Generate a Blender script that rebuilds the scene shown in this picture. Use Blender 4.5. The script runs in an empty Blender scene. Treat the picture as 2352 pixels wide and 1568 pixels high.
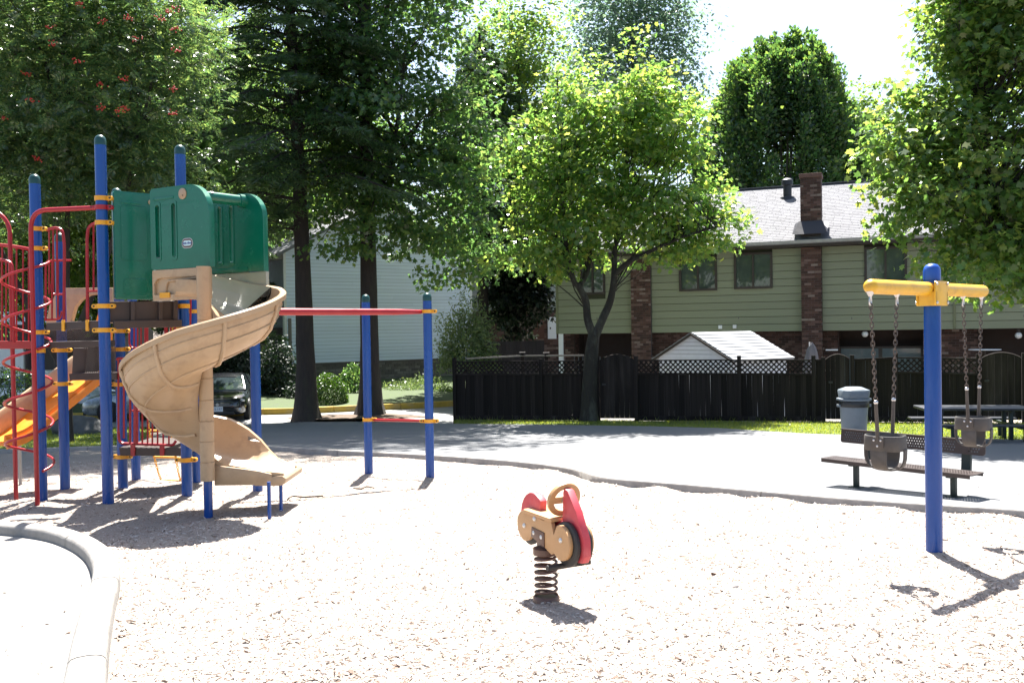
import bpy, bmesh, math, random
import numpy as np
from mathutils import Vector, Matrix, noise
from mathutils.geometry import tessellate_polygon

scene = bpy.context.scene
COL = scene.collection
PI = math.pi
R = math.radians

# ------------------------------------------------------------------ camera, sky, sun, exposure
CAM_H = 1.53
F = 2100.0                      # focal length in units of a 2352-wide frame
PITCH, ROLL = math.atan(32 / F), 0.0155
_f = Vector((0, math.cos(PITCH), -math.sin(PITCH)))
_u0 = Vector((0, math.sin(PITCH), math.cos(PITCH)))
_r0 = Vector((1, 0, 0))
_r = _r0 * math.cos(ROLL) - _u0 * math.sin(ROLL)
_u = _u0 * math.cos(ROLL) + _r0 * math.sin(ROLL)
EYE = Vector((0, 0, CAM_H))
cam_d = bpy.data.cameras.new("camera")
cam = bpy.data.objects.new("camera", cam_d)
COL.objects.link(cam)
cam_d.sensor_width = 36
cam_d.lens = 36 * F / 2352
cam_d.clip_start = 0.05
cam_d.clip_end = 2000
M = Matrix((_r, _u, -_f)).transposed().to_4x4()
M.translation = EYE
cam.matrix_world = M
scene.camera = cam

SUN_EL = R(63.5)
SUN_AZ = R(0.0)                 # the sun stands straight ahead of the camera
world = bpy.data.worlds.new("World")
scene.world = world
world.use_nodes = True
wn = world.node_tree
sky = wn.nodes.new("ShaderNodeTexSky")
sky.sky_type = 'NISHITA'
sky.sun_disc = False
sky.sun_elevation = SUN_EL
sky.sun_rotation = SUN_AZ
sky.air_density = 1.0
sky.dust_density = 2.0
sky.ozone_density = 1.0
bg = wn.nodes["Background"]
bg.inputs[1].default_value = 0.066
wn.links.new(sky.outputs[0], bg.inputs[0])

sun_d = bpy.data.lights.new("sun", 'SUN')
sun_d.energy = 5.0
sun_d.angle = R(0.5)
sun_d.color = (1.0, 0.965, 0.91)
sun = bpy.data.objects.new("sun", sun_d)
COL.objects.link(sun)
sdir = Vector((math.sin(SUN_AZ) * math.cos(SUN_EL), math.cos(SUN_AZ) * math.cos(SUN_EL), math.sin(SUN_EL)))
sun.rotation_euler = sdir.to_track_quat('Z', 'Y').to_euler()
sun.location = sdir * 60

vs = scene.view_settings
vs.view_transform = 'Standard'
vs.look = 'None'
vs.exposure = 2.1
vs.gamma = 1.0
vs.use_curve_mapping = False
scene.render.film_transparent = False
scene.cycles.max_bounces = 8
scene.cycles.transparent_max_bounces = 8

# ------------------------------------------------------------------ placing helpers
SLOPE, YFLAT = 0.047, 28.0


def zg(x, y):
    """height of the ground: a gentle fall away from the camera, level beyond"""
    return -SLOPE * min(y, YFLAT)


def ray(px, py):
    return _f * F + _r * (px - 1176) - _u * (py - 784)


def P(px, py, Y):
    d = ray(px, py)
    return EYE + d * (Y / d.y)


def G(px, py, dz=0.0):
    d = ray(px, py)
    Y = 20.0
    for _ in range(40):
        # z on ray at Y = CAM_H + d.z/d.y*Y ; want zg+dz
        k = d.z / d.y
        if Y < YFLAT:
            Yn = (CAM_H - dz) / (-SLOPE - k)
            if Yn <= 0 or Yn > YFLAT:
                Yn = YFLAT + 0.001
        else:
            Yn = (CAM_H - dz + SLOPE * YFLAT) / (-k)
            if Yn < YFLAT:
                Yn = YFLAT - 0.001
        Y = Yn
    p = EYE + d * (Y / d.y)
    return Vector((p.x, p.y, zg(p.x, p.y) + dz))


def proj(p):
    q = Vector(p) - EYE
    z = q.dot(_f)
    return 1176 + F * q.dot(_r) / z, 784 - F * q.dot(_u) / z


def zat(x, y, py):
    """height at which the upright line over (x, y) meets picture row py"""
    a = proj((x, y, 0))[1]
    b = proj((x, y, 1))[1]
    z = (py - a) / (b - a)
    for _ in range(4):
        c = proj((x, y, z))[1]
        e = proj((x, y, z + .01))[1]
        z += (py - c) / ((e - c) / .01)
    return z


# ------------------------------------------------------------------ materials
MATS = {}


def _nt(name):
    m = bpy.data.materials.new(name)
    m.use_nodes = True
    nt = m.node_tree
    b = nt.nodes["Principled BSDF"]
    return m, nt, b


def nd(nt, t, **kw):
    n = nt.nodes.new(t)
    for k, v in kw.items():
        setattr(n, k, v)
    return n


def mathn(nt, op, a, b=None):
    n = nd(nt, "ShaderNodeMath", operation=op)
    for i, v in enumerate((a, b)):
        if v is None:
            continue
        if isinstance(v, (int, float)):
            n.inputs[i].default_value = v
        else:
            nt.links.new(v, n.inputs[i])
    return n.outputs[0]


def mixc(nt, fac, a, b, blend='MIX'):
    n = nd(nt, "ShaderNodeMix", data_type='RGBA', blend_type=blend)
    for sock, v in ((n.inputs[0], fac), (n.inputs[6], a), (n.inputs[7], b)):
        if isinstance(v, (int, float)):
            sock.default_value = v
        elif isinstance(v, tuple):
            sock.default_value = (*v, 1) if len(v) == 3 else v
        else:
            nt.links.new(v, sock)
    return n.outputs[2]


def rnd(nt):
    """a number per piece: per mesh island and per object"""
    g = nd(nt, "ShaderNodeNewGeometry")
    o = nd(nt, "ShaderNodeObjectInfo")
    s = mathn(nt, 'ADD', g.outputs["Random Per Island"], o.outputs["Random"])
    return mathn(nt, 'FRACT', s)


def ramp(nt, fac, stops):
    n = nd(nt, "ShaderNodeValToRGB")
    cr = n.color_ramp
    while len(cr.elements) < len(stops):
        cr.elements.new(0.5)
    for e, (p, c) in zip(cr.elements, stops):
        e.position = p
        e.color = (*c, 1)
    nt.links.new(fac, n.inputs[0])
    return n.outputs[0]


def tex(nt, kind="Object"):
    return nd(nt, "ShaderNodeTexCoord").outputs[kind]


def noise_n(nt, vec, scale, detail=4, rough=.55, stretch=None):
    n = nd(nt, "ShaderNodeTexNoise")
    n.inputs["Scale"].default_value = scale
    n.inputs["Detail"].default_value = detail
    n.inputs["Roughness"].default_value = rough
    if stretch:
        mp = nd(nt, "ShaderNodeMapping")
        mp.inputs["Scale"].default_value = stretch
        nt.links.new(vec, mp.inputs[0])
        vec = mp.outputs[0]
    nt.links.new(vec, n.inputs["Vector"])
    return n.outputs[0]


def dim(c, k):
    return tuple(min(1, x * k) for x in c)


def mat(name, col, rough=.55, metal=0., var=.12, ns=6, bump=.0, bs=60, rand=0., col2=None, spec=.5,
        coat=0., stretch=None, dirt=None, dirt_s=3, dirt_amt=.5):
    if name in MATS:
        return MATS[name]
    m, nt, b = _nt(name)
    v = tex(nt)
    n = noise_n(nt, v, ns, 5, .6, stretch)
    c = ramp(nt, n, [(.3, dim(col, 1 - var)), (.7, dim(col2 or col, 1 + var))])
    if dirt:
        d = noise_n(nt, v, dirt_s, 6, .65, stretch)
        f = ramp(nt, d, [(.5, (0, 0, 0)), (.72, (dirt_amt,) * 3)])
        c = mixc(nt, f, c, dirt)
    if rand:
        r = rnd(nt)
        k = mathn(nt, 'MULTIPLY_ADD', r, 2 * rand)
        nt.nodes[-1].inputs[2].default_value = 1 - rand
        h = nd(nt, "ShaderNodeHueSaturation")
        nt.links.new(c, h.inputs["Color"])
        nt.links.new(k, h.inputs["Value"])
        c = h.outputs[0]
    nt.links.new(c, b.inputs["Base Color"])
    rr = ramp(nt, n, [(.3, (rough * .85,) * 3), (.7, (min(1, rough * 1.15),) * 3)])
    nt.links.new(rr, b.inputs["Roughness"])
    b.inputs["Metallic"].default_value = metal
    b.inputs["Specular IOR Level"].default_value = spec
    b.inputs["Coat Weight"].default_value = coat
    b.inputs["Coat Roughness"].default_value = .15
    if bump:
        bn = noise_n(nt, v, bs, 5, .6, stretch)
        bb = nd(nt, "ShaderNodeBump")
        bb.inputs["Strength"].default_value = bump
        bb.inputs["Distance"].default_value = .02
        nt.links.new(bn, bb.inputs["Height"])
        nt.links.new(bb.outputs[0], b.inputs["Normal"])
    MATS[name] = m
    return m


def leaf_mat(name, c0, c1, c2, trans=.5, tc=None, gloss=.35):
    """thin leaf: reflects a little, lets sun through; colour differs from leaf to leaf"""
    m, nt, b = _nt(name)
    r = rnd(nt)
    c = ramp(nt, r, [(0, c0), (.55, c1), (1, c2)])
    big = noise_n(nt, tex(nt), .9, 2)
    c = mixc(nt, mathn(nt, 'MULTIPLY', big, .5), c, c0)
    nt.links.new(c, b.inputs["Base Color"])
    b.inputs["Roughness"].default_value = gloss
    b.inputs["Specular IOR Level"].default_value = .75
    t = nd(nt, "ShaderNodeBsdfTranslucent")
    h = mixc(nt, 1.0, c, tc or (2.6, 2.4, .9), 'MULTIPLY')
    nt.links.new(h, t.inputs[0])
    mx = nd(nt, "ShaderNodeMixShader")
    mx.inputs[0].default_value = trans
    nt.links.new(b.outputs[0], mx.inputs[1])
    nt.links.new(t.outputs[0], mx.inputs[2])
    nt.links.new(mx.outputs[0], nt.nodes["Material Output"].inputs[0])
    return m


# ------------------------------------------------------------------ objects
def origin(o):
    v = Vector((0, 0, 0))
    while o is not None:
        v += o.location
        o = o.parent
    return v


def tag(o, label=None, cat=None, group=None, kind=None):
    if label:
        o['label'] = label
    if cat:
        o['category'] = cat
    if group:
        o['group'] = group
    if kind:
        o['kind'] = kind
    return o


def thing(name, label, cat, loc=(0, 0, 0), group=None):
    o = bpy.data.objects.new(name, None)
    o.empty_display_size = .2
    COL.objects.link(o)
    o.location = loc
    return tag(o, label, cat, group)


def copy_tree(o, parent=None):
    c = o.copy()
    COL.objects.link(c)
    c.parent = parent
    for ch in list(o.children):
        copy_tree(ch, c)
    return c


def finish(me, mat_, smooth, angle=40):
    if mat_:
        me.materials.append(mat_)
    if smooth:
        me.shade_smooth()
        me.set_sharp_from_angle(angle=R(angle))


class MB:
    def __init__(s):
        s.v, s.f = [], []

    def add(s, vs, fs):
        k = len(s.v)
        s.v += [Vector(q) for q in vs]
        s.f += [tuple(i + k for i in f) for f in fs]
        return s

    def box(s, c, size, rz=0., rot=None):
        m = rot or Matrix.Rotation(rz, 3, 'Z')
        c = Vector(c)
        h = Vector(size) / 2
        vs = [c + m @ Vector((x * h.x, y * h.y, z * h.z)) for x in (-1, 1) for y in (-1, 1) for z in (-1, 1)]
        return s.add(vs, [(0, 1, 3, 2), (4, 6, 7, 5), (0, 4, 5, 1), (2, 3, 7, 6), (0, 2, 6, 4), (1, 5, 7, 3)])

    def beam(s, a, b, w, h, up=(0, 0, 1)):
        a, b = Vector(a), Vector(b)
        d = (b - a)
        L = d.length
        d.normalize()
        sd = d.cross(Vector(up))
        if sd.length < 1e-4:
            sd = d.cross(Vector((1, 0, 0)))
        sd.normalize()
        u = sd.cross(d)
        return s.box((a + b) / 2, (L, w, h), rot=Matrix((d, sd, u)).transposed())

    def tube(s, path, r, n=8, caps=True, closed=False):
        path = [Vector(p) for p in path]
        N = len(path)
        rs = r if isinstance(r, (list, tuple)) else [r] * N
        t0 = None
        vs, fs = [], []
        nrm = None
        for i, p in enumerate(path):
            if closed:
                t = path[(i + 1) % N] - path[i - 1]
            else:
                t = path[min(i + 1, N - 1)] - path[max(i - 1, 0)]
            t.normalize()
            if nrm is None:
                a = Vector((0, 0, 1)) if abs(t.z) < .9 else Vector((1, 0, 0))
                nrm = t.cross(a).normalized()
            else:
                nrm = nrm - t * nrm.dot(t)
                if nrm.length < 1e-5:
                    nrm = t.orthogonal()
                nrm.normalize()
            bn = t.cross(nrm)
            for k in range(n):
                a = 2 * PI * k / n
                vs.append(p + (nrm * math.cos(a) + bn * math.sin(a)) * rs[i])
        m = N if closed else N - 1
        for i in range(m):
            j = (i + 1) % N
            for k in range(n):
                l = (k + 1) % n
                fs.append((i * n + k, i * n + l, j * n + l, j * n + k))
        if caps and not closed:
            fs.append(tuple(reversed(range(n))))
            fs.append(tuple((N - 1) * n + k for k in range(n)))
        return s.add(vs, fs)

    def lathe(s, prof, c=(0, 0, 0), n=24, axis=None, cap=True):
        c = Vector(c)
        if axis is None:
            m = Matrix.Identity(3)
        else:
            m = Vector(axis).normalized().to_track_quat('Z', 'Y').to_matrix()
        vs, fs = [], []
        for r, z in prof:
            for k in range(n):
                a = 2 * PI * k / n
                vs.append(c + m @ Vector((r * math.cos(a), r * math.sin(a), z)))
        for i in range(len(prof) - 1):
            for k in range(n):
                l = (k + 1) % n
                fs.append((i * n + k, i * n + l, (i + 1) * n + l, (i + 1) * n + k))
        if cap:
            if prof[0][0] > 1e-6:
                fs.append(tuple(reversed(range(n))))
            if prof[-1][0] > 1e-6:
                fs.append(tuple((len(prof) - 1) * n + k for k in range(n)))
        return s.add(vs, fs)

    def loft(s, rings, caps=True):
        n = len(rings[0])
        vs = [q for ring in rings for q in ring]
        fs = []
        for i in range(len(rings) - 1):
            for k in range(n):
                l = (k + 1) % n
                fs.append((i * n + k, i * n + l, (i + 1) * n + l, (i + 1) * n + k))
        if caps:
            fs.append(tuple(reversed(range(n))))
            fs.append(tuple((len(rings) - 1) * n + k for k in range(n)))
        return s.add(vs, fs)

    def prism(s, poly, o, ux, uy, th, holes=()):
        """flat shape poly [(a,b)..] in the plane o + a*ux + b*uy, thickness th along ux x uy, centred"""
        o, ux, uy = Vector(o), Vector(ux).normalized(), Vector(uy).normalized()
        n = ux.cross(uy).normalized()
        loops = [list(poly)] + [list(h) for h in holes]
        flat = [q for lp in loops for q in lp]
        tris = tessellate_polygon([[Vector((a, b, 0)) for a, b in lp] for lp in loops])
        K = len(flat)
        vs = [o + ux * a + uy * b + n * (th / 2) for a, b in flat] + [o + ux * a + uy * b - n * (th / 2) for a, b in flat]
        fs = []
        for t in tris:
            a, b, c = (flat[i] for i in t)
            cr = (b[0] - a[0]) * (c[1] - a[1]) - (b[1] - a[1]) * (c[0] - a[0])
            t = tuple(t) if cr > 0 else tuple(reversed(t))
            fs.append(t)
            fs.append(tuple(i + K for i in reversed(t)))
        st = 0
        for lp in loops:
            L = len(lp)
            for i in range(L):
                j = (i + 1) % L
                fs.append((st + i, st + j, K + st + j, K + st + i))
            st += L
        return s.add(vs, fs)

    def sphere(s, c, r, n=12, m=8, sc=(1, 1, 1)):
        c = Vector(c)
        prof = [(max(1e-7, r * math.sin(PI * i / m)), -r * math.cos(PI * i / m)) for i in range(m + 1)]
        k0 = len(s.v)
        s.lathe(prof, (0, 0, 0), n, cap=False)
        for i in range(k0, len(s.v)):
            q = s.v[i]
            s.v[i] = c + Vector((q.x * sc[0], q.y * sc[1], q.z * sc[2]))
        return s

    def build(s, name, mat_, parent=None, smooth=True, bevel=0., seg=2, angle=40, merge=False):
        o0 = origin(parent) if parent else Vector((0, 0, 0))
        me = bpy.data.meshes.new(name)
        me.from_pydata([q - o0 for q in s.v], [], s.f)
        bm = bmesh.new()
        bm.from_mesh(me)
        if merge:
            bmesh.ops.remove_doubles(bm, verts=bm.verts, dist=1e-4)
        bmesh.ops.recalc_face_normals(bm, faces=bm.faces)
        if bevel:
            eds = [e for e in bm.edges if len(e.link_faces) == 2 and e.calc_face_angle(0) > R(35)]
            bmesh.ops.bevel(bm, geom=eds, offset=bevel, segments=seg, profile=.6, affect='EDGES', clamp_overlap=True)
        bm.to_mesh(me)
        bm.free()
        finish(me, mat_, smooth, angle)
        o = bpy.data.objects.new(name, me)
        COL.objects.link(o)
        if parent:
            o.parent = parent
        return o


def piece(name, me, parent, loc, rot=None, scale=(1, 1, 1)):
    """one object of a repeated piece, sharing the mesh me (a unit shape)"""
    o = bpy.data.objects.new(name, me)
    COL.objects.link(o)
    o.parent = parent
    o.location = Vector(loc) - origin(parent)
    if rot is not None:
        o.rotation_euler = rot
    o.scale = scale
    return o


def unit_box(name, m, bev=.04, taper=None):
    bm = bmesh.new()
    bmesh.ops.create_cube(bm, size=1)
    me = bpy.data.meshes.new(name)
    bm.to_mesh(me)
    bm.free()
    me.materials.append(m)
    return me


def mesh_np(name, V, Fc, m, parent=None, smooth=False):
    """V (n,3) array, Fc (k,j) array of faces with j corners"""
    V = np.asarray(V, dtype=np.float32)
    if parent:
        V = V - np.array(origin(parent), dtype=np.float32)
    me = bpy.data.meshes.new(name)
    nf, j = Fc.shape
    me.vertices.add(len(V))
    me.vertices.foreach_set("co", V.ravel())
    me.loops.add(nf * j)
    me.loops.foreach_set("vertex_index", Fc.astype(np.int32).ravel())
    me.polygons.add(nf)
    me.polygons.foreach_set("loop_start", np.arange(0, nf * j, j, dtype=np.int32))
    me.update(calc_edges=True)
    me.materials.append(m)
    if smooth:
        me.shade_smooth()
    o = bpy.data.objects.new(name, me)
    COL.objects.link(o)
    if parent:
        o.parent = parent
    return o


def smooth_path(pts, k=6):
    """Catmull-Rom through pts"""
    pts = [Vector(p) for p in pts]
    out = []
    for i in range(len(pts) - 1):
        p0, p1, p2, p3 = pts[max(i - 1, 0)], pts[i], pts[i + 1], pts[min(i + 2, len(pts) - 1)]
        for t in range(k):
            t = t / k
            out.append(.5 * ((2 * p1) + (p2 - p0) * t + (2 * p0 - 5 * p1 + 4 * p2 - p3) * t * t + (3 * p1 - p0 - 3 * p2 + p3) * t ** 3))
    out.append(pts[-1])
    return out


def fillet(pts, r, k=5):
    """polyline with rounded corners"""
    pts = [Vector(p) for p in pts]
    out = [pts[0]]
    for a, b, c in zip(pts, pts[1:], pts[2:]):
        d1, d2 = (a - b), (c - b)
        l = min(r, d1.length * .49, d2.length * .49)
        p, q = b + d1.normalized() * l, b + d2.normalized() * l
        for i in range(k + 1):
            t = i / k
            out.append(p.lerp(b, t).lerp(b.lerp(q, t), t))
    out.append(pts[-1])
    return out


def rrect(x0, y0, x1, y1, r, k=5, corners=(1, 1, 1, 1)):
    """rounded rectangle outline, counter-clockwise; corners bl, br, tr, tl scale r"""
    out = []
    for (cx, cy, a0, s) in ((x0, y0, PI, corners[0]), (x1, y0, 1.5 * PI, corners[1]), (x1, y1, 0, corners[2]), (x0, y1, .5 * PI, corners[3])):
        q = max(r * s, 1e-4)
        ccx = cx + q if cx == x0 else cx - q
        ccy = cy + q if cy == y0 else cy - q
        for i in range(k + 1):
            a = a0 + .5 * PI * i / k
            out.append((ccx + q * math.cos(a), ccy + q * math.sin(a)))
    return out


def text_mesh(name, body, size, m, parent, mw, extrude=.001, offset=0.):
    """flat lettering as a mesh part"""
    cu = bpy.data.curves.new(name, 'FONT')
    cu.body, cu.size, cu.align_x, cu.align_y, cu.extrude, cu.offset = body, size, 'CENTER', 'CENTER', extrude, offset
    tmp = bpy.data.objects.new(name + "_curve", cu)
    COL.objects.link(tmp)
    me = bpy.data.meshes.new_from_object(tmp.evaluated_get(bpy.context.evaluated_depsgraph_get()))
    bpy.data.objects.remove(tmp)
    me.materials.clear()
    me.materials.append(m)
    o = bpy.data.objects.new(name, me)
    COL.objects.link(o)
    o.parent = parent
    o.matrix_local = mw
    return o
# ------------------------------------------------------------------ colours of real surfaces
BLUE = mat("blue_paint", (.003, .056, .26), .26, var=.08, ns=3, spec=.45, dirt=(.02, .09, .30), dirt_s=7, dirt_amt=.45, stretch=(1, 1, .25))
CAPG = mat("dark_green_plastic", (.005, .05, .045), .35)
RED = mat("red_paint", (.33, .008, .014), .33, var=.1, dirt=(.25, .04, .04), dirt_amt=.3)
YEL = mat("yellow_paint", (.72, .33, .015), .42, var=.08, dirt=(.45, .2, .04), dirt_s=9, dirt_amt=.4)
BEAMY = mat("yellow_beam_paint", (.70, .40, .03), .4, var=.08, dirt=(.4, .2, .04), dirt_s=7, dirt_amt=.5)
TAN = mat("tan_plastic", (.42, .287, .17), .36, var=.1, ns=3, dirt=(.20, .12, .07), dirt_s=6, dirt_amt=.5)
GREEN = mat("green_plastic", (.001, .115, .068), .26, var=.10, ns=2, dirt=(.02, .13, .09), dirt_s=8, dirt_amt=.3)
ORANGE = mat("orange_plastic", (.74, .215, .010), .4, var=.1, dirt=(.5, .22, .05), dirt_s=5)
DECK = mat("brown_coated_steel", (.05, .032, .026), .5, var=.15)
BLACKR = mat("black_rubber", (.022, .021, .021), .6, var=.2, ns=12)
STEEL = mat("galvanised_steel", (.55, .55, .56), .35, metal=.9, var=.1, ns=20)
CHAINM = mat("rusty_chain", (.11, .09, .08), .45, metal=.6, var=.3, ns=30)
GREYP = mat("grey_plastic_bin", (.13, .155, .18), .5, var=.1)
CONC = mat("concrete", (.225, .212, .195), .85, var=.18, ns=9, bump=.35, bs=90, dirt=(.09, .08, .07), dirt_s=4, dirt_amt=.6)
CONCD = mat("grey_concrete_kerb", (.30, .28, .255), .85, var=.16, ns=7, bump=.35, bs=90, dirt=(.15, .14, .13), dirt_s=3, dirt_amt=.5)
GLASSM = mat("window_glass", (.03, .04, .04), .06, var=.05, spec=.9)

# ------------------------------------------------------------------ ground, paths, kerbs


def ground_sheet(name, m, x0, x1, y0, y1, nx, ny, dz, f=None):
    xs, ys = np.linspace(x0, x1, nx), np.linspace(y0, y1, ny)
    X, Y = np.meshgrid(xs, ys)
    Z = -SLOPE * np.minimum(Y, YFLAT) + dz
    if f is not None:
        Z = Z + f(X, Y)
    V = np.stack([X, Y, Z], -1).reshape(-1, 3)
    i = np.arange(nx * ny).reshape(ny, nx)
    Fc = np.stack([i[:-1, :-1], i[:-1, 1:], i[1:, 1:], i[1:, :-1]], -1).reshape(-1, 4)
    o = mesh_np(name, V, Fc, m, smooth=True)
    tag(o, kind='structure')
    return o


def poly_sheet(name, m, pts, dz, kind='structure', thick=0.):
    """plan polygon laid on the ground"""
    mb = MB()
    tris = tessellate_polygon([[Vector((x, y, 0)) for x, y in pts]])
    # cut finer where the ground bends: split by bisecting at YFLAT
    bm = bmesh.new()
    vs = [bm.verts.new((x, y, 0)) for x, y in pts]
    for t in tris:
        try:
            bm.faces.new([vs[i] for i in t])
        except ValueError:
            pass
    bmesh.ops.bisect_plane(bm, geom=bm.verts[:] + bm.edges[:] + bm.faces[:], plane_co=(0, YFLAT, 0), plane_no=(0, 1, 0))
    for v in bm.verts:
        v.co.z = zg(v.co.x, v.co.y) + dz
    bmesh.ops.recalc_face_normals(bm, faces=bm.faces)
    for f in bm.faces:
        if f.normal.z < 0:
            f.normal_flip()
    me = bpy.data.meshes.new(name)
    bm.to_mesh(me)
    bm.free()
    me.materials.append(m)
    o = bpy.data.objects.new(name, me)
    COL.objects.link(o)
    return tag(o, kind=kind)


def gxy(px, py, dz=0.):
    p = G(px, py, dz)
    return (p.x, p.y)


def hills(X, Y):
    return np.where(Y > 75, (Y - 75) * .02, 0)


SOIL = mat("soil_and_litter", (.075, .055, .04), .95, var=.35, ns=14, bump=.6, bs=40)
ground_sheet("ground", SOIL, -160, 160, -6, 260, 60, 134, -.10, hills)

# wood chips
mch, nt, b = _nt("wood_chips")
v = tex(nt)
n1 = noise_n(nt, v, 1.6, 4)
n2 = noise_n(nt, v, 55, 6, .7, (1, 1.0, 1))
vo = nd(nt, "ShaderNodeTexVoronoi")
vo.inputs["Scale"].default_value = 75
mp = nd(nt, "ShaderNodeMapping")
mp.inputs["Scale"].default_value = (1.0, 1.7, 1)
nt.links.new(v, mp.inputs[0])
nt.links.new(mp.outputs[0], vo.inputs["Vector"])
c = ramp(nt, n2, [(.28, (.17, .125, .10)), (.45, (.33, .275, .23)), (.7, (.46, .405, .35))])
c = mixc(nt, .45, c, ramp(nt, vo.outputs["Color"], [(.05, (.16, .115, .09)), (.4, (.37, .31, .26)), (1, (.48, .42, .37))]))
c = mixc(nt, mathn(nt, 'MULTIPLY', n1, .3), c, (.40, .33, .27))
nt.links.new(c, b.inputs["Base Color"])
b.inputs["Roughness"].default_value = .9
bb = nd(nt, "ShaderNodeBump")
bb.inputs["Strength"].default_value = .8
bb.inputs["Distance"].default_value = .02
nt.links.new(mathn(nt, 'ADD', n2, vo.outputs["Distance"]), bb.inputs["Height"])
nt.links.new(bb.outputs[0], b.inputs["Normal"])

# front kerb line (drawn on the ground through points read from the photograph)
FK_PX = [(-420, 1185), (-200, 1195), (0, 1205), (110, 1216), (175, 1234), (222, 1262), (243, 1300), (240, 1335), (225, 1385),
         (212, 1440), (202, 1500), (193, 1568), (184, 1660), (172, 1800)]
FK = smooth_path([Vector((*gxy(a, b_, .10), 0)) for a, b_ in FK_PX], 10)
# the far kerb between chips and path
BK_PX = [(-420, 1042), (0, 1034), (250, 1026), (450, 1024), (600, 1026), (800, 1037), (1000, 1047), (1200, 1062), (1320, 1078), (1400, 1099),
         (1600, 1116), (1900, 1143), (2100, 1158), (2352, 1174), (2700, 1200), (3200, 1240)]
BK = smooth_path([Vector((*gxy(a, b_, .07), 0)) for a, b_ in BK_PX], 8)

pave_poly = [(p.x, p.y) for p in FK] + [(-9, 1.0), (-14, 1.0), (-14, FK[0].y)]


def in_poly(X, Y, poly):
    ins = np.zeros(X.shape, bool)
    n = len(poly)
    for i in range(n):
        x1, y1 = poly[i]
        x2, y2 = poly[(i + 1) % n]
        c1 = (y1 > Y) != (y2 > Y)
        with np.errstate(divide='ignore', invalid='ignore'):
            xx = (x2 - x1) * (Y - y1) / (y2 - y1 + 1e-12) + x1
        ins ^= c1 & (X < xx)
    return ins


MOUNDS = []


def fbm(X, Y, s, seed=0):
    rs = np.random.RandomState(seed)
    Z = 0
    for k in range(7):
        a = rs.rand() * 6.28
        ph = rs.rand() * 6.28
        fr = s * (1 + .7 * k)
        Z = Z + np.sin((X * math.cos(a) + Y * math.sin(a)) * fr + ph) / (1 + .7 * k)
    return Z / 3


def chip_h(X, Y):
    Z = .030 * fbm(X, Y, 1.6, 1) + .016 * fbm(X, Y, 7, 2) + .008 * fbm(X, Y, 29, 3)
    for (mx, my, mr, mh) in MOUNDS:
        Z = Z + mh * np.exp(-((X - mx) ** 2 + (Y - my) ** 2) / mr ** 2)
    return Z


# posts of the play structure: base pixel, top row (also used for the small heaps at their feet)
POSTS = [(97, 1157, 400), (249, 1168, 310), (430, 1150, 333), (150, 1130, 535), (283, 1130, 432), (313, 1110, 600), (452, 1117, 560), (592, 1132, 500)]
for a, b_, _ in POSTS:
    x, y = gxy(a, b_)
    MOUNDS.append((x, y, .3, .05))
x, y = gxy(395, 1165)
MOUNDS.append((x, y, .45, .05))
x, y = gxy(545, 1165)
MOUNDS.append((x, y, .5, .035))
x, y = gxy(1255, 1385)
MOUNDS.append((x, y, .28, .02))
# worn hollows under the swings, at the slide's foot and round the spring rider; chips banked along the far kerb
for (px_, py_, r_, h_) in ((2033, 1330, .5, -.05), (2240, 1230, .5, -.04), (730, 1125, .5, -.045), (1380, 1330, .5, -.03), (1120, 1400, .55, -.03), (2146, 1268, .22, .03)):
    x, y = gxy(px_, py_)
    MOUNDS.append((x, y, r_, h_))
for px_ in range(1000, 2400, 130):
    x, y = gxy(px_, np.interp(px_, [p_[0] for p_ in BK_PX], [p_[1] for p_ in BK_PX]) + 12 + (px_ % 7) * 2)
    MOUNDS.append((x, y, .22 + .03 * (px_ % 5), .03 + .006 * (px_ % 3)))


def chip_sheet_h(X, Y):
    Z = chip_h(X, Y)
    return np.where(in_poly(X, Y, pave_poly), -.06, Z)


bed = ground_sheet("wood_chip_bed", mch, -13, 14, 1.2, 24.5, 340, 300, 0.0, chip_sheet_h)

# the chips themselves
rs = np.random.RandomState(4)
N = 175000
Yc = 3.6 + (rs.rand(N) ** 1.5) * 13
Xc = (rs.rand(N) * 2 - 1) * (Yc * .64 + .5)
yk = np.interp(Xc, [p.x for p in BK], [p.y for p in BK])
keep = ~in_poly(Xc, Yc, pave_poly) & (Yc < yk - .05)
fx, fy = np.array([p.x for p in FK]), np.array([p.y for p in FK])
d2 = np.min((Xc[:, None] - fx[None, ::2]) ** 2 + (Yc[:, None] - fy[None, ::2]) ** 2, axis=1)
keep &= d2 > .11 ** 2
dens = .55 + .45 * fbm(Xc, Yc, 1.9, 7)
keep &= rs.rand(N) < np.clip(dens * 1.3 + .1, .12, 1)
Xc, Yc = Xc[keep], Yc[keep]
N = len(Xc)
Zc = -SLOPE * Yc + chip_h(Xc, Yc) + .004 + rs.rand(N) * .006
ang = rs.rand(N) * 2 * PI
L = .006 + .016 * rs.rand(N) ** 1.8
L = L * np.where(rs.rand(N) < .03, 1.7, 1)
W = L * (.16 + .22 * rs.rand(N))
tilt = rs.randn(N) * .28
roll_ = rs.randn(N) * .5
ux = np.stack([np.cos(ang) * np.cos(tilt), np.sin(ang) * np.cos(tilt), np.sin(tilt)], -1)
sx = np.stack([-np.sin(ang) * np.cos(roll_), np.cos(ang) * np.cos(roll_), np.sin(roll_)], -1)
nn = np.cross(ux, sx)
C = np.stack([Xc, Yc, Zc], -1)
bend = (rs.rand(N) * .5)[:, None]
Lc, Wc = L[:, None], W[:, None]
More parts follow.
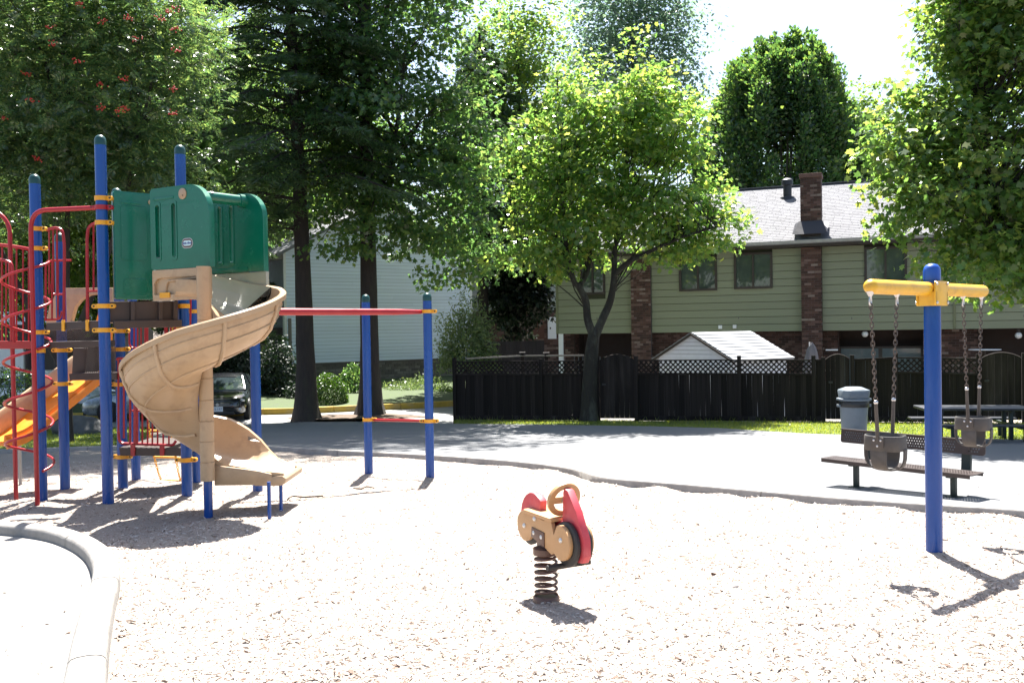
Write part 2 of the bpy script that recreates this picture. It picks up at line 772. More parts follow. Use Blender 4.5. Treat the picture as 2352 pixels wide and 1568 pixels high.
V = np.stack([C - ux * Lc - sx * Wc * .7, C - ux * Lc * .9 + sx * Wc * .6, C - sx * Wc + nn * Wc * bend, C + sx * Wc * .9 + nn * Wc * bend,
              C + ux * Lc * .95 - sx * Wc * .5, C + ux * Lc + sx * Wc * .4], 1).reshape(-1, 3)
b0 = (np.arange(N) * 6)[:, None]
Fc = np.concatenate([b0 + np.array([[0, 2, 3, 1]]), b0 + np.array([[2, 4, 5, 3]])], 0)
mcp, nt, b = _nt("loose_chip")
r = rnd(nt)
c = ramp(nt, r, [(0, (.11, .065, .045)), (.15, (.21, .14, .105)), (.25, (.36, .29, .235)), (.6, (.47, .41, .355)), (1, (.57, .52, .47))])
nt.links.new(c, b.inputs["Base Color"])
b.inputs["Roughness"].default_value = .85
chips = mesh_np("loose_wood_chips", V, Fc, mcp)
tag(chips, "loose dry wood chips strewn over the play area surface", "wood chips", kind='stuff')

# front paving inside the round kerb
PAVE = mat("pale_paving", (.23, .22, .205), .9, var=.12, ns=14, bump=.3, bs=160, dirt=(.30, .28, .25), dirt_s=2, dirt_amt=.4)
poly_sheet("pavement", PAVE, pave_poly, .022)

# asphalt of the path, weathered
ASPH = mat("weathered_asphalt", (.150, .153, .158), .9, var=.14, ns=18, bump=.35, bs=220, dirt=(.20, .197, .192), dirt_s=1.3, dirt_amt=.5)
path_far = [(2900, 1030), (2352, 1010), (2150, 1004), (2000, 1000), (1860, 996), (1760, 990), (1650, 983), (1500, 979), (1240, 975), (1043, 973),
            (900, 968), (700, 969), (560, 974), (420, 976)]
path_poly = [(p.x, p.y) for p in BK if p.x > G(400, 1026).x - .1] + [(22, BK[-1].y), (22, 20)] + [gxy(a, b_, .08) for a, b_ in path_far]
poly_sheet("path", ASPH, path_poly, .085)

# road, lots and soil behind
ROADM = mat("pale_road", (.24, .24, .235), .9, var=.12, ns=10, bump=.25, bs=150)
road_poly = [gxy(a, b_) for a, b_ in [(-900, 985), (-300, 982), (100, 980), (420, 977), (560, 975), (900, 968.5), (1043, 972)]] + \
            [(-1.2, 60), (-60, 60)]
poly_sheet("road", ROADM, road_poly, -.030)
yard_poly = [gxy(1043, 972), gxy(1500, 976), gxy(1900, 974), gxy(2700, 985), (30, 44), (-1.1, 60)]
poly_sheet("back_yard_ground", mat("yard_gravel", (.22, .20, .18), .9, var=.2, ns=20, bump=.4), yard_poly, -.034)
# tree island between path and road
isl = [gxy(a, b_) for a, b_ in [(640, 969), (700, 970), (830, 968), (930, 967), (1010, 966), (960, 960), (920, 957), (870, 955), (830, 957), (760, 958), (700, 961)]]
poly_sheet("tree_island_soil", mat("island_soil", (.11, .075, .05), .95, var=.35, ns=25, bump=.8, bs=40), isl, .095)


def sweep(mb, path, prof, dz=0.):
    """prof: list of (across, up); path: plan points, across = to the right of travel"""
    rings = []
    for i, p in enumerate(path):
        t = (path[min(i + 1, len(path) - 1)] - path[max(i - 1, 0)])
        t.z = 0
        t.normalize()
        sd = Vector((t.y, -t.x, 0))
        z = zg(p.x, p.y) + dz
        rings.append([Vector((p.x, p.y, z)) + sd * a + Vector((0, 0, h)) for a, h in prof])
    mb.loft(rings)
    return mb


def arc_cut(path, gaps, gap=.006):
    """split a dense plan path at arc lengths"""
    pts = [path[0]]
    Ls = [0]
    for a, b_ in zip(path, path[1:]):
        Ls.append(Ls[-1] + (b_ - a).length)

    def at(s):
        for i in range(len(Ls) - 1):
            if Ls[i + 1] >= s:
                k = (s - Ls[i]) / max(1e-9, Ls[i + 1] - Ls[i])
                return path[i].lerp(path[i + 1], k)
        return path[-1]
    cuts = [0] + list(gaps) + [Ls[-1]]
    out = []
    for a, b_ in zip(cuts, cuts[1:]):
        a += gap / 2
        b_ -= gap / 2
        n = max(2, int((b_ - a) / .09))
        out.append([at(a + (b_ - a) * i / n) for i in range(n + 1)])
    return out, Ls


def s_near(path, x, y):
    s = best = 0
    bd = 1e9
    for a, b_ in zip(path, path[1:]):
        d = (a.x - x) ** 2 + (a.y - y) ** 2
        if d < bd:
            bd, best = d, s
        s += (b_ - a).length
    return best


prof_round = [(-.098, -.15), (-.094, .085), (-.086, .108), (-.070, .122), (-.045, .129), (0, .132), (.045, .129), (.070, .122), (.086, .108), (.094, .085), (.098, -.15)]
kerb = thing("kerb", None, None, (FK[0].x, FK[0].y, 0))
tag(kerb, kind='structure')
cuts = sorted(s_near(FK, *gxy(a, b_, .1)) for a, b_ in [(178, 1235), (238, 1335), (203, 1520), (-150, 1197)])
segs, _ = arc_cut(FK, cuts, .016)
for sg in segs:
    sweep(MB(), sg, prof_round).build("kerb_segment", CONC, kerb)

prof_sq = [(-.075, -.15), (-.075, .075), (-.062, .092), (.062, .092), (.075, .075), (.075, -.15)]
kerb2 = thing("path_kerb", None, None, (BK[0].x, BK[0].y, 0))
tag(kerb2, kind='structure')
_, Ls = arc_cut(BK, [])
segs, _ = arc_cut(BK, [s for s in np.arange(2.2, Ls[-1] - 1, 3.05)], .012)
for sg in segs:
    sweep(MB(), sg, prof_sq).build("kerb_segment", CONCD, kerb2)

# grass areas
GRASSG = mat("turf", (.10, .13, .035), .95, var=.3, ns=12, bump=.5, bs=60)
lawn_r = [gxy(a, b_, .08) for a, b_ in [(2900, 1030), (2352, 1010), (2150, 1004), (2000, 1000), (1860, 996), (1760, 990), (1650, 983), (1500, 979), (1240, 975), (1043, 972.5)]] + \
         [gxy(a, b_) for a, b_ in [(1043, 969), (1240, 970), (1500, 973), (1700, 974), (1900, 975), (2352, 979), (2900, 990)]]
poly_sheet("lawn", GRASSG, lawn_r, .075)
lawn_l = [(p.x, p.y + .07) for p in BK if p.x < G(345, 1026).x] + [gxy(345, 1000), gxy(330, 985), gxy(200, 986), gxy(0, 988), gxy(-420, 990)]
poly_sheet("lawn", GRASSG, lawn_l, .05)


def grass_blades(name, poly, n, h, dz, seed, label):
    rs = np.random.RandomState(seed)
    xs, ys = [p[0] for p in poly], [p[1] for p in poly]
    X = min(xs) + rs.rand(n * 4) * (max(xs) - min(xs))
    Y = min(ys) + rs.rand(n * 4) * (max(ys) - min(ys))
    k = in_poly(X, Y, poly)
    X, Y = X[k][:n], Y[k][:n]
    m = len(X)
    a = rs.rand(m) * 2 * PI
    w = .006 + .006 * rs.rand(m)
    hh = h * (.5 + rs.rand(m))
    Z = -SLOPE * np.minimum(Y, YFLAT) + dz
    lean = rs.randn(m, 2) * .5
    A = np.stack([X - w * np.cos(a), Y - w * np.sin(a), Z], -1)
    B = np.stack([X + w * np.cos(a), Y + w * np.sin(a), Z], -1)
    T = np.stack([X + lean[:, 0] * hh, Y + lean[:, 1] * hh, Z + hh], -1)
    V = np.stack([A, B, T], 1).reshape(-1, 3)
    o = mesh_np(name, V, np.arange(m * 3).reshape(-1, 3), GRASSB)
    return tag(o, label, "grass", kind='stuff')


GRASSB = leaf_mat("grass_blade", (.10, .15, .03), (.15, .20, .04), (.26, .26, .10), .5, (2.4, 2.2, .8))
grass_blades("grass", lawn_r, 36000, .04, .075, 21, "short sunlit grass along the dark fence")
grass_blades("grass", lawn_l, 26000, .045, .05, 22, "shaded grass strip with the boulder behind the blue posts")

# fallen bits on the paving and the path
rs = np.random.RandomState(77)
V, Fs = [], []
k = 0
for i in range(150):
    if i < 70:
        if i > 26:
            continue
        px, py, dz = rs.rand() * 210, 1290 + rs.rand() * 270, .026
        p = G(px, py, dz)
        if not in_poly(np.array([p.x]), np.array([p.y]), pave_poly)[0]:
            continue
    else:
        px, py, dz = 700 + rs.rand() * 1650, 0, .09
        lo = np.interp(px, [q_[0] for q_ in BK_PX], [q_[1] for q_ in BK_PX]) - 6
        py = 985 + rs.rand() ** .7 * (lo - 985)
        p = G(px, py, dz)
    a = rs.rand() * 6.28
    s_ = .008 + .022 * rs.rand() ** 2
    for t in range(4):
        V.append((p.x + s_ * math.cos(a + t * 1.57) * (1 if t % 2 else .45), p.y + s_ * math.sin(a + t * 1.57) * (1 if t % 2 else .45), p.z + (.006 if t % 2 else .0)))
    Fs.append([k, k + 1, k + 2, k + 3])
    k += 4
o = mesh_np("fallen_leaf_litter", V, np.array(Fs), mat("dry_leaf", (.07, .04, .025), .9, rand=.4))
tag(o, "small dry leaf bits scattered on the paving and path", "leaf litter", kind='stuff')
# ------------------------------------------------------------------ vegetation
MAPLE = [(0, 0, 0), (.46, .10, .05), (.30, .42, .02), (.48, .70, -.06), (.14, .66, .0), (0, 1.0, -.10), (-.14, .66, .0), (-.48, .70, -.06), (-.30, .42, .02), (-.46, .10, .05)]
KITE = [(0, 0, 0), (.34, .45, .05), (0, 1, -.05), (-.34, .45, .05)]
NARROW = [(0, 0, 0), (.17, .4, .03), (0, 1, -.05), (-.17, .4, .03)]
SPRAY = [(-.05, 0, 0), (.05, 0, 0), (0, 1, -.08)]


def unit(a):
    return a / np.maximum(1e-9, np.linalg.norm(a, axis=-1, keepdims=True))


def leaves(name, C, axis, nrm, size, templ, m, parent):
    C, axis, nrm = np.asarray(C), unit(np.asarray(axis)), np.asarray(nrm)
    side = unit(np.cross(axis, nrm))
    nrm = np.cross(side, axis)
    T = np.array(templ)
    s = np.asarray(size)[:, None]
    V = np.stack([C + s * (side * t[0] + axis * t[1] + nrm * t[2]) for t in T], 1).reshape(-1, 3)
    k = len(T)
    Fc = np.arange(len(C) * k).reshape(-1, k)
    return mesh_np(name, V, Fc, m, parent)


def bark(name, col, sc=14):
    return mat(name, col, .95, var=.35, ns=sc, bump=1.0, bs=sc * 1.5, stretch=(1, 1, .22), dirt=(.05, .06, .025), dirt_s=3, dirt_amt=.4)


BARKD = bark("dark_bark", (.035, .027, .024))
BARKM = mat("maple_bark", (.022, .019, .015), .95, var=.45, ns=16, bump=1.0, bs=26, stretch=(1, 1, .35), dirt=(.13, .135, .11), dirt_s=2.6, dirt_amt=.6)
BARKG = bark("grey_bark", (.13, .12, .105))


def trunk_tube(mb, path, r0, r1, n=14, flare=1.5, seed=0, wob=.03):
    """tapered trunk with a root flare and an uneven skin"""
    path = smooth_path(path, 6)
    N = len(path)
    rings = []
    L = 0
    for i, p in enumerate(path):
        if i:
            L += (p - path[i - 1]).length
        k = i / (N - 1)
        r = r0 + (r1 - r0) * k
        r *= 1 + (flare - 1) * math.exp(-L / (r0 * 1.6))
        t = (path[min(i + 1, N - 1)] - path[max(i - 1, 0)]).normalized()
        a = t.orthogonal() if False else Vector((1, 0, 0)) - t * t.x
        a.normalize()
        bt = t.cross(a)
        ring = []
        for j in range(n):
            an = 2 * PI * j / n
            w = 1 + wob * 2 * noise.noise(Vector((math.cos(an) * 2 + seed, math.sin(an) * 2, L * 1.3)))
            w += .10 * (flare - 1) * math.exp(-L / (r0 * 1.2)) * math.sin(an * 5 + seed)
            ring.append(p + (a * math.cos(an) + bt * math.sin(an)) * r * w)
        rings.append(ring)
    mb.loft(rings)
    return mb


def bump_r(d, seed, amp, fr=2.2):
    return 1 + amp * noise.noise(Vector((d[0] * fr + seed * 3.1, d[1] * fr, d[2] * fr))) + .5 * amp * noise.noise(Vector((d[0] * fr * 2.3, d[1] * fr * 2.3 + seed, d[2] * fr * 2.3)))


def crown_centres(rs, ells, n, seed, amp=.35, inner=.35):
    """cluster centres inside bumpy ellipsoids, denser towards the skin"""
    vol = np.array([e[3] * e[4] * e[5] for e in ells]) ** .8
    vol = vol / vol.sum()
    out, od = [], []
    for e, f in zip(ells, vol):
        for _ in range(int(n * f)):
            d = rs.randn(3)
            d /= np.linalg.norm(d)
            k = inner + (1 - inner) * rs.rand() ** .55
            k *= bump_r(d, seed, amp)
            out.append((e[0] + d[0] * e[3] * k, e[1] + d[1] * e[4] * k, e[2] + d[2] * e[5] * k))
            od.append(d)
    return np.array(out), np.array(od)


def clusters(rs, C, D, per, rad, flat=.4, droop=.35, up=1.0, jit=.7):
    n = len(C)
    off = np.clip(rs.randn(n * per, 3), -1.7, 1.7) * rad
    off[:, 2] *= flat
    # tiers tip down away from the trunk
    Dr = np.repeat(D, per, 0)
    P_ = np.repeat(C, per, 0) + off
    P_[:, 2] -= droop * np.maximum(0, (off[:, :2] * Dr[:, :2]).sum(1))
    nrm = unit(np.array([0, 0, up]) + rs.randn(n * per, 3) * jit + .35 * Dr)
    ax = rs.randn(n * per, 3)
    ax[:, 2] = -np.abs(ax[:, 2]) * .5 - .15
    ax += Dr * .6
    return P_, ax, nrm


def limbs(mb, rs, C, base_fn, k, r0=.05, r1=.008, sag=.1, n=5):
    idx = rs.choice(len(C), min(k, len(C)), replace=False)
    for i in idx:
        if C[i][1] < 19 and proj(C[i])[1] < -60:
            continue
        c = Vector(C[i])
        b_ = base_fn(c)
        mid = b_.lerp(c, .5) + Vector((0, 0, (c - b_).length * sag)) + Vector(rs.randn(3) * .06 * (c - b_).length)
        q1 = b_.lerp(mid, .5) + Vector(rs.randn(3) * .03 * (c - b_).length)
        pts = smooth_path([b_, q1, mid, c], 3)
        L = (c - b_).length
        rr = r0 * min(1, L / 3)
        mb.tube(pts, [rr + (r1 - rr) * (j / (len(pts) - 1)) ** .7 for j in range(len(pts))], n)
    return mb


def broadleaf(name, label, cat, base, trunk_paths, ells, ncl, per, rad, size, templ, lm, bm, seed, group=None,
              amp=.35, inner=.35, flat=.4, droop=.35, nlimb=60, up=1.0, jit=.7, limb_r=.06, cut=None):
    rs = np.random.RandomState(seed)
    t = thing(name, label, cat, base, group)
    mb = MB()
    for (pts, r0, r1, fl) in trunk_paths:
        trunk_tube(mb, pts, r0, r1, 12, fl, seed)
    mb.build("trunk", bm, t)
    C, D = crown_centres(rs, ells, ncl, seed, amp, inner)
    if cut is not None:
        k = np.array([cut(c) for c in C])
        C, D = C[k], D[k]
    tp = [q for pts, *_ in (trunk_paths[1:] or trunk_paths) for q in smooth_path(pts, 8)[6:]]

    def bf(c):
        best, bd = tp[0], 1e9
        for q in tp:
            d = (Vector((c.x - q.x, c.y - q.y, 0)).length) * .8 + abs((c.z - .9 * math.hypot(c.x - q.x, c.y - q.y)) - q.z)
            if d < bd:
                bd, best = d, q
        return best
    m2 = limbs(MB(), rs, C, bf, nlimb, limb_r)
    m2.build("limb", bm, t)["kind"] = "stuff"
    Pp, ax, nr = clusters(rs, C, D, per, rad, flat, droop, up, jit)
    sz = size * (.45 + .85 * rs.rand(len(Pp)) ** .8)
    leaves("crown", Pp, ax, nr, sz, templ, lm, t)
    return t


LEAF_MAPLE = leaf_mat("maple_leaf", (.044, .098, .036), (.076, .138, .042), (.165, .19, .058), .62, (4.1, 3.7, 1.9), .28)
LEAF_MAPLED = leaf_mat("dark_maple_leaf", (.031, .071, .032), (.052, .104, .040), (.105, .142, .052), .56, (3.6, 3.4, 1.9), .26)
LEAF_MAPLER = leaf_mat("right_maple_leaf", (.042, .092, .032), (.07, .126, .040), (.15, .175, .055), .58, (3.9, 3.5, 1.8), .28)
LEAF_ROWAN = leaf_mat("rowan_leaf", (.032, .072, .038), (.056, .10, .046), (.13, .165, .065), .48, (3.5, 3.2, 1.7), .22)
LEAF_FIR = leaf_mat("fir_needle", (.034, .066, .034), (.052, .090, .040), (.09, .125, .05), .45, (2.6, 2.7, 1.5), .38)
LEAF_HORN = leaf_mat("hornbeam_leaf", (.028, .07, .030), (.048, .098, .036), (.11, .155, .045), .5, (3.4, 3.2, 1.5))
LEAF_PALE = leaf_mat("pale_leaf", (.07, .12, .085), (.10, .155, .11), (.16, .21, .14), .5, (2.4, 2.5, 2.0))
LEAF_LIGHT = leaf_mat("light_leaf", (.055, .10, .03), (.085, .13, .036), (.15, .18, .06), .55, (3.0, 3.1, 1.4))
LEAF_BOX = leaf_mat("box_leaf", (.03, .075, .012), (.045, .10, .016), (.08, .14, .02), .35, (2, 2, .7))
LEAF_SHR = leaf_mat("shrub_leaf", (.06, .10, .05), (.09, .14, .06), (.15, .19, .08), .5, (2.8, 2.6, 1.5))
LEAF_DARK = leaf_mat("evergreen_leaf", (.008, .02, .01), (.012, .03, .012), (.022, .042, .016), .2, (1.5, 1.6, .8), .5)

# --- centre maple, forked trunk, in front of the fence
b0 = G(1352, 973)
Y0 = b0.y


def q(px, py, Y=None):
    return P(px, py, Y or Y0)


tr = [([b0 + Vector((0, 0, -.1)), q(1354, 900), q(1358, 820), q(1364, 770)], .235, .165, 1.4),
      ([q(1364, 775), q(1350, 735), q(1345, 690), q(1330, 660, Y0 - .1), q(1316, 640, Y0 - .2), q(1300, 560, Y0 - .3), q(1292, 450, Y0 - .3), q(1283, 330, Y0 - .2), q(1280, 180, Y0)], .125, .022, 1),
      ([q(1364, 778), q(1385, 730), q(1402, 690), q(1410, 640), q(1412, 575), q(1425, 500, Y0 + .2), q(1432, 400, Y0 + .3), q(1445, 260, Y0 + .3)], .13, .026, 1),
      ([q(1411, 630), q(1450, 598, Y0 - .3), q(1510, 570, Y0 - .6), q(1580, 540, Y0 - .9), q(1650, 520, Y0 - 1.1)], .085, .02, 1),
      ([q(1331, 658), q(1350, 620, Y0 + .3), q(1358, 560, Y0 + .5), q(1356, 470, Y0 + .7), q(1362, 330, Y0 + .8)], .085, .02, 1),
      ([q(1413, 560), q(1470, 480, Y0 + .6), q(1540, 420, Y0 + 1.1), q(1600, 380, Y0 + 1.3)], .07, .015, 1),
      ([q(1300, 560), q(1240, 520, Y0 - .6), q(1190, 500, Y0 - .9)], .05, .012, 1)]
c = q(1430, 400)
ells = [(c.x - .1, c.y + .2, c.z, 2.55, 2.4, 3.4), (c.x - 1.6, c.y - .3, c.z - .9, 1.55, 1.7, 1.9), (c.x + 1.65, c.y - .4, c.z - 1.3, 1.6, 1.8, 1.3), (c.x - .6, c.y, c.z + 2.2, 1.5, 1.5, 1.5),
        (c.x + .9, c.y - .4, c.z + 1.2, 1.9, 1.7, 1.6), (c.x - 2.5, c.y - .5, c.z - 2.2, 1.1, 1.0, .9), (c.x + 2.5, c.y - .5, c.z - 1.75, 1.15, 1.2, .8), (c.x - 2.3, c.y - .3, c.z + .6, 1.1, 1.2, 1.3)]


def cut_m(p):
    px, py = proj(p)
    low = 690 if px < 1290 else (640 if px < 1480 else (600 if px < 1560 else 605))
    return py < low


broadleaf("maple_tree", "bright green maple with a forked trunk rising before the dark fence", "tree", b0, tr, ells, 430, 56, .33, .145, MAPLE, LEAF_MAPLE, BARKM, 3,
          amp=.5, inner=.15, flat=.42, nlimb=330, limb_r=.034, cut=cut_m)

# --- right maple, trunk outside the picture
b0 = Vector((10.6, 17.6, zg(0, 17.6)))
tr = [([b0 + Vector((0, 0, -.1)), b0 + Vector((0, 0, 1.4)), b0 + Vector((-.15, .1, 2.8)), b0 + Vector((-.3, 0, 5.0)), b0 + Vector((-.4, 0, 7.6))], .24, .06, 1.4),
      ([b0 + Vector((-.1, .1, 2.2)), b0 + Vector((-1, -.2, 3.6)), b0 + Vector((-1.6, -.5, 5.0)), b0 + Vector((-1.8, -.6, 6.2))], .075, .03, 1)]
c = P(2300, 330, 20.6)
ells = [(c.x + .5, c.y, c.z + .8, 2.9, 2.8, 3.9), (c.x - 1.2, c.y - .4, c.z - .9, 1.9, 2.0, 1.6), (c.x - .2, c.y - .8, c.z - 2.3, 1.8, 1.7, 1.4), (c.x + 1.5, c.y, c.z - 2.2, 2, 2, 1.7),
        (c.x - .2, c.y, c.z + 3, 1.8, 1.8, 2.2), (c.x + 2.0, c.y - .6, c.z + 1.6, 1.8, 1.8, 2.4), (c.x + .7, c.y - .4, c.z + 6.4, 2.2, 2.4, 1.9), (c.x - .5, c.y - .4, c.z + 2.7, 1.2, 1.5, 1.5), (c.x - .3, c.y - .2, c.z + 4.2, 1.3, 1.5, 1.6), (c.x - 2.3, c.y, c.z + .2, 1.0, 1.1, 1.5), (c.x - 1.7, c.y, c.z - .6, 1.5, 1.4, 1.4)]


k_ = .855                       # the tree stands 17.6 m away
c2 = P(2300, 330, 17.6)
ells = [(c2.x + (e[0] - c.x) * k_, c2.y + (e[1] - c.y) * k_, c2.z + (e[2] - c.z) * k_, e[3] * k_, e[4] * k_, e[5] * k_) for e in ells]


def cut_r(p):
    px, py = proj(p)
    low = np.interp(px, [1990, 2060, 2140, 2220, 2300, 2360], [520, 600, 640, 690, 715, 720])

    left = np.interp(py, [-200, 0, 150, 280, 420, 560, 740], [2150, 2150, 2140, 2010, 2000, 2010, 2100])
    return py < low and px > left - 8


broadleaf("maple_tree", "dense sunlit maple reaching in over the T shaped swing", "tree", b0, tr, ells, 880, 52, .285, .13, MAPLE, LEAF_MAPLER, BARKM, 8,
          amp=.5, inner=.3, flat=.45, nlimb=330, limb_r=.024, cut=cut_r)

# --- dark maple-leaved tree with the straight trunk
b0 = G(851, 957)
Y1 = b0.y
tr = [([b0 + Vector((0, 0, -.1)), P(851, 900, Y1), P(848, 760, Y1), P(846, 600, Y1), P(840, 300, Y1), P(832, -220, Y1)], .36, .20, 1.75),
      ([P(846, 470, Y1), P(885, 400, Y1 - .4), P(910, 300, Y1 - .5), P(930, 120, Y1 - .5)], .13, .04, 1),
      ([P(842, 200, Y1), P(880, 60, Y1), P(905, -60, Y1)], .12, .05, 1)]
c = P(890, 330, Y1)
ells = [(c.x + .2, c.y - .6, c.z + .6, 3.3, 3.1, 4.6), (c.x + 2.3, c.y - .8, c.z - 3.0, 2.1, 2.0, 2.0), (c.x - .9, c.y - 1.0, c.z - 2.7, 1.7, 1.8, 1.7), (c.x + .6, c.y, c.z + 4.5, 3.0, 2.6, 2.4),
        (c.x + 2.4, c.y - .8, c.z + .8, 1.5, 1.6, 2.2), (c.x - 1.8, c.y - .4, c.z + 1.6, 1.7, 2.0, 2.8), (c.x, c.y, c.z + 7.5, 3.2, 3.2, 2.8), (c.x + .6, c.y - .8, c.z + 11, 4.0, 3.4, 2.8), (c.x - 4.0, c.y - .8, c.z + 9.5, 3.2, 3.0, 2.8)]  # highest lobes lie unseen above the frame, added to shade the path


def cut_d(p):
    px, py = proj(p)
    low = np.interp(px, [600, 720, 790, 860, 940, 1010, 1080, 1150], [480, 575, 600, 570, 640, 690, 715, 660])
    return py < low


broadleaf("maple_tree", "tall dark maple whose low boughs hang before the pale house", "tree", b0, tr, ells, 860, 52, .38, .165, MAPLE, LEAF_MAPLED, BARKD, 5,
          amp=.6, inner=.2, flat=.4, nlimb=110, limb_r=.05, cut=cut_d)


# --- conifers
def fir(name, label, base, top_z, r_trunk, z0, blen, seed, nwh=26, fine=1.0, lean=0., cutf=None, spread=1.0, group=None):
    rs = np.random.RandomState(seed)
    t = thing(name, label, "tree", base, group)
    H = top_z - base.z
    path = [base + Vector((lean * k * k, 0, H * k)) for k in (-.005, .1, .25, .45, .65, .85, 1)]
    trunk_tube(MB(), path, r_trunk, .05, 14, 1.6, seed, .05).build("trunk", BARKD, t)
    mb = MB()
    Cs, Ax = [], []
    for w in range(nwh):
        k = w / (nwh - 1)
        z = base.z + z0 + (H - z0 - .3) * k
        L0 = blen * (1 - k) ** .75 * (1 - .35 * max(0, .12 - k) / .12) + .25
        nb = 5 + int(rs.rand() * 2)
        for j in range(nb):
            a = 2 * PI * (j + rs.rand() * .7) / nb + w * 2.1
            L = L0 * (.7 + .5 * rs.rand())
            d = Vector((math.cos(a), math.sin(a), 0))
            p0 = Vector((base.x + lean * ((z - base.z) / H) ** 2, base.y, z + rs.randn() * .15))
            pts = [p0, p0 + d * L * .35 + Vector((0, 0, .06 * L)), p0 + d * L * .7 + Vector((0, 0, -.05 * L)), p0 + d * L + Vector((0, 0, -.16 * L))]
            pts = smooth_path(pts, 4)
            if cutf and not cutf(pts[-1]):
                continue
            mb.tube(pts, [.035 * (1 - i / len(pts)) * min(1.4, L / 2) + .006 for i in range(len(pts))], 4)
            n = int(80 * fine * L * spread)
            ts = .18 + .82 * rs.rand(n) ** .8
            sd = Vector((-d.y, d.x, 0))
            for tt in ts:
                f = tt * (len(pts) - 1)
                i = min(int(f), len(pts) - 2)
                pp = pts[i].lerp(pts[i + 1], f - i)
                w_ = (1 - tt) * .42 * L + .12
                s_ = rs.randn() * .5 * w_
                back = -abs(s_) * .25
                Cs.append(pp + sd * s_ + d * back + Vector((0, 0, -.10 * abs(s_) - .12 * rs.rand())))
                Ax.append(d * (.6 + .3 * rs.rand()) + sd * (np.sign(s_) * (.5 + .4 * rs.rand())) + Vector((0, 0, -.35 * rs.rand() - .05)))
    mb.build("limb", BARKD, t)["kind"] = "stuff"
    Cs, Ax = np.array([tuple(v) for v in Cs]), np.array([tuple(v) for v in Ax])
    rp = 3
    Cn = np.repeat(Cs, rp, 0) + rs.randn(len(Cs) * rp, 3) * .05
    An = np.repeat(Ax, rp, 0) + rs.randn(len(Ax) * rp, 3) * .35
    nr = unit(np.array([0, 0, 1.]) + rs.randn(len(Cn), 3) * .6)
    leaves("crown", Cn, An, nr, .20 * (.6 + .7 * rs.rand(len(Cn))), [(-.14, 0, 0), (.14, 0, 0), (0, 1, -.1)], LEAF_FIR, t)
    return t


b0 = G(705, 967)


def cut_f(p):
    px, py = proj(p)
    return py < np.interp(px, [400, 480, 600, 660, 760, 900], [520, 590, 600, 530, 520, 500])


fir("fir_tree", "tall fir with a bare lower trunk nearest the spiral slide", b0 , P(650, -560, b0.y).z, .34, 6.0, 4.9, 31, 30, 1.0, -.75, cut_f)
b1 = Vector((P(1112, 800, 38).x, 38, zg(0, 40)))
fir("fir_tree", "fir showing dark boughs between the tall maple and the bright maple", b1, P(1060, 60, 38).z, .3, 5.6, 3.8, 33, 24, .9, 0, lambda p: proj(p)[1] < 590)
b1 = Vector((P(470, 800, 38).x, 38, zg(0, 40)))
fir("fir_tree", "slim fir in the gap right of the berry tree", b1, P(480, -60, 38).z, .28, 2.0, 3.0, 35, 24, .8)

# --- rowan with red berries
b0 = Vector((P(150, 900, 20.9).x, 20.9, zg(0, 20.9)))
tr = [([b0 + Vector((0, 0, -.1)), b0 + Vector((.02, 0, 1.2)), b0 + Vector((.05, 0, 2.4)), b0 + Vector((.1, 0, 4.2)), b0 + Vector((.25, 0, 7.2))], .15, .04, 1.4),
      ([b0 + Vector((.03, 0, 1.6)), b0 + Vector((-.6, -.2, 3.0)), b0 + Vector((-1.4, -.4, 5.0)), b0 + Vector((-1.7, -.5, 6.6))], .09, .03, 1),
      ([b0 + Vector((.05, 0, 2.0)), b0 + Vector((.8, -.3, 3.4)), b0 + Vector((1.6, -.5, 5.2)), b0 + Vector((2.0, -.6, 6.8))], .09, .03, 1)]
t = thing("rowan_tree", "rowan with feathery leaves and red berry bunches above the playground", "tree", b0)
mb = MB()
for pts, r0, r1, fl in tr:
    trunk_tube(mb, pts, r0, r1, 10, fl, 12)
mb.build("trunk", BARKD, t)
rs = np.random.RandomState(12)
c = P(180, 250, 20.3)
ells = [(c.x, c.y - .3, c.z + .7, 3.1, 2.5, 3.1), (c.x - 1.6, c.y, c.z - 1.6, 2.0, 1.8, 1.5), (c.x + 1.3, c.y, c.z - 1.2, 1.7, 1.6, 1.5), (c.x + 1.2, c.y, c.z + 2, 2, 1.8, 1.8), (c.x - 1.5, c.y, c.z + 2.2, 2, 1.8, 1.8)]
C, D = crown_centres(rs, ells, 1000, 12, .4, .2)
keepr = []
for p in C:
    px, py = proj(p)
    keepr.append(py < np.interp(px, [-200, 60, 200, 330, 420, 520], [560, 545, 560, 520, 470, 330]))
C, D = C[np.array(keepr)], D[np.array(keepr)]
tp = [q_ for pts, *_ in tr for q_ in smooth_path(pts, 8)[6:]]
limbs(MB(), rs, C, lambda cc: min(tp, key=lambda q_: (q_ - cc).length + (2 if q_.z > cc.z else 0)), 80, .04).build("limb", BARKD, t)["kind"] = "stuff"
per = 15
Pp = np.repeat(C, per, 0) + rs.randn(len(C) * per, 3) * np.array([.34, .34, .22])
Dr = np.repeat(D, per, 0)
ax = unit(rs.randn(len(Pp), 3) * np.array([1, 1, .35]) + Dr * .5 + np.array([0, 0, -.12]))
nr = unit(np.array([0, 0, 1.]) + rs.randn(len(Pp), 3) * .5)
side = unit(np.cross(ax, nr))
nr = np.cross(side, ax)
Lc, La, Ln = [], [], []
LL = .22 * (.75 + .5 * rs.rand(len(Pp)))[:, None]
for k in range(5):
    s = .2 + .17 * k
    for sg in (-1, 1):
        Lc.append(Pp + ax * LL * s - nr * LL * .25 * s * s)
        La.append(side * sg + ax * .45 - nr * .18)
        Ln.append(nr)
Lc.append(Pp + ax * LL)
La.append(ax - nr * .3)
Ln.append(nr)
Lc, La, Ln = np.concatenate(Lc), np.concatenate(La), np.concatenate(Ln)
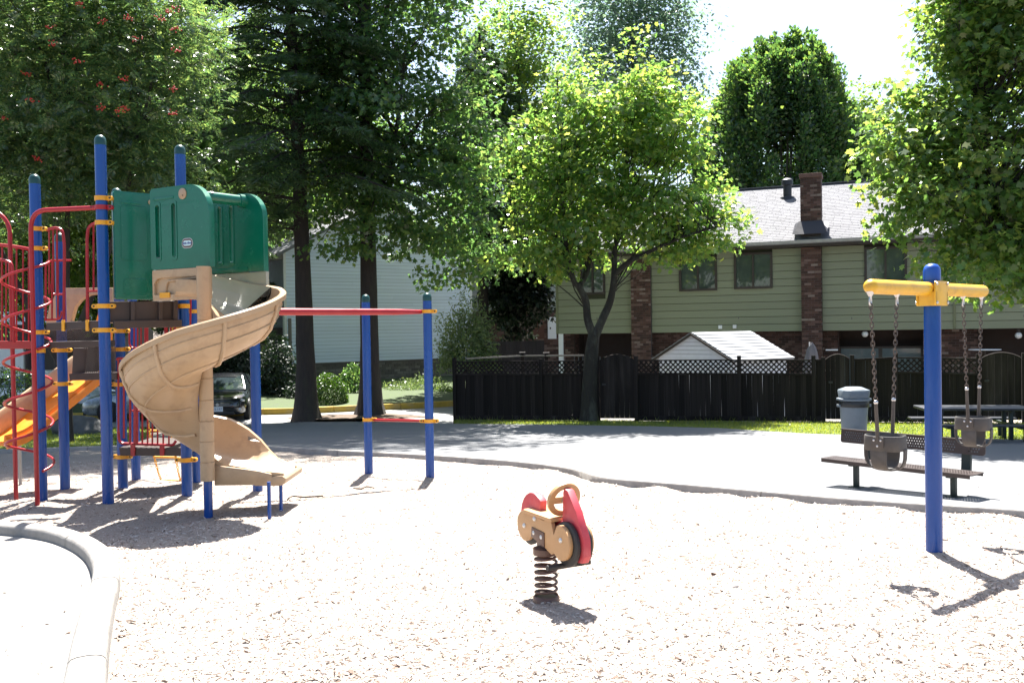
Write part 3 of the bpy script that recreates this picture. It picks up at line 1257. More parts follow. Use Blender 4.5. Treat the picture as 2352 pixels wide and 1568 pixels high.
Ln = Ln + rs.randn(len(Ln), 3) * .25
leaves("crown", Lc, La, Ln, .098 * (.8 + .4 * rs.rand(len(Lc))), NARROW, LEAF_ROWAN, t)
BERRY = mat("red_berries", (.42, .03, .015), .5, var=.15, ns=30)
for (px, py) in [(112, 60), (186, 10), (123, 102), (234, 49), (295, 43), (370, 44), (402, 67), (388, 28), (60, 170), (235, 195), (284, 184), (402, 205), (269, 253),
                 (289, 249), (88, 364), (310, 88), (9, 270), (176, 140), (401, 18), (405, 115), (70, 232), (400, 260), (230, 250)]:
    cc = P(px, py, c.y - 2.3 - .4 * rs.rand())
    if px in (60, 9, 88):
        cc = P(px, py, c.y - 1.9)
    mb = MB()
    for k in range(13):
        mb.sphere(cc + Vector((rs.randn() * .055, rs.randn() * .04, rs.randn() * .03)), .017, 5, 3)
    mb.build("berry_bunch", BERRY, t)["kind"] = "stuff"


# --- background trees
def back_tree(name, label, px, Y, row_top, row_bot, wpx, lm, seed, ncl_=170, per=45, size=.24, templ=KITE, bm_=BARKD, flat=.55, shape=1.0, group=None, jit=.8, inner=.2, amp=.4, rad=None, nl=30):
    ncl = int(ncl_ * 1.5)
    s = F / Y
    x = P(px, 500, Y).x
    gz = zg(0, Y)
    zt, zb = P(px, row_top, Y).z, P(px, row_bot, Y).z
    rx = wpx / 2 / s
    base = Vector((x, Y, gz))
    zc, rz = (zt + zb) / 2, (zt - zb) / 2
    tr = [([base + Vector((0, 0, -.1)), Vector((x, Y, gz * .5 + zb * .5)), Vector((x + .1, Y, zc)), Vector((x + .1, Y, zt - .7 * rz))], .12 + .02 * rx, .05, 1.3)]
    ells = [(x, Y, zc, rx, rx * .9, rz), (x - rx * .4, Y, zc - rz * .35, rx * .6, rx * .6, rz * .5), (x + rx * .4, Y, zc - rz * .3, rx * .6, rx * .6, rz * .5), (x, Y, zc + rz * .4, rx * .65, rx * .6, rz * .6)]
    return broadleaf(name, label, "tree", base, tr, ells, ncl, per, rad or rx * .13, size, templ, lm, bm_, seed, group, amp=amp, inner=inner, flat=flat, nlimb=nl, jit=jit, limb_r=.06)


BT = "trees rising behind the playground and the houses"
back_tree("broadleaf_tree", "yellow green tree glowing behind the red spiral climber", 60, 33, 200, 720, 430, LEAF_LIGHT, 41, 230, 45, .2, group=BT)
back_tree("broadleaf_tree", "sunlit tree behind the tallest blue post", 300, 36, 150, 700, 420, LEAF_LIGHT, 42, 210, 45, .22, group=BT)
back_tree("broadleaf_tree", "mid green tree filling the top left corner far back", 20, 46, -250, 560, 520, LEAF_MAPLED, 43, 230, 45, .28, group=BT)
back_tree("broadleaf_tree", "light green tree behind the green slide hood", 560, 44, 40, 640, 400, LEAF_LIGHT, 44, 190, 45, .25, group=BT)
back_tree("broadleaf_tree", "green tree filling the gap between fir and dark maple", 770, 52, 60, 620, 380, LEAF_LIGHT, 45, 150, 42, .28, group=BT)
back_tree("broadleaf_tree", "pale feathery tree left of the bright maple's top", 1190, 40, -90, 640, 330, LEAF_MAPLER, 46, 330, 55, .19, KITE, group=BT)
back_tree("poplar_tree", "pale grey green poplar standing alone against the white sky", 1455, 62, -200, 360, 330, LEAF_PALE, 47, 300, 52, .28, KITE, BARKG, .9, group=BT, amp=.35, rad=.8)
back_tree("broadleaf_tree", "small light tree between the rounded hornbeam and the right maple", 1985, 58, 200, 560, 170, LEAF_LIGHT, 48, 200, 45, .24, group=BT)
back_tree("broadleaf_tree", "dark tree hiding the gap between the two houses", 1180, 39, 500, 790, 170, LEAF_DARK, 49, 150, 50, .2, group=BT, inner=.1)
back_tree("broadleaf_tree", "deep green tree behind the bright maple's lower crown", 1290, 50, 240, 640, 260, LEAF_MAPLED, 50, 150, 45, .25, group=BT)
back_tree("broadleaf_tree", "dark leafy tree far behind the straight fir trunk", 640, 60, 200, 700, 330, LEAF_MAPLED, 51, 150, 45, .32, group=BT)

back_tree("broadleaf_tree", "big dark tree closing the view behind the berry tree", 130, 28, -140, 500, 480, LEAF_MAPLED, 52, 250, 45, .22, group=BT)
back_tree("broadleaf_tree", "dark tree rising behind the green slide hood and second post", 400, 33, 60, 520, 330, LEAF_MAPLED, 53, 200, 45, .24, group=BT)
back_tree("broadleaf_tree", "low yellow green tree behind the deck of the climber", 215, 38, 470, 760, 300, LEAF_LIGHT, 54, 150, 45, .2, group=BT)
back_tree("broadleaf_tree", "low dark tree at the edge of the left lot", -40, 36, 380, 800, 260, LEAF_MAPLED, 55, 150, 45, .2, group=BT)

for i_, (px_, Y_, rt_, rb_, w_, lm_, lab_) in enumerate(((-420, 42, 60, 760, 560, LEAF_MAPLED, "broad dark tree far out beyond the left lot"), (-900, 55, 120, 780, 640, LEAF_LIGHT, "light tree farthest out on the left"),
                                        (2700, 48, 60, 700, 560, LEAF_MAPLED, "dark tree beyond the right end of the green house"), (3100, 60, 120, 720, 640, LEAF_LIGHT, "light tree farthest out on the right"))):
    back_tree("broadleaf_tree", lab_, px_, Y_, rt_, rb_, w_, lm_, 90 + i_, 150, 40, .34, group=BT)

back_tree("broadleaf_tree", "mid green tree joining the berry tree and the fir at the top", 500, 47, 40, 560, 360, LEAF_LIGHT, 95, 200, 48, .26, group=BT)

# --- hornbeam: a broad egg of upright plumes
Yh = 56
x = P(1795, 400, Yh).x
base = Vector((x, Yh, zg(0, Yh)))
t = thing("hornbeam_tree", "large rounded dark green hornbeam rising behind the grey roof", "tree", base, BT)
rs = np.random.RandomState(61)
trunk_tube(MB(), [base + Vector((0, 0, -.1)), base + Vector((0, 0, 3)), base + Vector((0, 0, 6))], .35, .1, 12, 1.3, 61).build("trunk", BARKG, t)
zt = P(1795, 118, Yh).z
zb = 1.0
Cs, Ax, Nr = [], [], []
mb = MB()
for i in range(460):
    a, u_ = rs.rand() * 2 * PI, rs.rand() ** .5
    rr = 5.55 * u_
    h_env = zt - 9.0 * u_ ** 3 + rs.randn() * .5
    r_at = Vector((math.cos(a), math.sin(a), 0)) * rr
    top = Vector((x, Yh, 0)) + r_at + Vector((0, 0, h_env))
    ln = 2.6 + 1.8 * rs.rand()
    if u_ > .62 and rs.rand() < .75:
        top.z = zb + rs.rand() * (h_env - zb) + 1.0
    n = 420
    tt = rs.rand(n)
    w_ = (.18 + .78 * tt ** .8 * (1 - tt ** 4 * .5))
    off = rs.randn(n, 2) * (w_ * .55)[:, None]
    pz = top.z - tt * ln
    Cs.append(np.stack([top.x + off[:, 0] - r_at.x * .06 * tt * ln * .3, top.y + off[:, 1] - r_at.y * .06 * tt * ln * .3, pz], -1))
    ax = np.stack([off[:, 0] * 1.6, off[:, 1] * 1.6, .25 + .5 * rs.rand(n)], -1) + rs.randn(n, 3) * .3
    Ax.append(ax)
    Nr.append(unit(np.stack([off[:, 0], off[:, 1], np.full(n, .35)], -1) + rs.randn(n, 3) * .5))
    if i % 9 == 0:
        mb.tube(smooth_path([base + Vector((0, 0, 2.5)), Vector((x, Yh, 0)) + r_at * .7 + Vector((0, 0, max(4, top.z - ln - 1))), top], 4), [.08 - .0055 * k for k in range(9)], 4)
mb.build("limb", BARKG, t)["kind"] = "stuff"
Cs, Ax, Nr = np.concatenate(Cs), np.concatenate(Ax), np.concatenate(Nr)
k = (Cs[:, 2] > -.5)
Cs, Ax, Nr = Cs[k], Ax[k], Nr[k]
leaves("crown", Cs, Ax, Nr, .23 * (.6 + .8 * rs.rand(len(Cs))), KITE, LEAF_HORN, t)


# --- shrubs
def shrub(name, label, c, r3, n, size, lm, seed, templ=KITE, shell=.85, stems=10, amp=.2, jit=.6, cat="shrub", group=None):
    rs = np.random.RandomState(seed)
    base = Vector((c[0], c[1], c[2]))
    t = thing(name, label, cat, base, group)
    D = unit(rs.randn(n, 3))
    D[:, 2] = np.abs(D[:, 2]) * 1.0 - .25
    D = unit(D)
    rad = np.array([bump_r(d, seed, amp, 3.0) for d in D])
    kk = (shell + (1 - shell) * rs.rand(n)) * rad
    Cn = np.array(base) + np.array([0, 0, r3[2] * .25]) + D * kk[:, None] * np.array(r3) * np.array([1, 1, .8])
    nr = unit(D + rs.randn(n, 3) * jit)
    ax = rs.randn(n, 3) + np.array([0, 0, .5])
    leaves("foliage", Cn, ax, nr, size * (.7 + .6 * rs.rand(n)), templ, lm, t)
    mb = MB()
    for k in range(stems):
        d = D[rs.randint(n)]
        e = base + Vector((d[0] * r3[0], d[1] * r3[1], abs(d[2]) * r3[2] * .8)) * .85
        m_ = base.lerp(e, .5) + Vector((0, 0, .15 * r3[2]))
        mb.tube(smooth_path([base + Vector((rs.randn() * .05, rs.randn() * .05, -.05)), m_, e], 3), [.02, .018, .016, .014, .01, .008, .006], 4)
    mb.build("stem", BARKD, t)
    return t


def at_px(px, py, Y):
    p = P(px, py, Y)
    return (p.x, p.y, p.z)


shrub("box_shrub", "clipped round box shrub bright on top beside the fir trunk", at_px(754, 945, 33.5), (.72, .68, 1.35), 9000, .06, LEAF_BOX, 71, shell=.93, amp=.04)
shrub("leafy_shrub", "tall loose sunlit shrub by the corner of the dark fence", at_px(1072, 868, 33.0), (1.15, .9, 2.9), 6500, .14, LEAF_SHR, 72, NARROW, .45, 26, .4)
SH = "shrubs along the foot of the pale house"
shrub("low_shrub", "dark shrub between the two big trunks", at_px(812, 905, 37), (.55, .5, 1.2), 1500, .1, LEAF_MAPLED, 73, group=SH)
shrub("low_shrub", "spreading low shrub right of the straight trunk", at_px(925, 915, 38), (1.0, .7, .8), 2200, .09, LEAF_SHR, 74, NARROW, .5, group=SH, amp=.4)
shrub("low_shrub", "feathery low shrub behind the bar posts", at_px(980, 915, 38.5), (.9, .7, 1.0), 2200, .09, LEAF_SHR, 75, NARROW, .5, group=SH, amp=.4)
shrub("low_shrub", "yellowish low shrub near the fence corner", at_px(1025, 918, 37.5), (.7, .5, .7), 1600, .09, LEAF_LIGHT, 76, NARROW, .5, group=SH, amp=.4)
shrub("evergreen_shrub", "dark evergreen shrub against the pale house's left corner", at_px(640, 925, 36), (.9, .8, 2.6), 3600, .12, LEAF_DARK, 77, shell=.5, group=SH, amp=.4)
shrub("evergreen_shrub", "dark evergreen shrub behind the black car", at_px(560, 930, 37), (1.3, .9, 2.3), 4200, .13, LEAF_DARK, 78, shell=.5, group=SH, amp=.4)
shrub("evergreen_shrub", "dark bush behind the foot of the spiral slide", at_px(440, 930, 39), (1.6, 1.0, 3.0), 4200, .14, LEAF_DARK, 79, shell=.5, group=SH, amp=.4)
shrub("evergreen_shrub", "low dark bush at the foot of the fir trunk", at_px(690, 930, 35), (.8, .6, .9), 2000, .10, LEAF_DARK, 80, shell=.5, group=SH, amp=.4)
shrub("hedge", "low clipped hedge with a sunlit top before the pale car", at_px(20, 935, 27.5), (1.4, .45, 1.15), 5000, .055, LEAF_BOX, 81, shell=.85, cat="hedge", amp=.1)
shrub("low_shrub", "yellow green shrub lit beside the far blue post", at_px(615, 860, 37.5), (.35, .4, 1.5), 700, .1, LEAF_LIGHT, 82, NARROW, .5, amp=.4)
# ------------------------------------------------------------------ green house
SIDG = mat("green_siding", (.215, .235, .155), .75, var=.06, ns=4, rand=.05, bump=.15, bs=40, stretch=(.15, 1, 3), dirt=(.20, .22, .13), dirt_s=2, dirt_amt=.3)
TRIMB = mat("dark_brown_trim", (.035, .027, .022), .6)
GUTTER = mat("grey_gutter", (.30, .30, .29), .45)
SHING = mat("grey_shingles", (.15, .15, .16), .92, var=.12, ns=20, rand=.14, bump=.5, bs=120)
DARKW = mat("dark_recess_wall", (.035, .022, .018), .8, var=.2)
mbr, nt, b = _nt("house_brick")
r = rnd(nt)
c = ramp(nt, r, [(0, (.022, .013, .012)), (.35, (.052, .026, .021)), (.7, (.10, .05, .04)), (.88, (.16, .10, .085)), (1, (.28, .23, .20))])
c = mixc(nt, mathn(nt, 'MULTIPLY', noise_n(nt, tex(nt), 25, 5), .6), c, (.10, .055, .04))
nt.links.new(c, b.inputs["Base Color"])
b.inputs["Roughness"].default_value = .9
BRICK = mbr
mbr, nt, b = _nt("grey_brick")
r = rnd(nt)
c = ramp(nt, r, [(0, (.12, .105, .095)), (.5, (.20, .175, .16)), (1, (.30, .275, .25))])
c = mixc(nt, mathn(nt, 'MULTIPLY', noise_n(nt, tex(nt), 15, 4), .5), c, (.15, .13, .12))
nt.links.new(c, b.inputs["Base Color"])
b.inputs["Roughness"].default_value = .92
BRICKG = mbr
MORT = mat("mortar", (.10, .085, .075), .95, var=.2, ns=20)
MORTG = mat("grey_mortar", (.13, .125, .12), .95, var=.2, ns=20)
WHITEP = mat("white_paint", (.78, .79, .80), .6, var=.04)
U = Vector((.927, -.375, 0)).normalized()      # along the front, to the right
NF = Vector((-U.y * -1, 0, 0))
NF = Vector((U.y, -U.x, 0))                    # out of the front, towards the camera
W0 = Vector(((1700 - 1176) / F * 31, 31, 0))
ROTU = math.atan2(U.y, U.x)
ZG2 = -SLOPE * YFLAT


def on_wall(px, w0, u, off=0., n=None):
    """distance along a wall line at which picture column px (near the horizon) meets it"""
    k = (px - 1176) / F
    p = w0 + (n or Vector((0, 0, 0))) * off
    return (k * p.y - p.x) / (u.x - k * u.y)


def HW(t, z, out=0.):
    p = W0 + U * t + NF * out
    return Vector((p.x, p.y, z))


T = lambda px: on_wall(px, W0, U)
zS, zE = 1.27, 4.02                            # foot of the siding, soffit
tL, tR = T(1280), T(2520)
house = thing("green_house", "sage green townhouse with grey roof and brick chimney behind the fence", "house", HW(tL, ZG2))
rsb = np.random.RandomState(5)
BR_SING = [0]


def wall_box(name, t0, t1, z0, z1, o0, o1, m, parent, bevel=0.):
    mb = MB()
    mb.box(HW((t0 + t1) / 2, (z0 + z1) / 2, (o0 + o1) / 2), (t1 - t0, o1 - o0, z1 - z0), rz=ROTU)
    return mb.build(name, m, parent, smooth=False, bevel=bevel)


# core walls
wall_box("upper_wall", tL + .02, tR, zS + .02, zE, -7.8, -.04, mat("sheathing", (.04, .045, .025), .9), house)
holes = [(T(1310), T(1452)), (T(1925), T(2122)), (T(2252), T(2420))]
xs = [tL + .12] + [v for h in holes for v in h] + [tR]
low = thing("ground_floor", None, None, HW(tL, ZG2))
low.parent = house
low.location = (0, 0, 0)
# brick ground floor between the recesses; bricks are laid on these cores
brick_me = unit_box("brick", BRICK)
brick_spots = []


def brick_face(spots, o, ux, nz_len, h, n_out, bl=.20, bh=.066, j=.011, depth=.03, ends=True):
    """running-bond brick positions on a face: o = lower left corner, ux along"""
    rows = int(h / (bh + j))
    bh2 = h / rows - j
    for r_ in range(rows):
        z = r_ * (bh2 + j) + bh2 / 2
        x = -(bl + j) / 2 if r_ % 2 else 0
        while x < nz_len - .01:
            a, e = max(0, x), min(nz_len, x + bl)
            if e - a > .04:
                spots.append((o + ux * ((a + e) / 2) + Vector((0, 0, z + j / 2)), math.atan2(ux.y, ux.x), (e - a, depth + .008 * rsb.rand(), bh2), n_out))
            x += bl + j


def chim(px0, px1, z0, z1, out, name):
    """brick pier on the wall: core + bricks on the seen faces"""
    t0, t1 = T(px0), T(px1)
    core = wall_box(name, t0 + .012, t1 - .012, z0, z1, -.3 if z1 > zE else -.03, out - .012, MORT, house)
    sp = []
    brick_face(sp, HW(t0, z0, out - .012), U, t1 - t0, z1 - z0, NF)
    d0 = out if z1 <= zE else out + .3
    brick_face(sp, HW(t0 + .012, z0, out - d0), NF, d0 - .02, z1 - z0, -U)
    return core, sp


ch_all = []
core, sp = chim(1843, 1890, ZG2 + .9, zE - .02, .22, "chimney_breast")
ch_all.append((core, sp))
t0, t1 = T(1843), T(1890)
ztop = P(1866, 398, HW((t0 + t1) / 2, 0, .2).y).z
zst = P(1866, 512, HW((t0 + t1) / 2, 0, .2).y).z
stack = MB().box(HW((t0 + t1) / 2, (zst - .5 + ztop - .12) / 2, -.09), (t1 - t0 - .024, .60, ztop - .12 - zst + .5), rz=ROTU).build("chimney", MORT, house, smooth=False)
sp = []
brick_face(sp, HW(t0, zst, .21), U, t1 - t0, ztop - .14 - zst, NF)
brick_face(sp, HW(t0 + .012, zst, -.37), NF, .57, ztop - .14 - zst, -U)
brick_face(sp, HW(t1 - .012, zst, -.37), NF, .57, ztop - .14 - zst, U)
ch_all.insert(0, (stack, sp))
MB().box(HW((t0 + t1) / 2, ztop - .07, -.09), (t1 - t0 + .07, .70, .13), rz=ROTU).build("chimney_cap", mat("cap_brick", (.13, .07, .055), .9, var=.3, ns=20), stack, smooth=False, bevel=.015)
core, sp = chim(1453, 1498, ZG2 + .9, zE - .02, .16, "brick_pillar")
ch_all.append((core, sp))
zlow = ZG2 + .9
for a, b_ in zip(xs[0::2], xs[1::2]):
    c_ = wall_box("brick_wall", a + .012, b_ - .012, zlow - .9, zS, -1.0, -.562, MORT, house)
    sp = []
    brick_face(sp, HW(a, zlow, -.562), U, b_ - a, zS - zlow - .01, NF)
    brick_face(sp, HW(b_ - .012, zlow, -1.0), NF, .42, zS - zlow - .01, U)
    ch_all.append((c_, sp))
# the 300 bricks that show largest are single bricks, the others one part
cnt = 0
rest = MB()
for core, sp in ch_all:
    for (p, rz, sc, n_) in sp:
        if cnt < 300:
            piece("brick", brick_me, core, p, (0, 0, rz), sc)
            cnt += 1
        else:
            rest.box(p, sc, rz=rz)
o = rest.build("brickwork", BRICK, house, smooth=False)
o['kind'] = "stuff"
# recesses
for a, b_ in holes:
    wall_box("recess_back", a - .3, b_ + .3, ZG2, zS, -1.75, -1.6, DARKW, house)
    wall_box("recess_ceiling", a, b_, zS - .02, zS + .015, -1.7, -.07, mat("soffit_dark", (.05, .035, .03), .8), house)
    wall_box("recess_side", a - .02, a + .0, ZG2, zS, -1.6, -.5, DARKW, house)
# patio doors with glass in the middle recess
a, b_ = holes[1]
fr = wall_box("patio_door", a, b_, zS - 1.95, zS - .55, -.95, -.90, TRIMB, house)
wt = (b_ - a)
for k in range(2):
    wall_box("glass_pane", a + .06 + k * wt / 2, a + wt / 2 - .06 + k * wt / 2, zS - 1.9, zS - .62, -.899, -.885, mat("reflecting_glass", (.10, .14, .15), .05, spec=1.0), fr)
a2, b2 = holes[0]
for k in range(14):
    t_ = a2 + .1 + k * (b2 - a2 - .2) / 13
    wall_box("baluster", t_ - .015, t_ + .015, ZG2 + .9, ZG2 + 1.75, -.16, -.13, mat("grey_picket", (.10, .10, .10), .7), house)
GLOBE = mat("white_globe_glass", (.7, .7, .68), .3)
for px, py in ((1987, 767), (2341, 770)):
    t_ = T(px)
    p = HW(t_, P(px, py, HW(t_, 0, -.2).y).z, -.14)
    lg = MB().sphere(p, .10, 14, 10).build("globe_lamp", GLOBE, house)
    MB().lathe([(.05, 0), (.05, .05), (.02, .16)], p + Vector((0, 0, .09)), 10).build("lamp_holder", TRIMB, lg)
# siding boards, four lengths per course between the piers
board_me = unit_box("siding_board", SIDG)
wins = []
for (p0, p1, r0, r1) in ((1688, 1776, 580, 663), (1562, 1649, 590, 668), (1335, 1392, 600, 676), (1987, 2085, 566, 648), (2290, 2380, 560, 640)):
    t0, t1 = T(p0), T(p1)
    ym = HW((t0 + t1) / 2, 0).y
    pm = (p0 + p1) / 2
    wins.append((t0, t1, P(pm, r1, ym).z, P(pm, r0, ym).z))
piers = [(T(1453), T(1498)), (T(1843), T(1890)), (T(2190), T(2196))]
spans = [(tL, piers[0][0]), (piers[0][1], piers[1][0]), (piers[1][1], piers[2][0]), (piers[2][1], tR)]
course = (zE - zS) / 11
for (a, b_) in spans:
    for k in range(11):
        z0, z1 = zS + k * course, zS + (k + 1) * course - .014
        # cut round the windows
        free = [(a, b_)]
        for (w0_, w1_, wz0, wz1) in wins:
            if min(z1, wz1) - max(z0, wz0) > .3 * course:
                nf = []
                for (x0, x1) in free:
                    if w1_ <= x0 or w0_ >= x1:
                        nf.append((x0, x1))
                    else:
                        if w0_ > x0:
                            nf.append((x0, w0_))
                        if w1_ < x1:
                            nf.append((w1_, x1))
                free = nf
        for (x0, x1) in free:
            if x1 - x0 < .05:
                continue
            ob = piece("siding_board", board_me, house, HW((x0 + x1) / 2, (z0 + z1) / 2, -.012), (R(-3.2), 0, ROTU), (x1 - x0 - .004, .022, z1 - z0))
# corner boards and pier cover strip
wall_box("corner_board", tL - .03, tL + .06, zS, zE, -.03, .03, mat("green_trim", (.15, .165, .09), .7), house)
wall_box("corner_board", T(2190), T(2196), zS, zE, -.03, .03, mat("green_trim", (.15, .165, .09), .7), house)
wall_box("corner_post", T(1283), T(1293), ZG2, zS, -.06, .0, WHITEP, house)
# windows: frame, mullion, panes
for (t0, t1, z0, z1) in wins:
    fw = MB()
    w_ = .075
    for (x0, x1, y0, y1) in ((t0, t0 + w_, z0, z1), (t1 - w_, t1, z0, z1), (t0 + w_, t1 - w_, z0, z0 + w_), (t0 + w_, t1 - w_, z1 - w_, z1), ((t0 + t1) / 2 - .03, (t0 + t1) / 2 + .03, z0 + w_, z1 - w_)):
        fw.box(HW((x0 + x1) / 2, (y0 + y1) / 2, .012), (x1 - x0, .09, y1 - y0), rz=ROTU)
    win = fw.build("window", TRIMB, house, smooth=False)
    for (x0, x1) in ((t0 + w_, (t0 + t1) / 2 - .03), ((t0 + t1) / 2 + .03, t1 - w_)):
        wall_box("pane", x0, x1, z0 + w_, z1 - w_, -.012, -.004, mat("upper_window_glass", (.055, .075, .065), .04, spec=1.0), win)  # grey-green base lifted in place of reflected foliage
for px, py in ((1655, 751), (1688, 750)):
    t_ = T(px)
    z = P(px, py, HW(t_, 0).y).z
    wall_box("wall_vent", t_ - .06, t_ + .06, z - .06, z + .06, 0.0, .07, WHITEP, house, bevel=.01)
wall_box("bracket_light", T(1897), T(1925), .62, .66, .1, .16, WHITEP, house)
# eaves: soffit, fascia, gutter
wall_box("soffit", tL - .3, tR, zE, zE + .03, -.3, .42, mat("soffit_paint", (.05, .04, .035), .7), house)
wall_box("fascia", tL - .3, tR, zE + .005, zE + .17, .42, .45, TRIMB, house)
gz = zE + .10
mbg = MB()
prof = [(-.0, 0), (.10, 0), (.12, .10), (.11, .10), (.09, .02), (.0, .02)]
mbg.loft([[HW(t_, gz + b2, .452 + a2) for a2, b2 in prof] for t_ in (tL - .3, tR)])
mbg.build("gutter", GUTTER, house, smooth=False)
# roof: deck plus overlapping shingle tabs
zr0 = zE + .17
ridge_back = 4.3
zr1 = P(1850, 426, HW(T(1850), 0, -ridge_back).y).z
roof = MB()
A, B_ = HW(tL - .35, zr0, .5), HW(tR, zr0, .5)
Cc, Dd = HW(tR, zr1, -ridge_back), HW(tL - .35, zr1, -ridge_back)
dn = Vector((0, 0, -.10))
roof.loft([[A, A + dn, Dd + dn, Dd], [B_, B_ + dn, Cc + dn, Cc]])
A2, B2 = HW(tL - .35, zr0, -2 * ridge_back - .5), HW(tR, zr0, -2 * ridge_back - .5)
roof.loft([[Dd, Dd + dn, A2 + dn, A2], [Cc, Cc + dn, B2 + dn, B2]])
rf = roof.build("roof", SHING, house, smooth=False)
sl = (Dd - A)
SL = sl.length
sl.normalize()
nu = U.cross(sl).normalized()
if nu.z < 0:
    nu = -nu
rows = int(SL / .145)
shm = MB()
rot0 = Matrix((U, sl, nu)).transposed()
tilt = Matrix.Rotation(R(-3.0), 3, 'X')
Lr = tR - tL + .35
for r_ in range(rows):
    x = -.15 * (r_ % 2) - .11 * rsb.rand()
    while x < Lr:
        w_ = .30 * (.85 + .3 * rsb.rand())
        a, e = max(0, x), min(Lr, x + w_ - .008)
        if e - a > .05:
            shm.box(A + U * ((a + e) / 2) + sl * ((r_ + .5) * SL / rows) + nu * .012, (e - a, SL / rows * 1.1, .012), rot=rot0 @ tilt)
        x += w_
o = shm.build("shingles", SHING, rf, smooth=False)
o['kind'] = "stuff"
rc = MB()
for k in range(int(Lr / .28)):
    rc.box(Dd + U * (k * .28 + .14) + Vector((0, 0, .035)), (.30, .26, .03), rot=Matrix.Rotation(ROTU, 3, 'Z') @ Matrix.Rotation(R(2.5), 3, 'Y'))
o = rc.build("ridge_tiles", SHING, rf, smooth=False)
o['kind'] = "stuff"
gb = MB()
gb.add([HW(tL, zE, -.05), HW(tL, zE, -2 * ridge_back + .05), HW(tL, zr1 - .15, -ridge_back)], [(0, 1, 2)])
gb.build("gable", SIDG, house, smooth=False)
# flashing skirt at the chimney, roof vent
t0, t1 = T(1843), T(1890)
zf = zst + .06
fl = MB()
tp = [HW(t0 - .04, zf, .26), HW(t1 + .04, zf, .26), HW(t1 + .04, zf, -.45), HW(t0 - .04, zf, -.45)]
zb_ = P(1866, 538, HW(t0, 0, .5).y).z
bt_ = [HW(t0 - .24, zb_, .56), HW(t1 + .20, zb_, .56), HW(t1 + .20, zb_ + .45, -.5), HW(t0 - .24, zb_ + .45, -.5)]
fl.loft([bt_, tp])
fl.build("flashing", mat("black_flashing", (.022, .022, .026), .45), rf, smooth=False)
pv = P(1791, 436, HW(T(1791), 0, -3.4).y)
pv = HW(T(1791), 0, -3.3)
zv = A.z + sl.z * ((3.3 + .5) / (ridge_back + .5)) * SL
pv.z = zv
MB().lathe([(.30, -.12), (.26, .0), (.15, .03), (.15, .42), (.20, .44), (.20, .62), (.12, .68), (0, .69)], pv, 18).build("roof_vent", mat("black_vent", (.02, .02, .024), .5), rf)

# patio bits behind the fence
p = P(2262, 802, HW(T(2262), 0, .5).y)
t = thing("patio_table", "small white round patio table on the far right terrace", "table", Vector((p.x, p.y, ZG2)))
MB().lathe([(.45, p.z - .02), (.45, p.z)], (p.x, p.y, 0), 20).build("table_top", WHITEP, t)
MB().lathe([(.2, ZG2), (.03, ZG2 + .05), (.03, p.z - .02)], (p.x, p.y, 0), 10).build("leg", TRIMB, t)

# ------------------------------------------------------------------ pale blue house at the left
SIDB = mat("pale_blue_siding", (.74, .83, 1.0), .6, var=.04, ns=3, rand=.03, bump=.1, bs=30)
UB = Vector((.81, .58, 0)).normalized()
NB = Vector((UB.y, -UB.x, 0))
WB = P(655, 700, 40)
WB.z = 0
ROTB = math.atan2(UB.y, UB.x)
LB = on_wall(1084, WB, UB)


def HB(t, z, out=0.):
    p_ = WB + UB * t + NB * out
    return Vector((p_.x, p_.y, z))


zsb = P(655, 836, 40).z
zeb = P(652, 578, 40).z
ph = thing("pale_house", "pale blue clapboard house on a brick base behind the trunks", "house", HB(0, ZG2))


def wb(name, t0, t1, z0, z1, o0, o1, m, parent, bevel=0.):
    return MB().box(HB((t0 + t1) / 2, (z0 + z1) / 2, (o0 + o1) / 2), (t1 - t0, o1 - o0, z1 - z0), rz=ROTB).build(name, m, parent, smooth=False, bevel=bevel)


wb("wall", .02, LB - .02, zsb, zeb, -9, -.03, mat("sheathing_blue", (.30, .36, .42), .9), ph)
pk = MB()
apex = zeb + LB * .5 * .52
pk.loft([[HB(-.0, zeb, -.03), HB(LB, zeb, -.03), HB(LB / 2, apex, -.03)], [HB(0, zeb, -9), HB(LB, zeb, -9), HB(LB / 2, apex, -9)]])
pk.build("gable", SIDB, ph, smooth=False)
rfb = MB()
for (a, b_) in (((-.5, zeb - .26), (LB / 2, apex)), ((LB + .5, zeb - .26), (LB / 2, apex))):
    rfb.loft([[HB(a[0], a[1], .45), HB(a[0], a[1] + .14, .45), HB(b_[0], b_[1] + .14, .45), HB(b_[0], b_[1], .45)],
              [HB(a[0], a[1], -9.4), HB(a[0], a[1] + .14, -9.4), HB(b_[0], b_[1] + .14, -9.4), HB(b_[0], b_[1], -9.4)]])
rfb.build("roof", SHING, ph, smooth=False)
bme = unit_box("siding_board", SIDB)
nc = 31
hc = (zeb - zsb) / nc
for k in range(nc):
    cuts_ = sorted([0, LB] + [LB * (.3 + .4 * rsb.rand())])
    for a, b_ in zip(cuts_, cuts_[1:]):
        piece("siding_board", bme, ph, HB((a + b_) / 2, zsb + (k + .5) * hc, -.012), (R(-4), 0, ROTB), (b_ - a - .004, .02, hc - .012))
wb("corner_board", -.05, .06, zsb, zeb, -.06, .012, WHITEP, ph)
wb("corner_board", LB - .06, LB + .05, zsb, zeb, -.06, .012, WHITEP, ph)
bw = wb("brick_base", 0, LB, ZG2 - .1, zsb - .02, -8, -.05, MORTG, ph)
bgm = unit_box("brick", BRICKG)
sp = []
brick_face(sp, HB(0, ZG2 - .1, -.05), UB, LB, zsb - .07 - ZG2 + .1, NB, .30, .10, .014, .04)
sp.sort(key=lambda s_: -s_[0].z)
rest = MB()
for i, (p, rz, sc, n_) in enumerate(sp):
    if i < 300:
        piece("brick", bgm, bw, p, (0, 0, rz), sc)
    else:
        rest.box(p, sc, rz=rz)
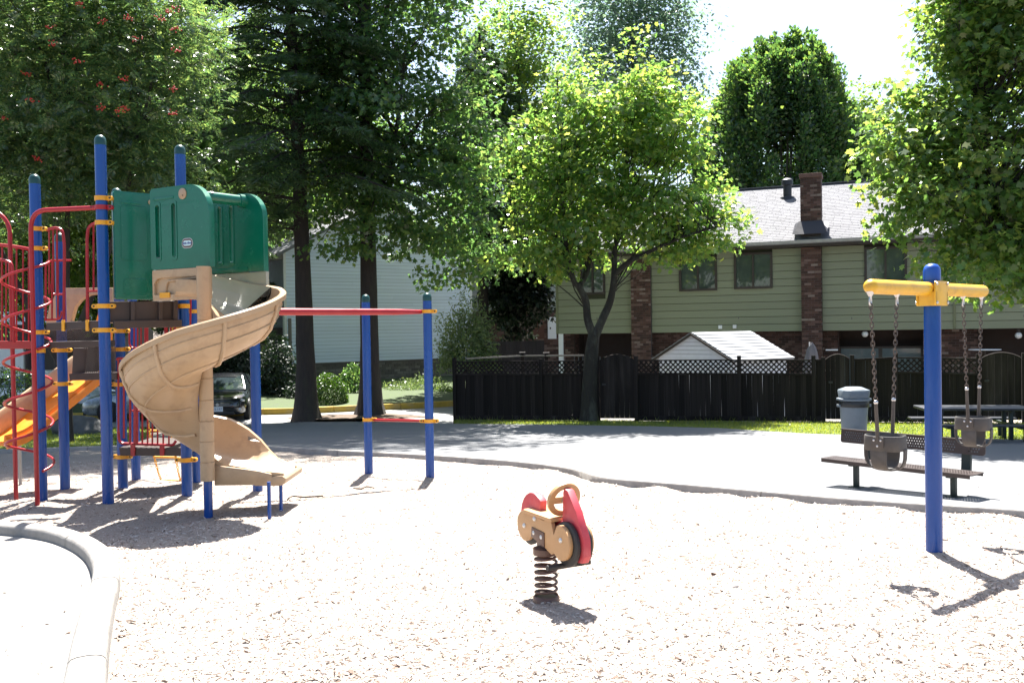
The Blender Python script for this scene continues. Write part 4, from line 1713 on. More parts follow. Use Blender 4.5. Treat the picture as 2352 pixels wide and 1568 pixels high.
if rest.v:
    o = rest.build("brickwork", BRICKG, bw, smooth=False)
    o['kind'] = "stuff"
wb("water_table", 0, LB, zsb - .05, zsb, -.06, .03, mat("dark_ledge", (.16, .14, .13), .8), ph)
# entry side, in shade: brick return, door, porch rail, downpipe
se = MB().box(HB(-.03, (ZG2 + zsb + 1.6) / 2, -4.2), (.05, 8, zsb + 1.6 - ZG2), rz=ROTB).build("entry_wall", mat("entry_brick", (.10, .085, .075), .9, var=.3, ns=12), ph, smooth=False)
MB().box(HB(-1.3, zeb - .2, -1.4), (2.6, 2.6, .25), rz=ROTB).build("porch_roof", mat("porch_paint", (.25, .24, .22), .7), ph, smooth=False)
MB().box(HB(-2.0, .9, -1.9), (2.0, .1, 4.6), rz=ROTB).build("entry_bay", mat("beige_wall", (.22, .20, .17), .8), ph, smooth=False)
MB().box(HB(-1.5, 3.6, -1.84), (.9, .06, .5), rz=ROTB).build("window", GLASSM, ph, smooth=False)
dp = MB().tube(fillet([HB(-1.2, 3.1, .25), HB(-.25, 2.45, .1), HB(-.12, 2.2, .08), HB(-.12, ZG2, .08)], .12), .045, 8)
dp.build("downpipe", mat("pale_green_pipe", (.42, .48, .45), .5), ph)
MB().box(HB(.18, zsb + .9, .03), (.12, .1, 2.2), rz=ROTB).build("brick_strip", BRICKG, ph, smooth=False)

# lawn bank and yellow kerb before the pale house
kb = [P(x, y, 30) for x, y in ()]
YK_PX = [(-300, 962), (200, 956), (400, 952), (590, 947), (700, 944), (850, 937), (960, 932), (1045, 927), (1150, 918)]
YK = smooth_path([Vector((*gxy(a, b_, .05), 0)) for a, b_ in YK_PX], 6)
bank = MB()
far = [HB(-14 + (LB + 14.5) * k / (len(YK) - 1), 0, .0) for k in range(len(YK))]
rows_ = []
for k in range(6):
    f = k / 5
    rows_.append([Vector((p.x + (q_.x - p.x) * f, p.y + .12 + (q_.y - p.y - .12) * f, ZG2 + .12 + .42 * (f ** .8))) for p, q_ in zip(YK, far)])
bv, bf = [], []
n_ = len(YK)
for r_ in rows_:
    bv += r_
for k in range(5):
    for i in range(n_ - 1):
        bf.append((k * n_ + i, k * n_ + i + 1, (k + 1) * n_ + i + 1, (k + 1) * n_ + i))
o = MB().add(bv, bf).build("lawn", mat("shade_toned_lawn", (.055, .08, .028), .95, var=.35, ns=6, bump=.6, bs=30), None)  # darker green than the turf, the shade is put into the colour
tag(o, kind='structure')
YKM = mat("yellow_kerb_paint", (.46, .30, .045), .8, var=.2, ns=6, dirt=(.25, .21, .15), dirt_s=3, dirt_amt=.7, bump=.2)
yk = tag(thing("yellow_kerb", None, None, (YK[0].x, YK[0].y, 0)), kind='structure')
_, Ls = arc_cut(YK, [])
segs, _ = arc_cut(YK, list(np.arange(1.5, Ls[-1] - .5, 2.4)), .02)
for sg in segs:
    sweep(MB(), sg, [(-.10, -.2), (-.10, .13), (-.08, .155), (.08, .155), (.10, .13), (.10, -.2)], .02).build("kerb_segment", YKM, yk)

# ------------------------------------------------------------------ brick house seen in the gap
UC = Vector((.99, .12, 0)).normalized()
WC = P(1205, 700, 47)
WC.z = 0
ROTC = math.atan2(UC.y, UC.x)


def HC(t, z, out=0.):
    p_ = WC + UC * t + Vector((UC.y, -UC.x, 0)) * out
    return Vector((p_.x, p_.y, z))


bh = thing("brick_house", "shaded brick house with a white door seen in the gap", "house", HC(0, ZG2))


def wc(name, t0, t1, z0, z1, o0, o1, m, parent):
    return MB().box(HC((t0 + t1) / 2, (z0 + z1) / 2, (o0 + o1) / 2), (t1 - t0, o1 - o0, z1 - z0), rz=ROTC).build(name, m, parent, smooth=False)


zc1 = P(1240, 712, 47).z
zc2 = P(1240, 560, 47).z
bwc = wc("wall", -4, 4, ZG2, zc1, -5, 0, MORT, bh)
sp = []
brick_face(sp, HC(-2.5, ZG2 + .5, 0), UC, 5.2, zc1 - ZG2 - .5, None, .30, .10, .016, .03)
mbx = MB()
for (p, rz, sc, n_) in sp:
    mbx.box(p, sc, rz=rz)
o = mbx.build("brickwork", BRICK, bwc, smooth=False)
o['kind'] = "stuff"
wc("upper_wall", -4, 4, zc1, zc2, -5, .06, mat("pale_grey_wall", (.30, .33, .32), .8), bh)
wc("roof", -4.5, 4.5, zc2, zc2 + .25, -5.5, .7, SHING, bh)
tD = on_wall(1268, WC, UC)
zD = P(1268, 728, 47).z
zD0 = P(1268, 778, 47).z
dr = wc("door", tD - .22, tD + .22, zD0, zD, .02, .07, WHITEP, bh)
wc("handle", tD - .12, tD - .06, zD0 + .5, zD0 + .6, .07, .1, TRIMB, dr)
tD2 = on_wall(1237, WC, UC)
wc("door", tD2 - .3, tD2 + .3, zD0, zD, .02, .05, mat("brown_door", (.09, .035, .02), .6), bh)
# dark low fence in front of it
pf = thing("board_fence", "low purplish brown board fence between the two houses", "fence", G(1200, 905))
a, b_ = P(1110, 800, 36), P(1250, 800, 34.5)
n_ = 16
fbm_ = unit_box("board", mat("purple_brown_boards", (.045, .033, .042), .85, rand=.15))
for k in range(n_):
    p = a.lerp(b_, (k + .5) / n_)
    zt = P(1200, 783, p.y).z
    piece("board", fbm_, pf, (p.x, p.y, (zt + ZG2) / 2), (0, 0, math.atan2(b_.y - a.y, b_.x - a.x)), ((b_ - a).length / n_ - .01, .025, zt - ZG2))

# ------------------------------------------------------------------ garden shed
SHW = mat("shed_white_boards", (.60, .64, .70), .7, var=.05, rand=.03)
SHR = mat("shed_roof_sheets", (.30, .31, .33), .8, var=.10, ns=10, rand=.05, bump=.2)
ap = P(1588, 764, 27)
RD = Vector((.8, .6, 0))
GD = Vector((.6, -.8, 0))
sw, sh_, sl_ = 1.5, ap.z - P(1680, 824, 26).z, 2.7
shed = thing("garden_shed", "white garden shed with a pale gabled roof behind the fence", "shed", Vector((ap.x, ap.y, ZG2)))
ze = ap.z - sh_
for (s0, L_) in ((.12, .05), (sl_ - .15, .05)):
    b0_ = Vector((ap.x, ap.y, 0)) + RD * s0
    nb = 8
    for k in range(nb):
        z0, z1 = ZG2 + (ze - ZG2) * k / nb, ZG2 + (ze - ZG2) * (k + 1) / nb - .006
        MB().prism([(-sw + .08, z0), (sw - .08, z0), (sw - .08, z1), (-sw + .08, z1)], b0_, GD, (0, 0, 1), .03).build("board", SHW, shed, smooth=False)
    nb = 6
    for k in range(nb):
        z0, z1 = k / nb, (k + 1) / nb - .012
        h0, h1 = (sw - .05) * (1 - z0), (sw - .05) * (1 - z1)
        MB().prism([(-h0, ze + (sh_ - .03) * z0), (h0, ze + (sh_ - .03) * z0), (h1, ze + (sh_ - .03) * z1), (-h1, ze + (sh_ - .03) * z1)], b0_, GD, (0, 0, 1), .03).build("board", SHW, shed, smooth=False)
for sgn in (-1, 1):
    s_, e_ = Vector((ap.x, ap.y, 0)) + GD * (sgn * (sw - .1)) + RD * .1, Vector((ap.x, ap.y, 0)) + GD * (sgn * (sw - .1)) + RD * (sl_ - .1)
    MB().beam(s_ + Vector((0, 0, (ze + ZG2) / 2)), e_ + Vector((0, 0, (ze + ZG2) / 2)), .04, ze - ZG2).build("side_wall", SHW, shed, smooth=False)
    e0 = ap + GD * (sgn * (sw + .12)) + Vector((0, 0, -sh_ * (sw + .12) / sw))
    dirn = (e0 - ap)
    Ls_ = dirn.length
    dirn.normalize()
    n2 = RD.cross(dirn).normalized()
    if n2.z < 0:
        n2 = -n2
    rp = MB().add([ap, e0, e0 + RD * sl_, ap + RD * sl_] + [q_ + n2 * -.03 for q_ in (ap, e0, e0 + RD * sl_, ap + RD * sl_)], [(0, 1, 2, 3), (7, 6, 5, 4), (0, 4, 5, 1), (1, 5, 6, 2), (2, 6, 7, 3), (3, 7, 4, 0)]).build("roof", SHR, shed, smooth=False)
    rot_ = Matrix((RD, -dirn, RD.cross(-dirn))).transposed()
    if rot_.col[2].z < 0:
        rot_ = Matrix((-RD, -dirn, (-RD).cross(-dirn))).transposed()
    nr_ = 9
    for r_ in range(nr_):
        MB().box(ap + dirn * ((r_ + .5) * Ls_ / nr_) + RD * (sl_ / 2) + n2 * (.014), (sl_ + .02, Ls_ / nr_ * 1.0, .020), rot=rot_ @ Matrix.Rotation(R(-6), 3, 'X')).build("roof_course", SHR, rp, smooth=False)
    MB().beam(ap + RD * -.02 + n2 * -.045, e0 + RD * -.02 + n2 * -.045, .05, .06, up=n2).build("barge_board", TRIMB, shed, smooth=False)

# ------------------------------------------------------------------ dark fence with lattice and gates
FEN = mat("dark_stained_fence", (.015, .0115, .0105), .85, spec=.2, var=.35, ns=5, rand=.4, bump=.3, bs=30, stretch=(1, 1, .08), dirt=(.06, .052, .048), dirt_s=4, dirt_amt=.5)
FA, FB = G(1043, 970.5), G(1900, 975.5)
FA.z = FB.z = 0
UF = (FB - FA)
UF.normalize()
NFE = Vector((UF.y, -UF.x, 0))
ROTF = math.atan2(UF.y, UF.x)
fence = thing("board_fence", "long dark stained board fence with lattice tops and arched gates", "fence", Vector((FA.x, FA.y, zg(0, FA.y))))
fb_me = unit_box("board", FEN)
fp_me = unit_box("post", FEN)
TF = lambda px: on_wall(px, FA, UF)


def FP(t, h, out=0.):
    p_ = FA + UF * t + NFE * out
    return Vector((p_.x, p_.y, zg(p_.x, p_.y) + .05 + h))


def fence_top(px):
    """height of the fence top above its foot"""
    t_ = TF(px)
    p_ = FP(t_, 0)
    row = np.interp(px, [1043, 1250, 1372, 1460, 1697, 1868, 1957, 2056, 2060, 2240, 2352], [829, 828, 827, 826, 825, 825, 824, 818, 824, 822, 820])
    return P(px, row, p_.y).z - p_.z


def fpost(px, extra=.10):
    t_ = TF(px)
    h = fence_top(px) + extra
    o = piece("post", fp_me, fence, FP(t_, h / 2 - .1), (0, 0, ROTF), (.10, .10, h + .2))
    MB().box(FP(t_, h + .012), (.15, .15, .025), rz=ROTF).build("post_cap", mat("weathered_cap", (.10, .09, .09), .8), o, smooth=False, bevel=.006)


def lattice(t0, t1, h0, h1, parent):
    mb = MB()
    st, w_ = .135, .036
    H = h1 - h0
    L_ = t1 - t0
    for sgn in (1, -1):
        x = -H
        while x < L_:
            a0, a1 = x, x + H
            b0_, b1_ = 0., H
            if sgn < 0:
                pa, pb = (a0, h1), (a1, h0)
            else:
                pa, pb = (a0, h0), (a1, h1)
            # clip in x
            def cl(pa, pb):
                (x0, y0), (x1, y1) = pa, pb
                if x0 < 0:
                    k = (0 - x0) / (x1 - x0)
                    x0, y0 = 0, y0 + (y1 - y0) * k
                if x1 > L_:
                    k = (L_ - x0) / (x1 - x0)
                    x1, y1 = L_, y0 + (y1 - y0) * k
                return (x0, y0), (x1, y1)
            (x0, y0), (x1, y1) = cl(pa, pb)
            if x1 - x0 > .02:
                mb.beam(FP(t0 + x0, y0, .008 * sgn), FP(t0 + x1, y1, .008 * sgn), .008, w_, up=(0, 0, 1)) if False else mb.box(
                    (FP(t0 + x0, y0, .008 * sgn) + FP(t0 + x1, y1, .008 * sgn)) / 2, (math.hypot(x1 - x0, y1 - y0), .008, w_),
                    rot=Matrix.Rotation(ROTF, 3, 'Z') @ Matrix.Rotation(-math.atan2(y1 - y0, x1 - x0), 3, 'Y'))
            x += st
    o = mb.build("lattice", FEN, parent, smooth=False)
    o['kind'] = "stuff"


def bay(px0, px1, latt=True):
    t0, t1 = TF(px0) + .05, TF(px1) - .05
    hm = lambda t_: np.interp(t_, [t0, t1], [fence_top(px0), fence_top(px1)])
    hl = .36 if latt else .0
    n = max(1, int(round((t1 - t0) / .142)))
    w_ = (t1 - t0) / n
    for k in range(n):
        t_ = t0 + (k + .5) * w_
        h = hm(t_) - hl
        piece("board", fb_me, fence, FP(t_, h / 2 + .02, -.01 + .006 * (k % 2) + .005 * rsb.randn()), (0, R(.35) * rsb.randn(), ROTF + R(1.2) * rsb.randn()), (w_ - (.001 if rsb.rand() < .96 else .006), .02, h - .04))
    rails = [hm((t0 + t1) / 2) - hl - .03] + ([hm((t0 + t1) / 2) - .02] if latt else [hm((t0 + t1) / 2)])
    for i, h in enumerate(rails):
        ha, hb = (hm(t0) - hl - .03, hm(t1) - hl - .03) if i == 0 else (hm(t0) - .02, hm(t1) - .02)
        mb = MB()
        mb.beam(FP(t0, ha, .02), FP(t1, hb, .02), .05, .05 if i == 0 else .035)
        mb.build("rail", FEN, fence, smooth=False)
    MB().beam(FP(t0, .12, .02), FP(t1, .12, .02), .04, .10).build("rail", FEN, fence, smooth=False)
    if latt:
        lattice(t0, t1, rails[0] + .02, rails[1] - .01, fence)


def gate(px0, px1, rise):
    t0, t1 = TF(px0) + .06, TF(px1) - .06
    h0 = fence_top((px0 + px1) / 2) - .03
    g = thing("gate", None, None)
    g.parent = fence
    g.location = FP(t0, 0) - origin(fence)
    n = max(5, int(round((t1 - t0) / .14)))
    w_ = (t1 - t0) / n
    arch = []
    for k in range(n):
        t_ = t0 + (k + .5) * w_
        f = (k + .5) / n
        h = h0 + rise * math.sin(PI * f) ** .8
        # sloped top by a prism
        fa, fb_ = k / n, (k + 1) / n
        ha, hb = h0 + rise * math.sin(PI * fa) ** .8 if 0 < fa < 1 else h0, h0 + rise * math.sin(PI * fb_) ** .8 if 0 < fb_ < 1 else h0
        MB().prism([(-w_ / 2 + .003, .1), (w_ / 2 - .003, .1), (w_ / 2 - .003, hb), (-w_ / 2 + .003, ha)], FP(t_, 0, .0), UF, (0, 0, 1), .02).build("board", FEN, g, smooth=False)
    pts = [FP(t0 + (t1 - t0) * k / 16, h0 + (rise * math.sin(PI * k / 16) ** .8 if 0 < k < 16 else 0) + .012, .0) for k in range(17)]
    MB().tube(pts, .018, 4).build("arched_rail", FEN, g, smooth=False)
    MB().box(FP(t0 + .12, 1.05, .03), (.10, .04, .05), rz=ROTF).build("latch", BLACKR, g, smooth=False)


for px in (1043, 1242, 1372, 1460, 1697, 1868, 1890, 1957, 2057, 2247, 2352, 2470):
    fpost(px, .10 if px not in (1890, 1242) else .05)
bay(1043, 1242)
bay(1242, 1372)
gate(1372, 1460, .17)
bay(1460, 1697)
bay(1697, 1868)
bay(1868, 1890, False)
gate(1890, 1957, .14)
bay(1957, 2057, False)
bay(2057, 2247)
gate(2247, 2352, .14)
bay(2352, 2470)
# side fence inside the yard
sf = thing("side_fence", "low rail fence running back into the yard behind the lattice", "fence", G(1330, 960))
a, b_ = FP(TF(1060), 1.86, -.3), P(1200, 817, 30.5)
MB().beam(a, b_, .06, .05).build("rail", mat("weathered_rail", (.16, .15, .14), .8), sf, smooth=False)
MB().beam(b_, P(1340, 816, 28), .06, .05).build("rail", mat("weathered_rail", (.16, .15, .14), .8), sf, smooth=False)
for p in (b_, P(1255, 818, 29.5)):
    MB().box((p.x, p.y, (p.z + ZG2) / 2 + .05), (.10, .10, p.z - ZG2 + .1)).build("post", FEN, sf, smooth=False)
    MB().box((p.x, p.y, p.z + .11), (.2, .2, .03)).build("post_cap", mat("weathered_cap", (.10, .09, .09), .8), sf, smooth=False)
# folded patio umbrella showing over the fence
p = P(1860, 822, 26.2)
t = thing("patio_umbrella", "folded grey patio umbrella peeping over the fence by the chimney", "umbrella", Vector((p.x, p.y, ZG2)))
zt_ = P(1862, 785, 26.2).z
rings = []
for k in range(9):
    f = k / 8
    z = zt_ - f * (zt_ - p.z + .7)
    w_ = .33 * (f ** .55) * (1 - .25 * f)
    rings.append([Vector((p.x + .05 * (1 - f) + w_ * (1 + .13 * math.cos(6 * a_)) * math.cos(a_) * 1.0 + .02, p.y + w_ * .6 * (1 + .13 * math.cos(6 * a_)) * math.sin(a_), z)) for a_ in [2 * PI * i / 24 for i in range(24)]])
MB().loft(rings).build("canopy", mat("grey_canvas", (.15, .145, .16), .9, var=.1), t)
MB().lathe([(.022, ZG2), (.022, zt_)], (p.x, p.y, 0), 8).build("pole", STEEL, t)

# ------------------------------------------------------------------ far left house with garage
lh = thing("far_house", "pale house with a white garage door behind the left trees", "house", P(20, 900, 44) * 1)
lh.location.z = ZG2


def flb(name, px0, px1, r0, r1, Y, m, depth=.3, parent=None):
    a, b_ = P(px0, r0, Y), P(px1, r1, Y)
    return MB().box(((a.x + b_.x) / 2, Y + depth / 2, (a.z + b_.z) / 2), (abs(b_.x - a.x), depth, abs(a.z - b_.z))).build(name, m, parent or lh, smooth=False)


flb("upper_wall", -300, 262, 640, 742, 44, SIDB, 6)
flb("lower_wall", -300, 262, 742.3, 900, 44.3, mat("brown_garage_wall", (.06, .05, .045), .8), 5)
gd = flb("garage_door", -40, 56, 800, 868, 44.0, WHITEP, .25)
for k in range(1, 4):
    flb("door_panel", -38, 54, 800 + 17 * k - 15, 800 + 17 * k, 43.97, WHITEP, .05, gd)
flb("roof", -330, 275, 622, 640, 43.4, SHING, 7)

wd = [FP(TF(px), 0, .03) for px in (1045, 1300, 1600, 1900, 2350)] + [FP(TF(px), 0, .22) for px in (2350, 1900, 1600, 1300, 1045)]
grass_blades("weeds", [(p_.x, p_.y) for p_ in wd], 2600, .13, .06, 31, "unmown weeds and grass tufts along the foot of the fence")
# ------------------------------------------------------------------ parked cars
TYRE = mat("tyre_rubber", (.018, .018, .018), .8)
RIM = mat("alloy_rim", (.55, .56, .58), .3, metal=.9)
CARGLASS = mat("car_glass", (.025, .035, .04), .04, spec=1.0)
LAMPG = mat("headlamp_glass", (.45, .48, .5), .08, spec=1.0)
PLATE = mat("plate_white", (.7, .72, .75), .4)
BLACKP = mat("black_plastic", (.012, .012, .013), .4)


def car(label, paint, loc, heading, glass=None, plate=None):
    """four-door saloon about 4.5 m long, nose along +x before turning"""
    root = thing("parked_car", label, "car", loc, "cars parked behind the playground")
    root.rotation_euler = (0, 0, 0)
    rot = Matrix.Rotation(heading, 3, 'Z')
    L0 = Vector(loc)

    def tf(mb):
        mb.v = [L0 + rot @ q_ for q_ in mb.v]
        return mb
    # lower body: stations from tail to nose: x, half width, bottom, top, shoulder
    st = [(-2.25, .62, .42, .78, .72), (-2.2, .76, .30, .90, .80), (-1.95, .86, .22, .98, .84), (-1.2, .89, .20, .99, .84), (0, .90, .19, .98, .82), (.9, .90, .20, .98, .82),
          (1.25, .89, .20, .97, .82), (1.75, .86, .20, .90, .76), (2.1, .80, .22, .80, .70), (2.25, .68, .28, .70, .62), (2.32, .5, .36, .58, .54)]
    rings = []
    for x, w, zb, zt, zs in st:
        half = [(0, zb), (w * .8, zb), (w * .97, zb + .08), (w, (zb + zs) / 2), (w * .985, zs), (w * .90, zt - .035), (w * .6, zt - .005), (0, zt)]
        ring = [Vector((x, y, z)) for y, z in half] + [Vector((x, -y, z)) for y, z in reversed(half[1:-1])]
        rings.append(ring)
    body = tf(MB().loft(rings)).build("body", paint, root, angle=50)
    # greenhouse
    gs = [(-1.85, .62, .95, .97), (-1.15, .60, .95, 1.38), (-.5, .60, .95, 1.445), (.25, .60, .95, 1.43), (.55, .60, .95, 1.36), (1.30, .70, .95, .975)]
    rings = []
    for x, w, zb, zt in gs:
        k = (zt - zb)
        half = [(0, zb), (.78, zb), (.78 - .20 * k / .48, zt - .03 * k / .48), (.45, zt), (0, zt + .012)]
        rings.append([Vector((x, y, z)) for y, z in half] + [Vector((x, -y, z)) for y, z in reversed(half[1:-1])])
    tf(MB().loft(rings)).build("windows", glass or CARGLASS, root, angle=50)
    rr = []
    for x, w, zt in [(-1.2, .50, 1.375), (-.8, .56, 1.43), (-.1, .575, 1.462), (.3, .56, 1.44), (.58, .50, 1.36)]:
        rr.append([Vector((x, -w, zt - .03)), Vector((x, -w * .7, zt + .006)), Vector((x, 0, zt + .016)), Vector((x, w * .7, zt + .006)), Vector((x, w, zt - .03)), Vector((x, 0, zt - .035))])
    tf(MB().loft(rr)).build("roof", paint, root, angle=50)
    for s in (-1, 1):
        mb = MB()
        for path in ([(1.22, .73, .98), (.56, .58, 1.37)], [(-1.80, .72, .97), (-1.18, .57, 1.37)], [(-.28, .775, .95), (-.24, .575, 1.42)]):
            mb.tube([Vector((x, y * s, z)) for x, y, z in path], .035, 6)
        tf(mb).build("pillar", paint, root)
        tf(MB().prism([(-2.05, .44), (-.35, .44), (-.35, .80), (-1.95, .80)], (0, .905 * s, 0), (1, 0, 0), (0, 0, 1), .006)).build("door", paint, root) if False else None
        dr = tf(MB().box((.35, .902 * s, .56), (1.12, .012, .56))).build("door", paint, root, bevel=.004)
        tf(MB().box((-.1, .915 * s, .78), (.16, .03, .03))).build("handle", BLACKP, dr)
        dr = tf(MB().box((-.72, .902 * s, .56), (.94, .012, .56))).build("door", paint, root, bevel=.004)
        tf(MB().box((-1.08, .915 * s, .78), (.16, .03, .03))).build("handle", BLACKP, dr)
        tf(MB().sphere((.92, .98 * s, .98), .1, 10, 6, (.6, 1, .7))).build("wing_mirror", paint, root)
        tf(MB().sphere((2.02, .66 * s, .665), .16, 12, 8, (1.1, 1.0, .55))).build("headlight", LAMPG, root)
        tf(MB().box((2.2, .62 * s, .40), (.12, .2, .09))).build("fog_lamp", LAMPG, root, bevel=.02)
        tf(MB().box((-2.2, .6 * s, .74), (.12, .28, .14))).build("tail_lamp", RED, root, bevel=.02)
        for x in (1.42, -1.35):
            tf(MB().lathe([(.36, -.01), (.36, .012)], (x, .893 * s, .335), 28, axis=(0, s, 0))).build("wheel_arch", BLACKP, root)
            c_ = (x, .83 * s, .315)
            w = tf(MB().lathe([(.20, -.10), (.29, -.105), (.315, -.07), (.315, .07), (.29, .098), (.21, .10)], c_, 28, axis=(0, s, 0))).build("wheel", TYRE, root)
            mb = MB().lathe([(.0, .085), (.05, .09), (.06, .06)], c_, 12, axis=(0, s, 0))
            mb.lathe([(.175, .09), (.21, .10), (.21, .04), (.18, .04)], c_, 28, axis=(0, s, 0), cap=False)
            for k in range(5):
                a_ = 2 * PI * k / 5
                d_ = Vector((math.cos(a_), 0, math.sin(a_)))
                mb.beam(Vector(c_) + d_ * .04 + Vector((0, .078 * s, 0)), Vector(c_) + d_ * .185 + Vector((0, .082 * s, 0)), .055, .02, up=(0, 1, 0))
            tf(mb).build("rim", RIM, w)
    gr = tf(MB().box((2.27, 0, .55), (.10, .80, .13))).build("grille", BLACKP, root, bevel=.02)
    mb = MB()
    for k in range(3):
        mb.box((2.325, 0, .515 + .035 * k), (.012, .74, .008))
    tf(mb).build("grille_bar", RIM, gr)
    tf(MB().lathe([(.05, 0), (.05, .012)], (2.33, 0, .565), 16, axis=(1, 0, 0))).build("badge", RIM, gr)
    tf(MB().box((2.24, 0, .28), (.10, 1.0, .12))).build("air_intake", BLACKP, root, bevel=.02)
    pl = tf(MB().box((2.325, 0, .42), (.02, .33, .16))).build("licence_plate", PLATE, root, bevel=.004)
    if plate:
        text_mesh("plate_text", plate, .105, mat("plate_ink", (.02, .04, .2), .5), pl,
                  Matrix.Translation(rot @ Vector((2.337, 0, .42))) @ (rot @ Matrix(((0, 0, 1), (1, 0, 0), (0, 1, 0)))).to_4x4())
    return root


PB = mat("black_car_paint", (.008, .009, .013), .18, coat=1.0, spec=.6)
PS = mat("silver_car_paint", (.30, .32, .34), .28, metal=.6, coat=1.0)
PW = mat("white_car_paint", (.62, .66, .72), .25, coat=1.0)
p = G(478, 968)
car("black saloon parked nose out beyond the slide pole", PB, (p.x - .1, p.y + 2.3, zg(0, 30) - .03), R(-80), plate="LS 197")
p = G(228, 968)
car("silver saloon parked behind the second blue post", PS, (p.x + 1.5, p.y + 1.2, zg(0, 30) - .03), R(192))
p = G(112, 956)
car("white car whose nose shows beside the orange slide", PW, (p.x - .9, p.y + 2.2, zg(0, 32) - .03), R(-15))
p = G(20, 950)
car("pale car with a sky coloured windscreen behind the hedge", PW, (p.x - .4, p.y + 3.2, zg(0, 34) - .03), R(-70), glass=mat("sky_tinted_glass", (.30, .42, .48), .08, spec=1.0))  # sky reflection is put into the base colour of this glass
# boulder
p = G(186, 1000)
t = MB()
bm = bmesh.new()
bmesh.ops.create_icosphere(bm, subdivisions=4, radius=1)
vs_, fs_ = [], []
for v in bm.verts:
    d = v.co.normalized()
    k = 1 + .22 * noise.noise(d * 1.3) + .08 * noise.noise(d * 4)
    q_ = d * k
    vs_.append(Vector((p.x + q_.x * .72, p.y + q_.y * .5, zg(p.x, p.y) + .12 + q_.z * .40)))
for f in bm.faces:
    fs_.append(tuple(v.index for v in f.verts))
bm.free()
o = t.add(vs_, fs_).build("boulder", mat("grey_rock", (.075, .078, .08), .9, var=.35, ns=3, bump=.6, bs=15, dirt=(.06, .06, .055), dirt_s=2), None)
tag(o, "grey boulder lying in the grass strip between blue posts", "boulder")
p = G(25, 1000)
bm = bmesh.new()
bmesh.ops.create_icosphere(bm, subdivisions=4, radius=1)
vs_, fs_ = [], []
for v in bm.verts:
    d = v.co.normalized()
    k = 1 + .25 * noise.noise(d * 1.5 + Vector((4, 0, 0))) + .08 * noise.noise(d * 4)
    q_ = d * k
    vs_.append(Vector((p.x + q_.x * .75, p.y + q_.y * .5 + .2, zg(p.x, p.y) + .2 + q_.z * .62)))
for f in bm.faces:
    fs_.append(tuple(v.index for v in f.verts))
bm.free()
o = MB().add(vs_, fs_).build("boulder", mat("dark_rock", (.05, .052, .055), .8, var=.4, ns=4, bump=.6, bs=15), None)
tag(o, "dark boulder behind the foot of the orange slide", "boulder")
# ------------------------------------------------------------------ the climbing structure with slides
ps0 = G(300, 1150)
play = thing("play_structure", "blue red and tan climbing structure with spiral slide and bar", "play structure", ps0)
XY = []
PR = .064


def post_part(x, y, ztop, r=PR, parent=play, cap=CAPG):
    zb = zg(x, y) - .15
    o = MB().lathe([(r, zb), (r, ztop - r)], (x, y, 0), 20).build("post", BLUE, parent)
    MB().lathe([(r * 1.02, ztop - r - .055), (r * 1.02, ztop - r), (r * .93, ztop - r * .62), (r * .72, ztop - r * .28), (r * .4, ztop - r * .06), (0, ztop)], (x, y, 0), 20).build("cap", cap, o)
    return o


for (bx, by, ty) in POSTS:
    x, y = gxy(bx, by)
    XY.append((x, y))
    post_part(x, y, zat(x, y, ty))
P1, P2, P3, P4, P5, P6, P7, P8 = XY
XB = []
for (bx, by, ty) in ((847, 1088, 676), (988, 1095, 672)):
    x, y = gxy(bx, by)
    XB.append((x, y))
    post_part(x, y, zat(x, y, ty))
P10, P11 = XB


def clamp(xy, row, ears, z=None, m=YEL):
    x, y = xy
    z = zat(x, y, row) if z is None else z
    mb = MB().lathe([(PR + .002, -.026), (PR + .014, -.026), (PR + .014, .026), (PR + .002, .026)], (x, y, z), 20, cap=False)
    o = mb.build("clamp", m, play)
    for d in ears:
        d = Vector(d).normalized()
        e = MB().prism(rrect(0, -.026, .075, .026, .025, 4, (0, 1, 1, 0)), Vector((x, y, z)) + d * (PR + .004), d, (0, 0, 1), .035)
        e.build("clamp_ear", m, o, bevel=.004)
        sd = d.cross(Vector((0, 0, 1)))
        if sd.y > 0:
            sd = -sd
        MB().lathe([(.011, 0), (.011, .006), (.006, .010)], Vector((x, y, z)) + d * (PR + .05) + sd * .0175, 8, axis=sd).build("bolt", BLACKP, o)
    return z


rt, lf = (1, -.15, 0), (-1, .1, 0)
for xy, row, ears in ((P2, 456, [rt]), (P2, 512, [rt]), (P2, 703, [rt, lf]), (P2, 758, [rt, lf]), (P1, 526, [rt]), (P1, 571, [rt]), (P1, 763, [rt]), (P1, 805, [(.2, -1, 0)]),
                      (P3, 703, [lf]), (P3, 755, [lf, rt]), (P4, 804, [rt, lf]), (P4, 881, [rt, lf]), (P5, 760, [rt]), (P5, 802, [rt, lf]), (P5, 882, [rt, lf]), (P5, 1048, [lf, rt]),
                      (P3, 1055, [rt, lf]), (P7, 715, [rt]), (P8, 1034, [rt]), (P10, 963, [rt]), (P11, 715, [rt, lf]), (P11, 966, [rt, lf])):
    clamp(xy, row, ears)
clamp(P2, 477, [lf, rt], m=RED)

# overhead bar and low bar
z = zat(*P11, 716)
a = Vector((P11[0] - .08, P11[1], z))
e8 = Vector((P8[0], P8[1] - .0, zat(*P8, 716)))
dirb = (e8 - a)
MB().tube([a, a + dirb * .01, a + dirb * .18, e8], [.022, .03, .045, .048], 16).build("overhead_bar", RED, play)
za, zb = zat(*P10, 964), zat(*P11, 966)
MB().tube([(P10[0] + .07, P10[1], za), (P11[0] - .07, P11[1], zb)], .021, 12).build("low_bar", RED, play)

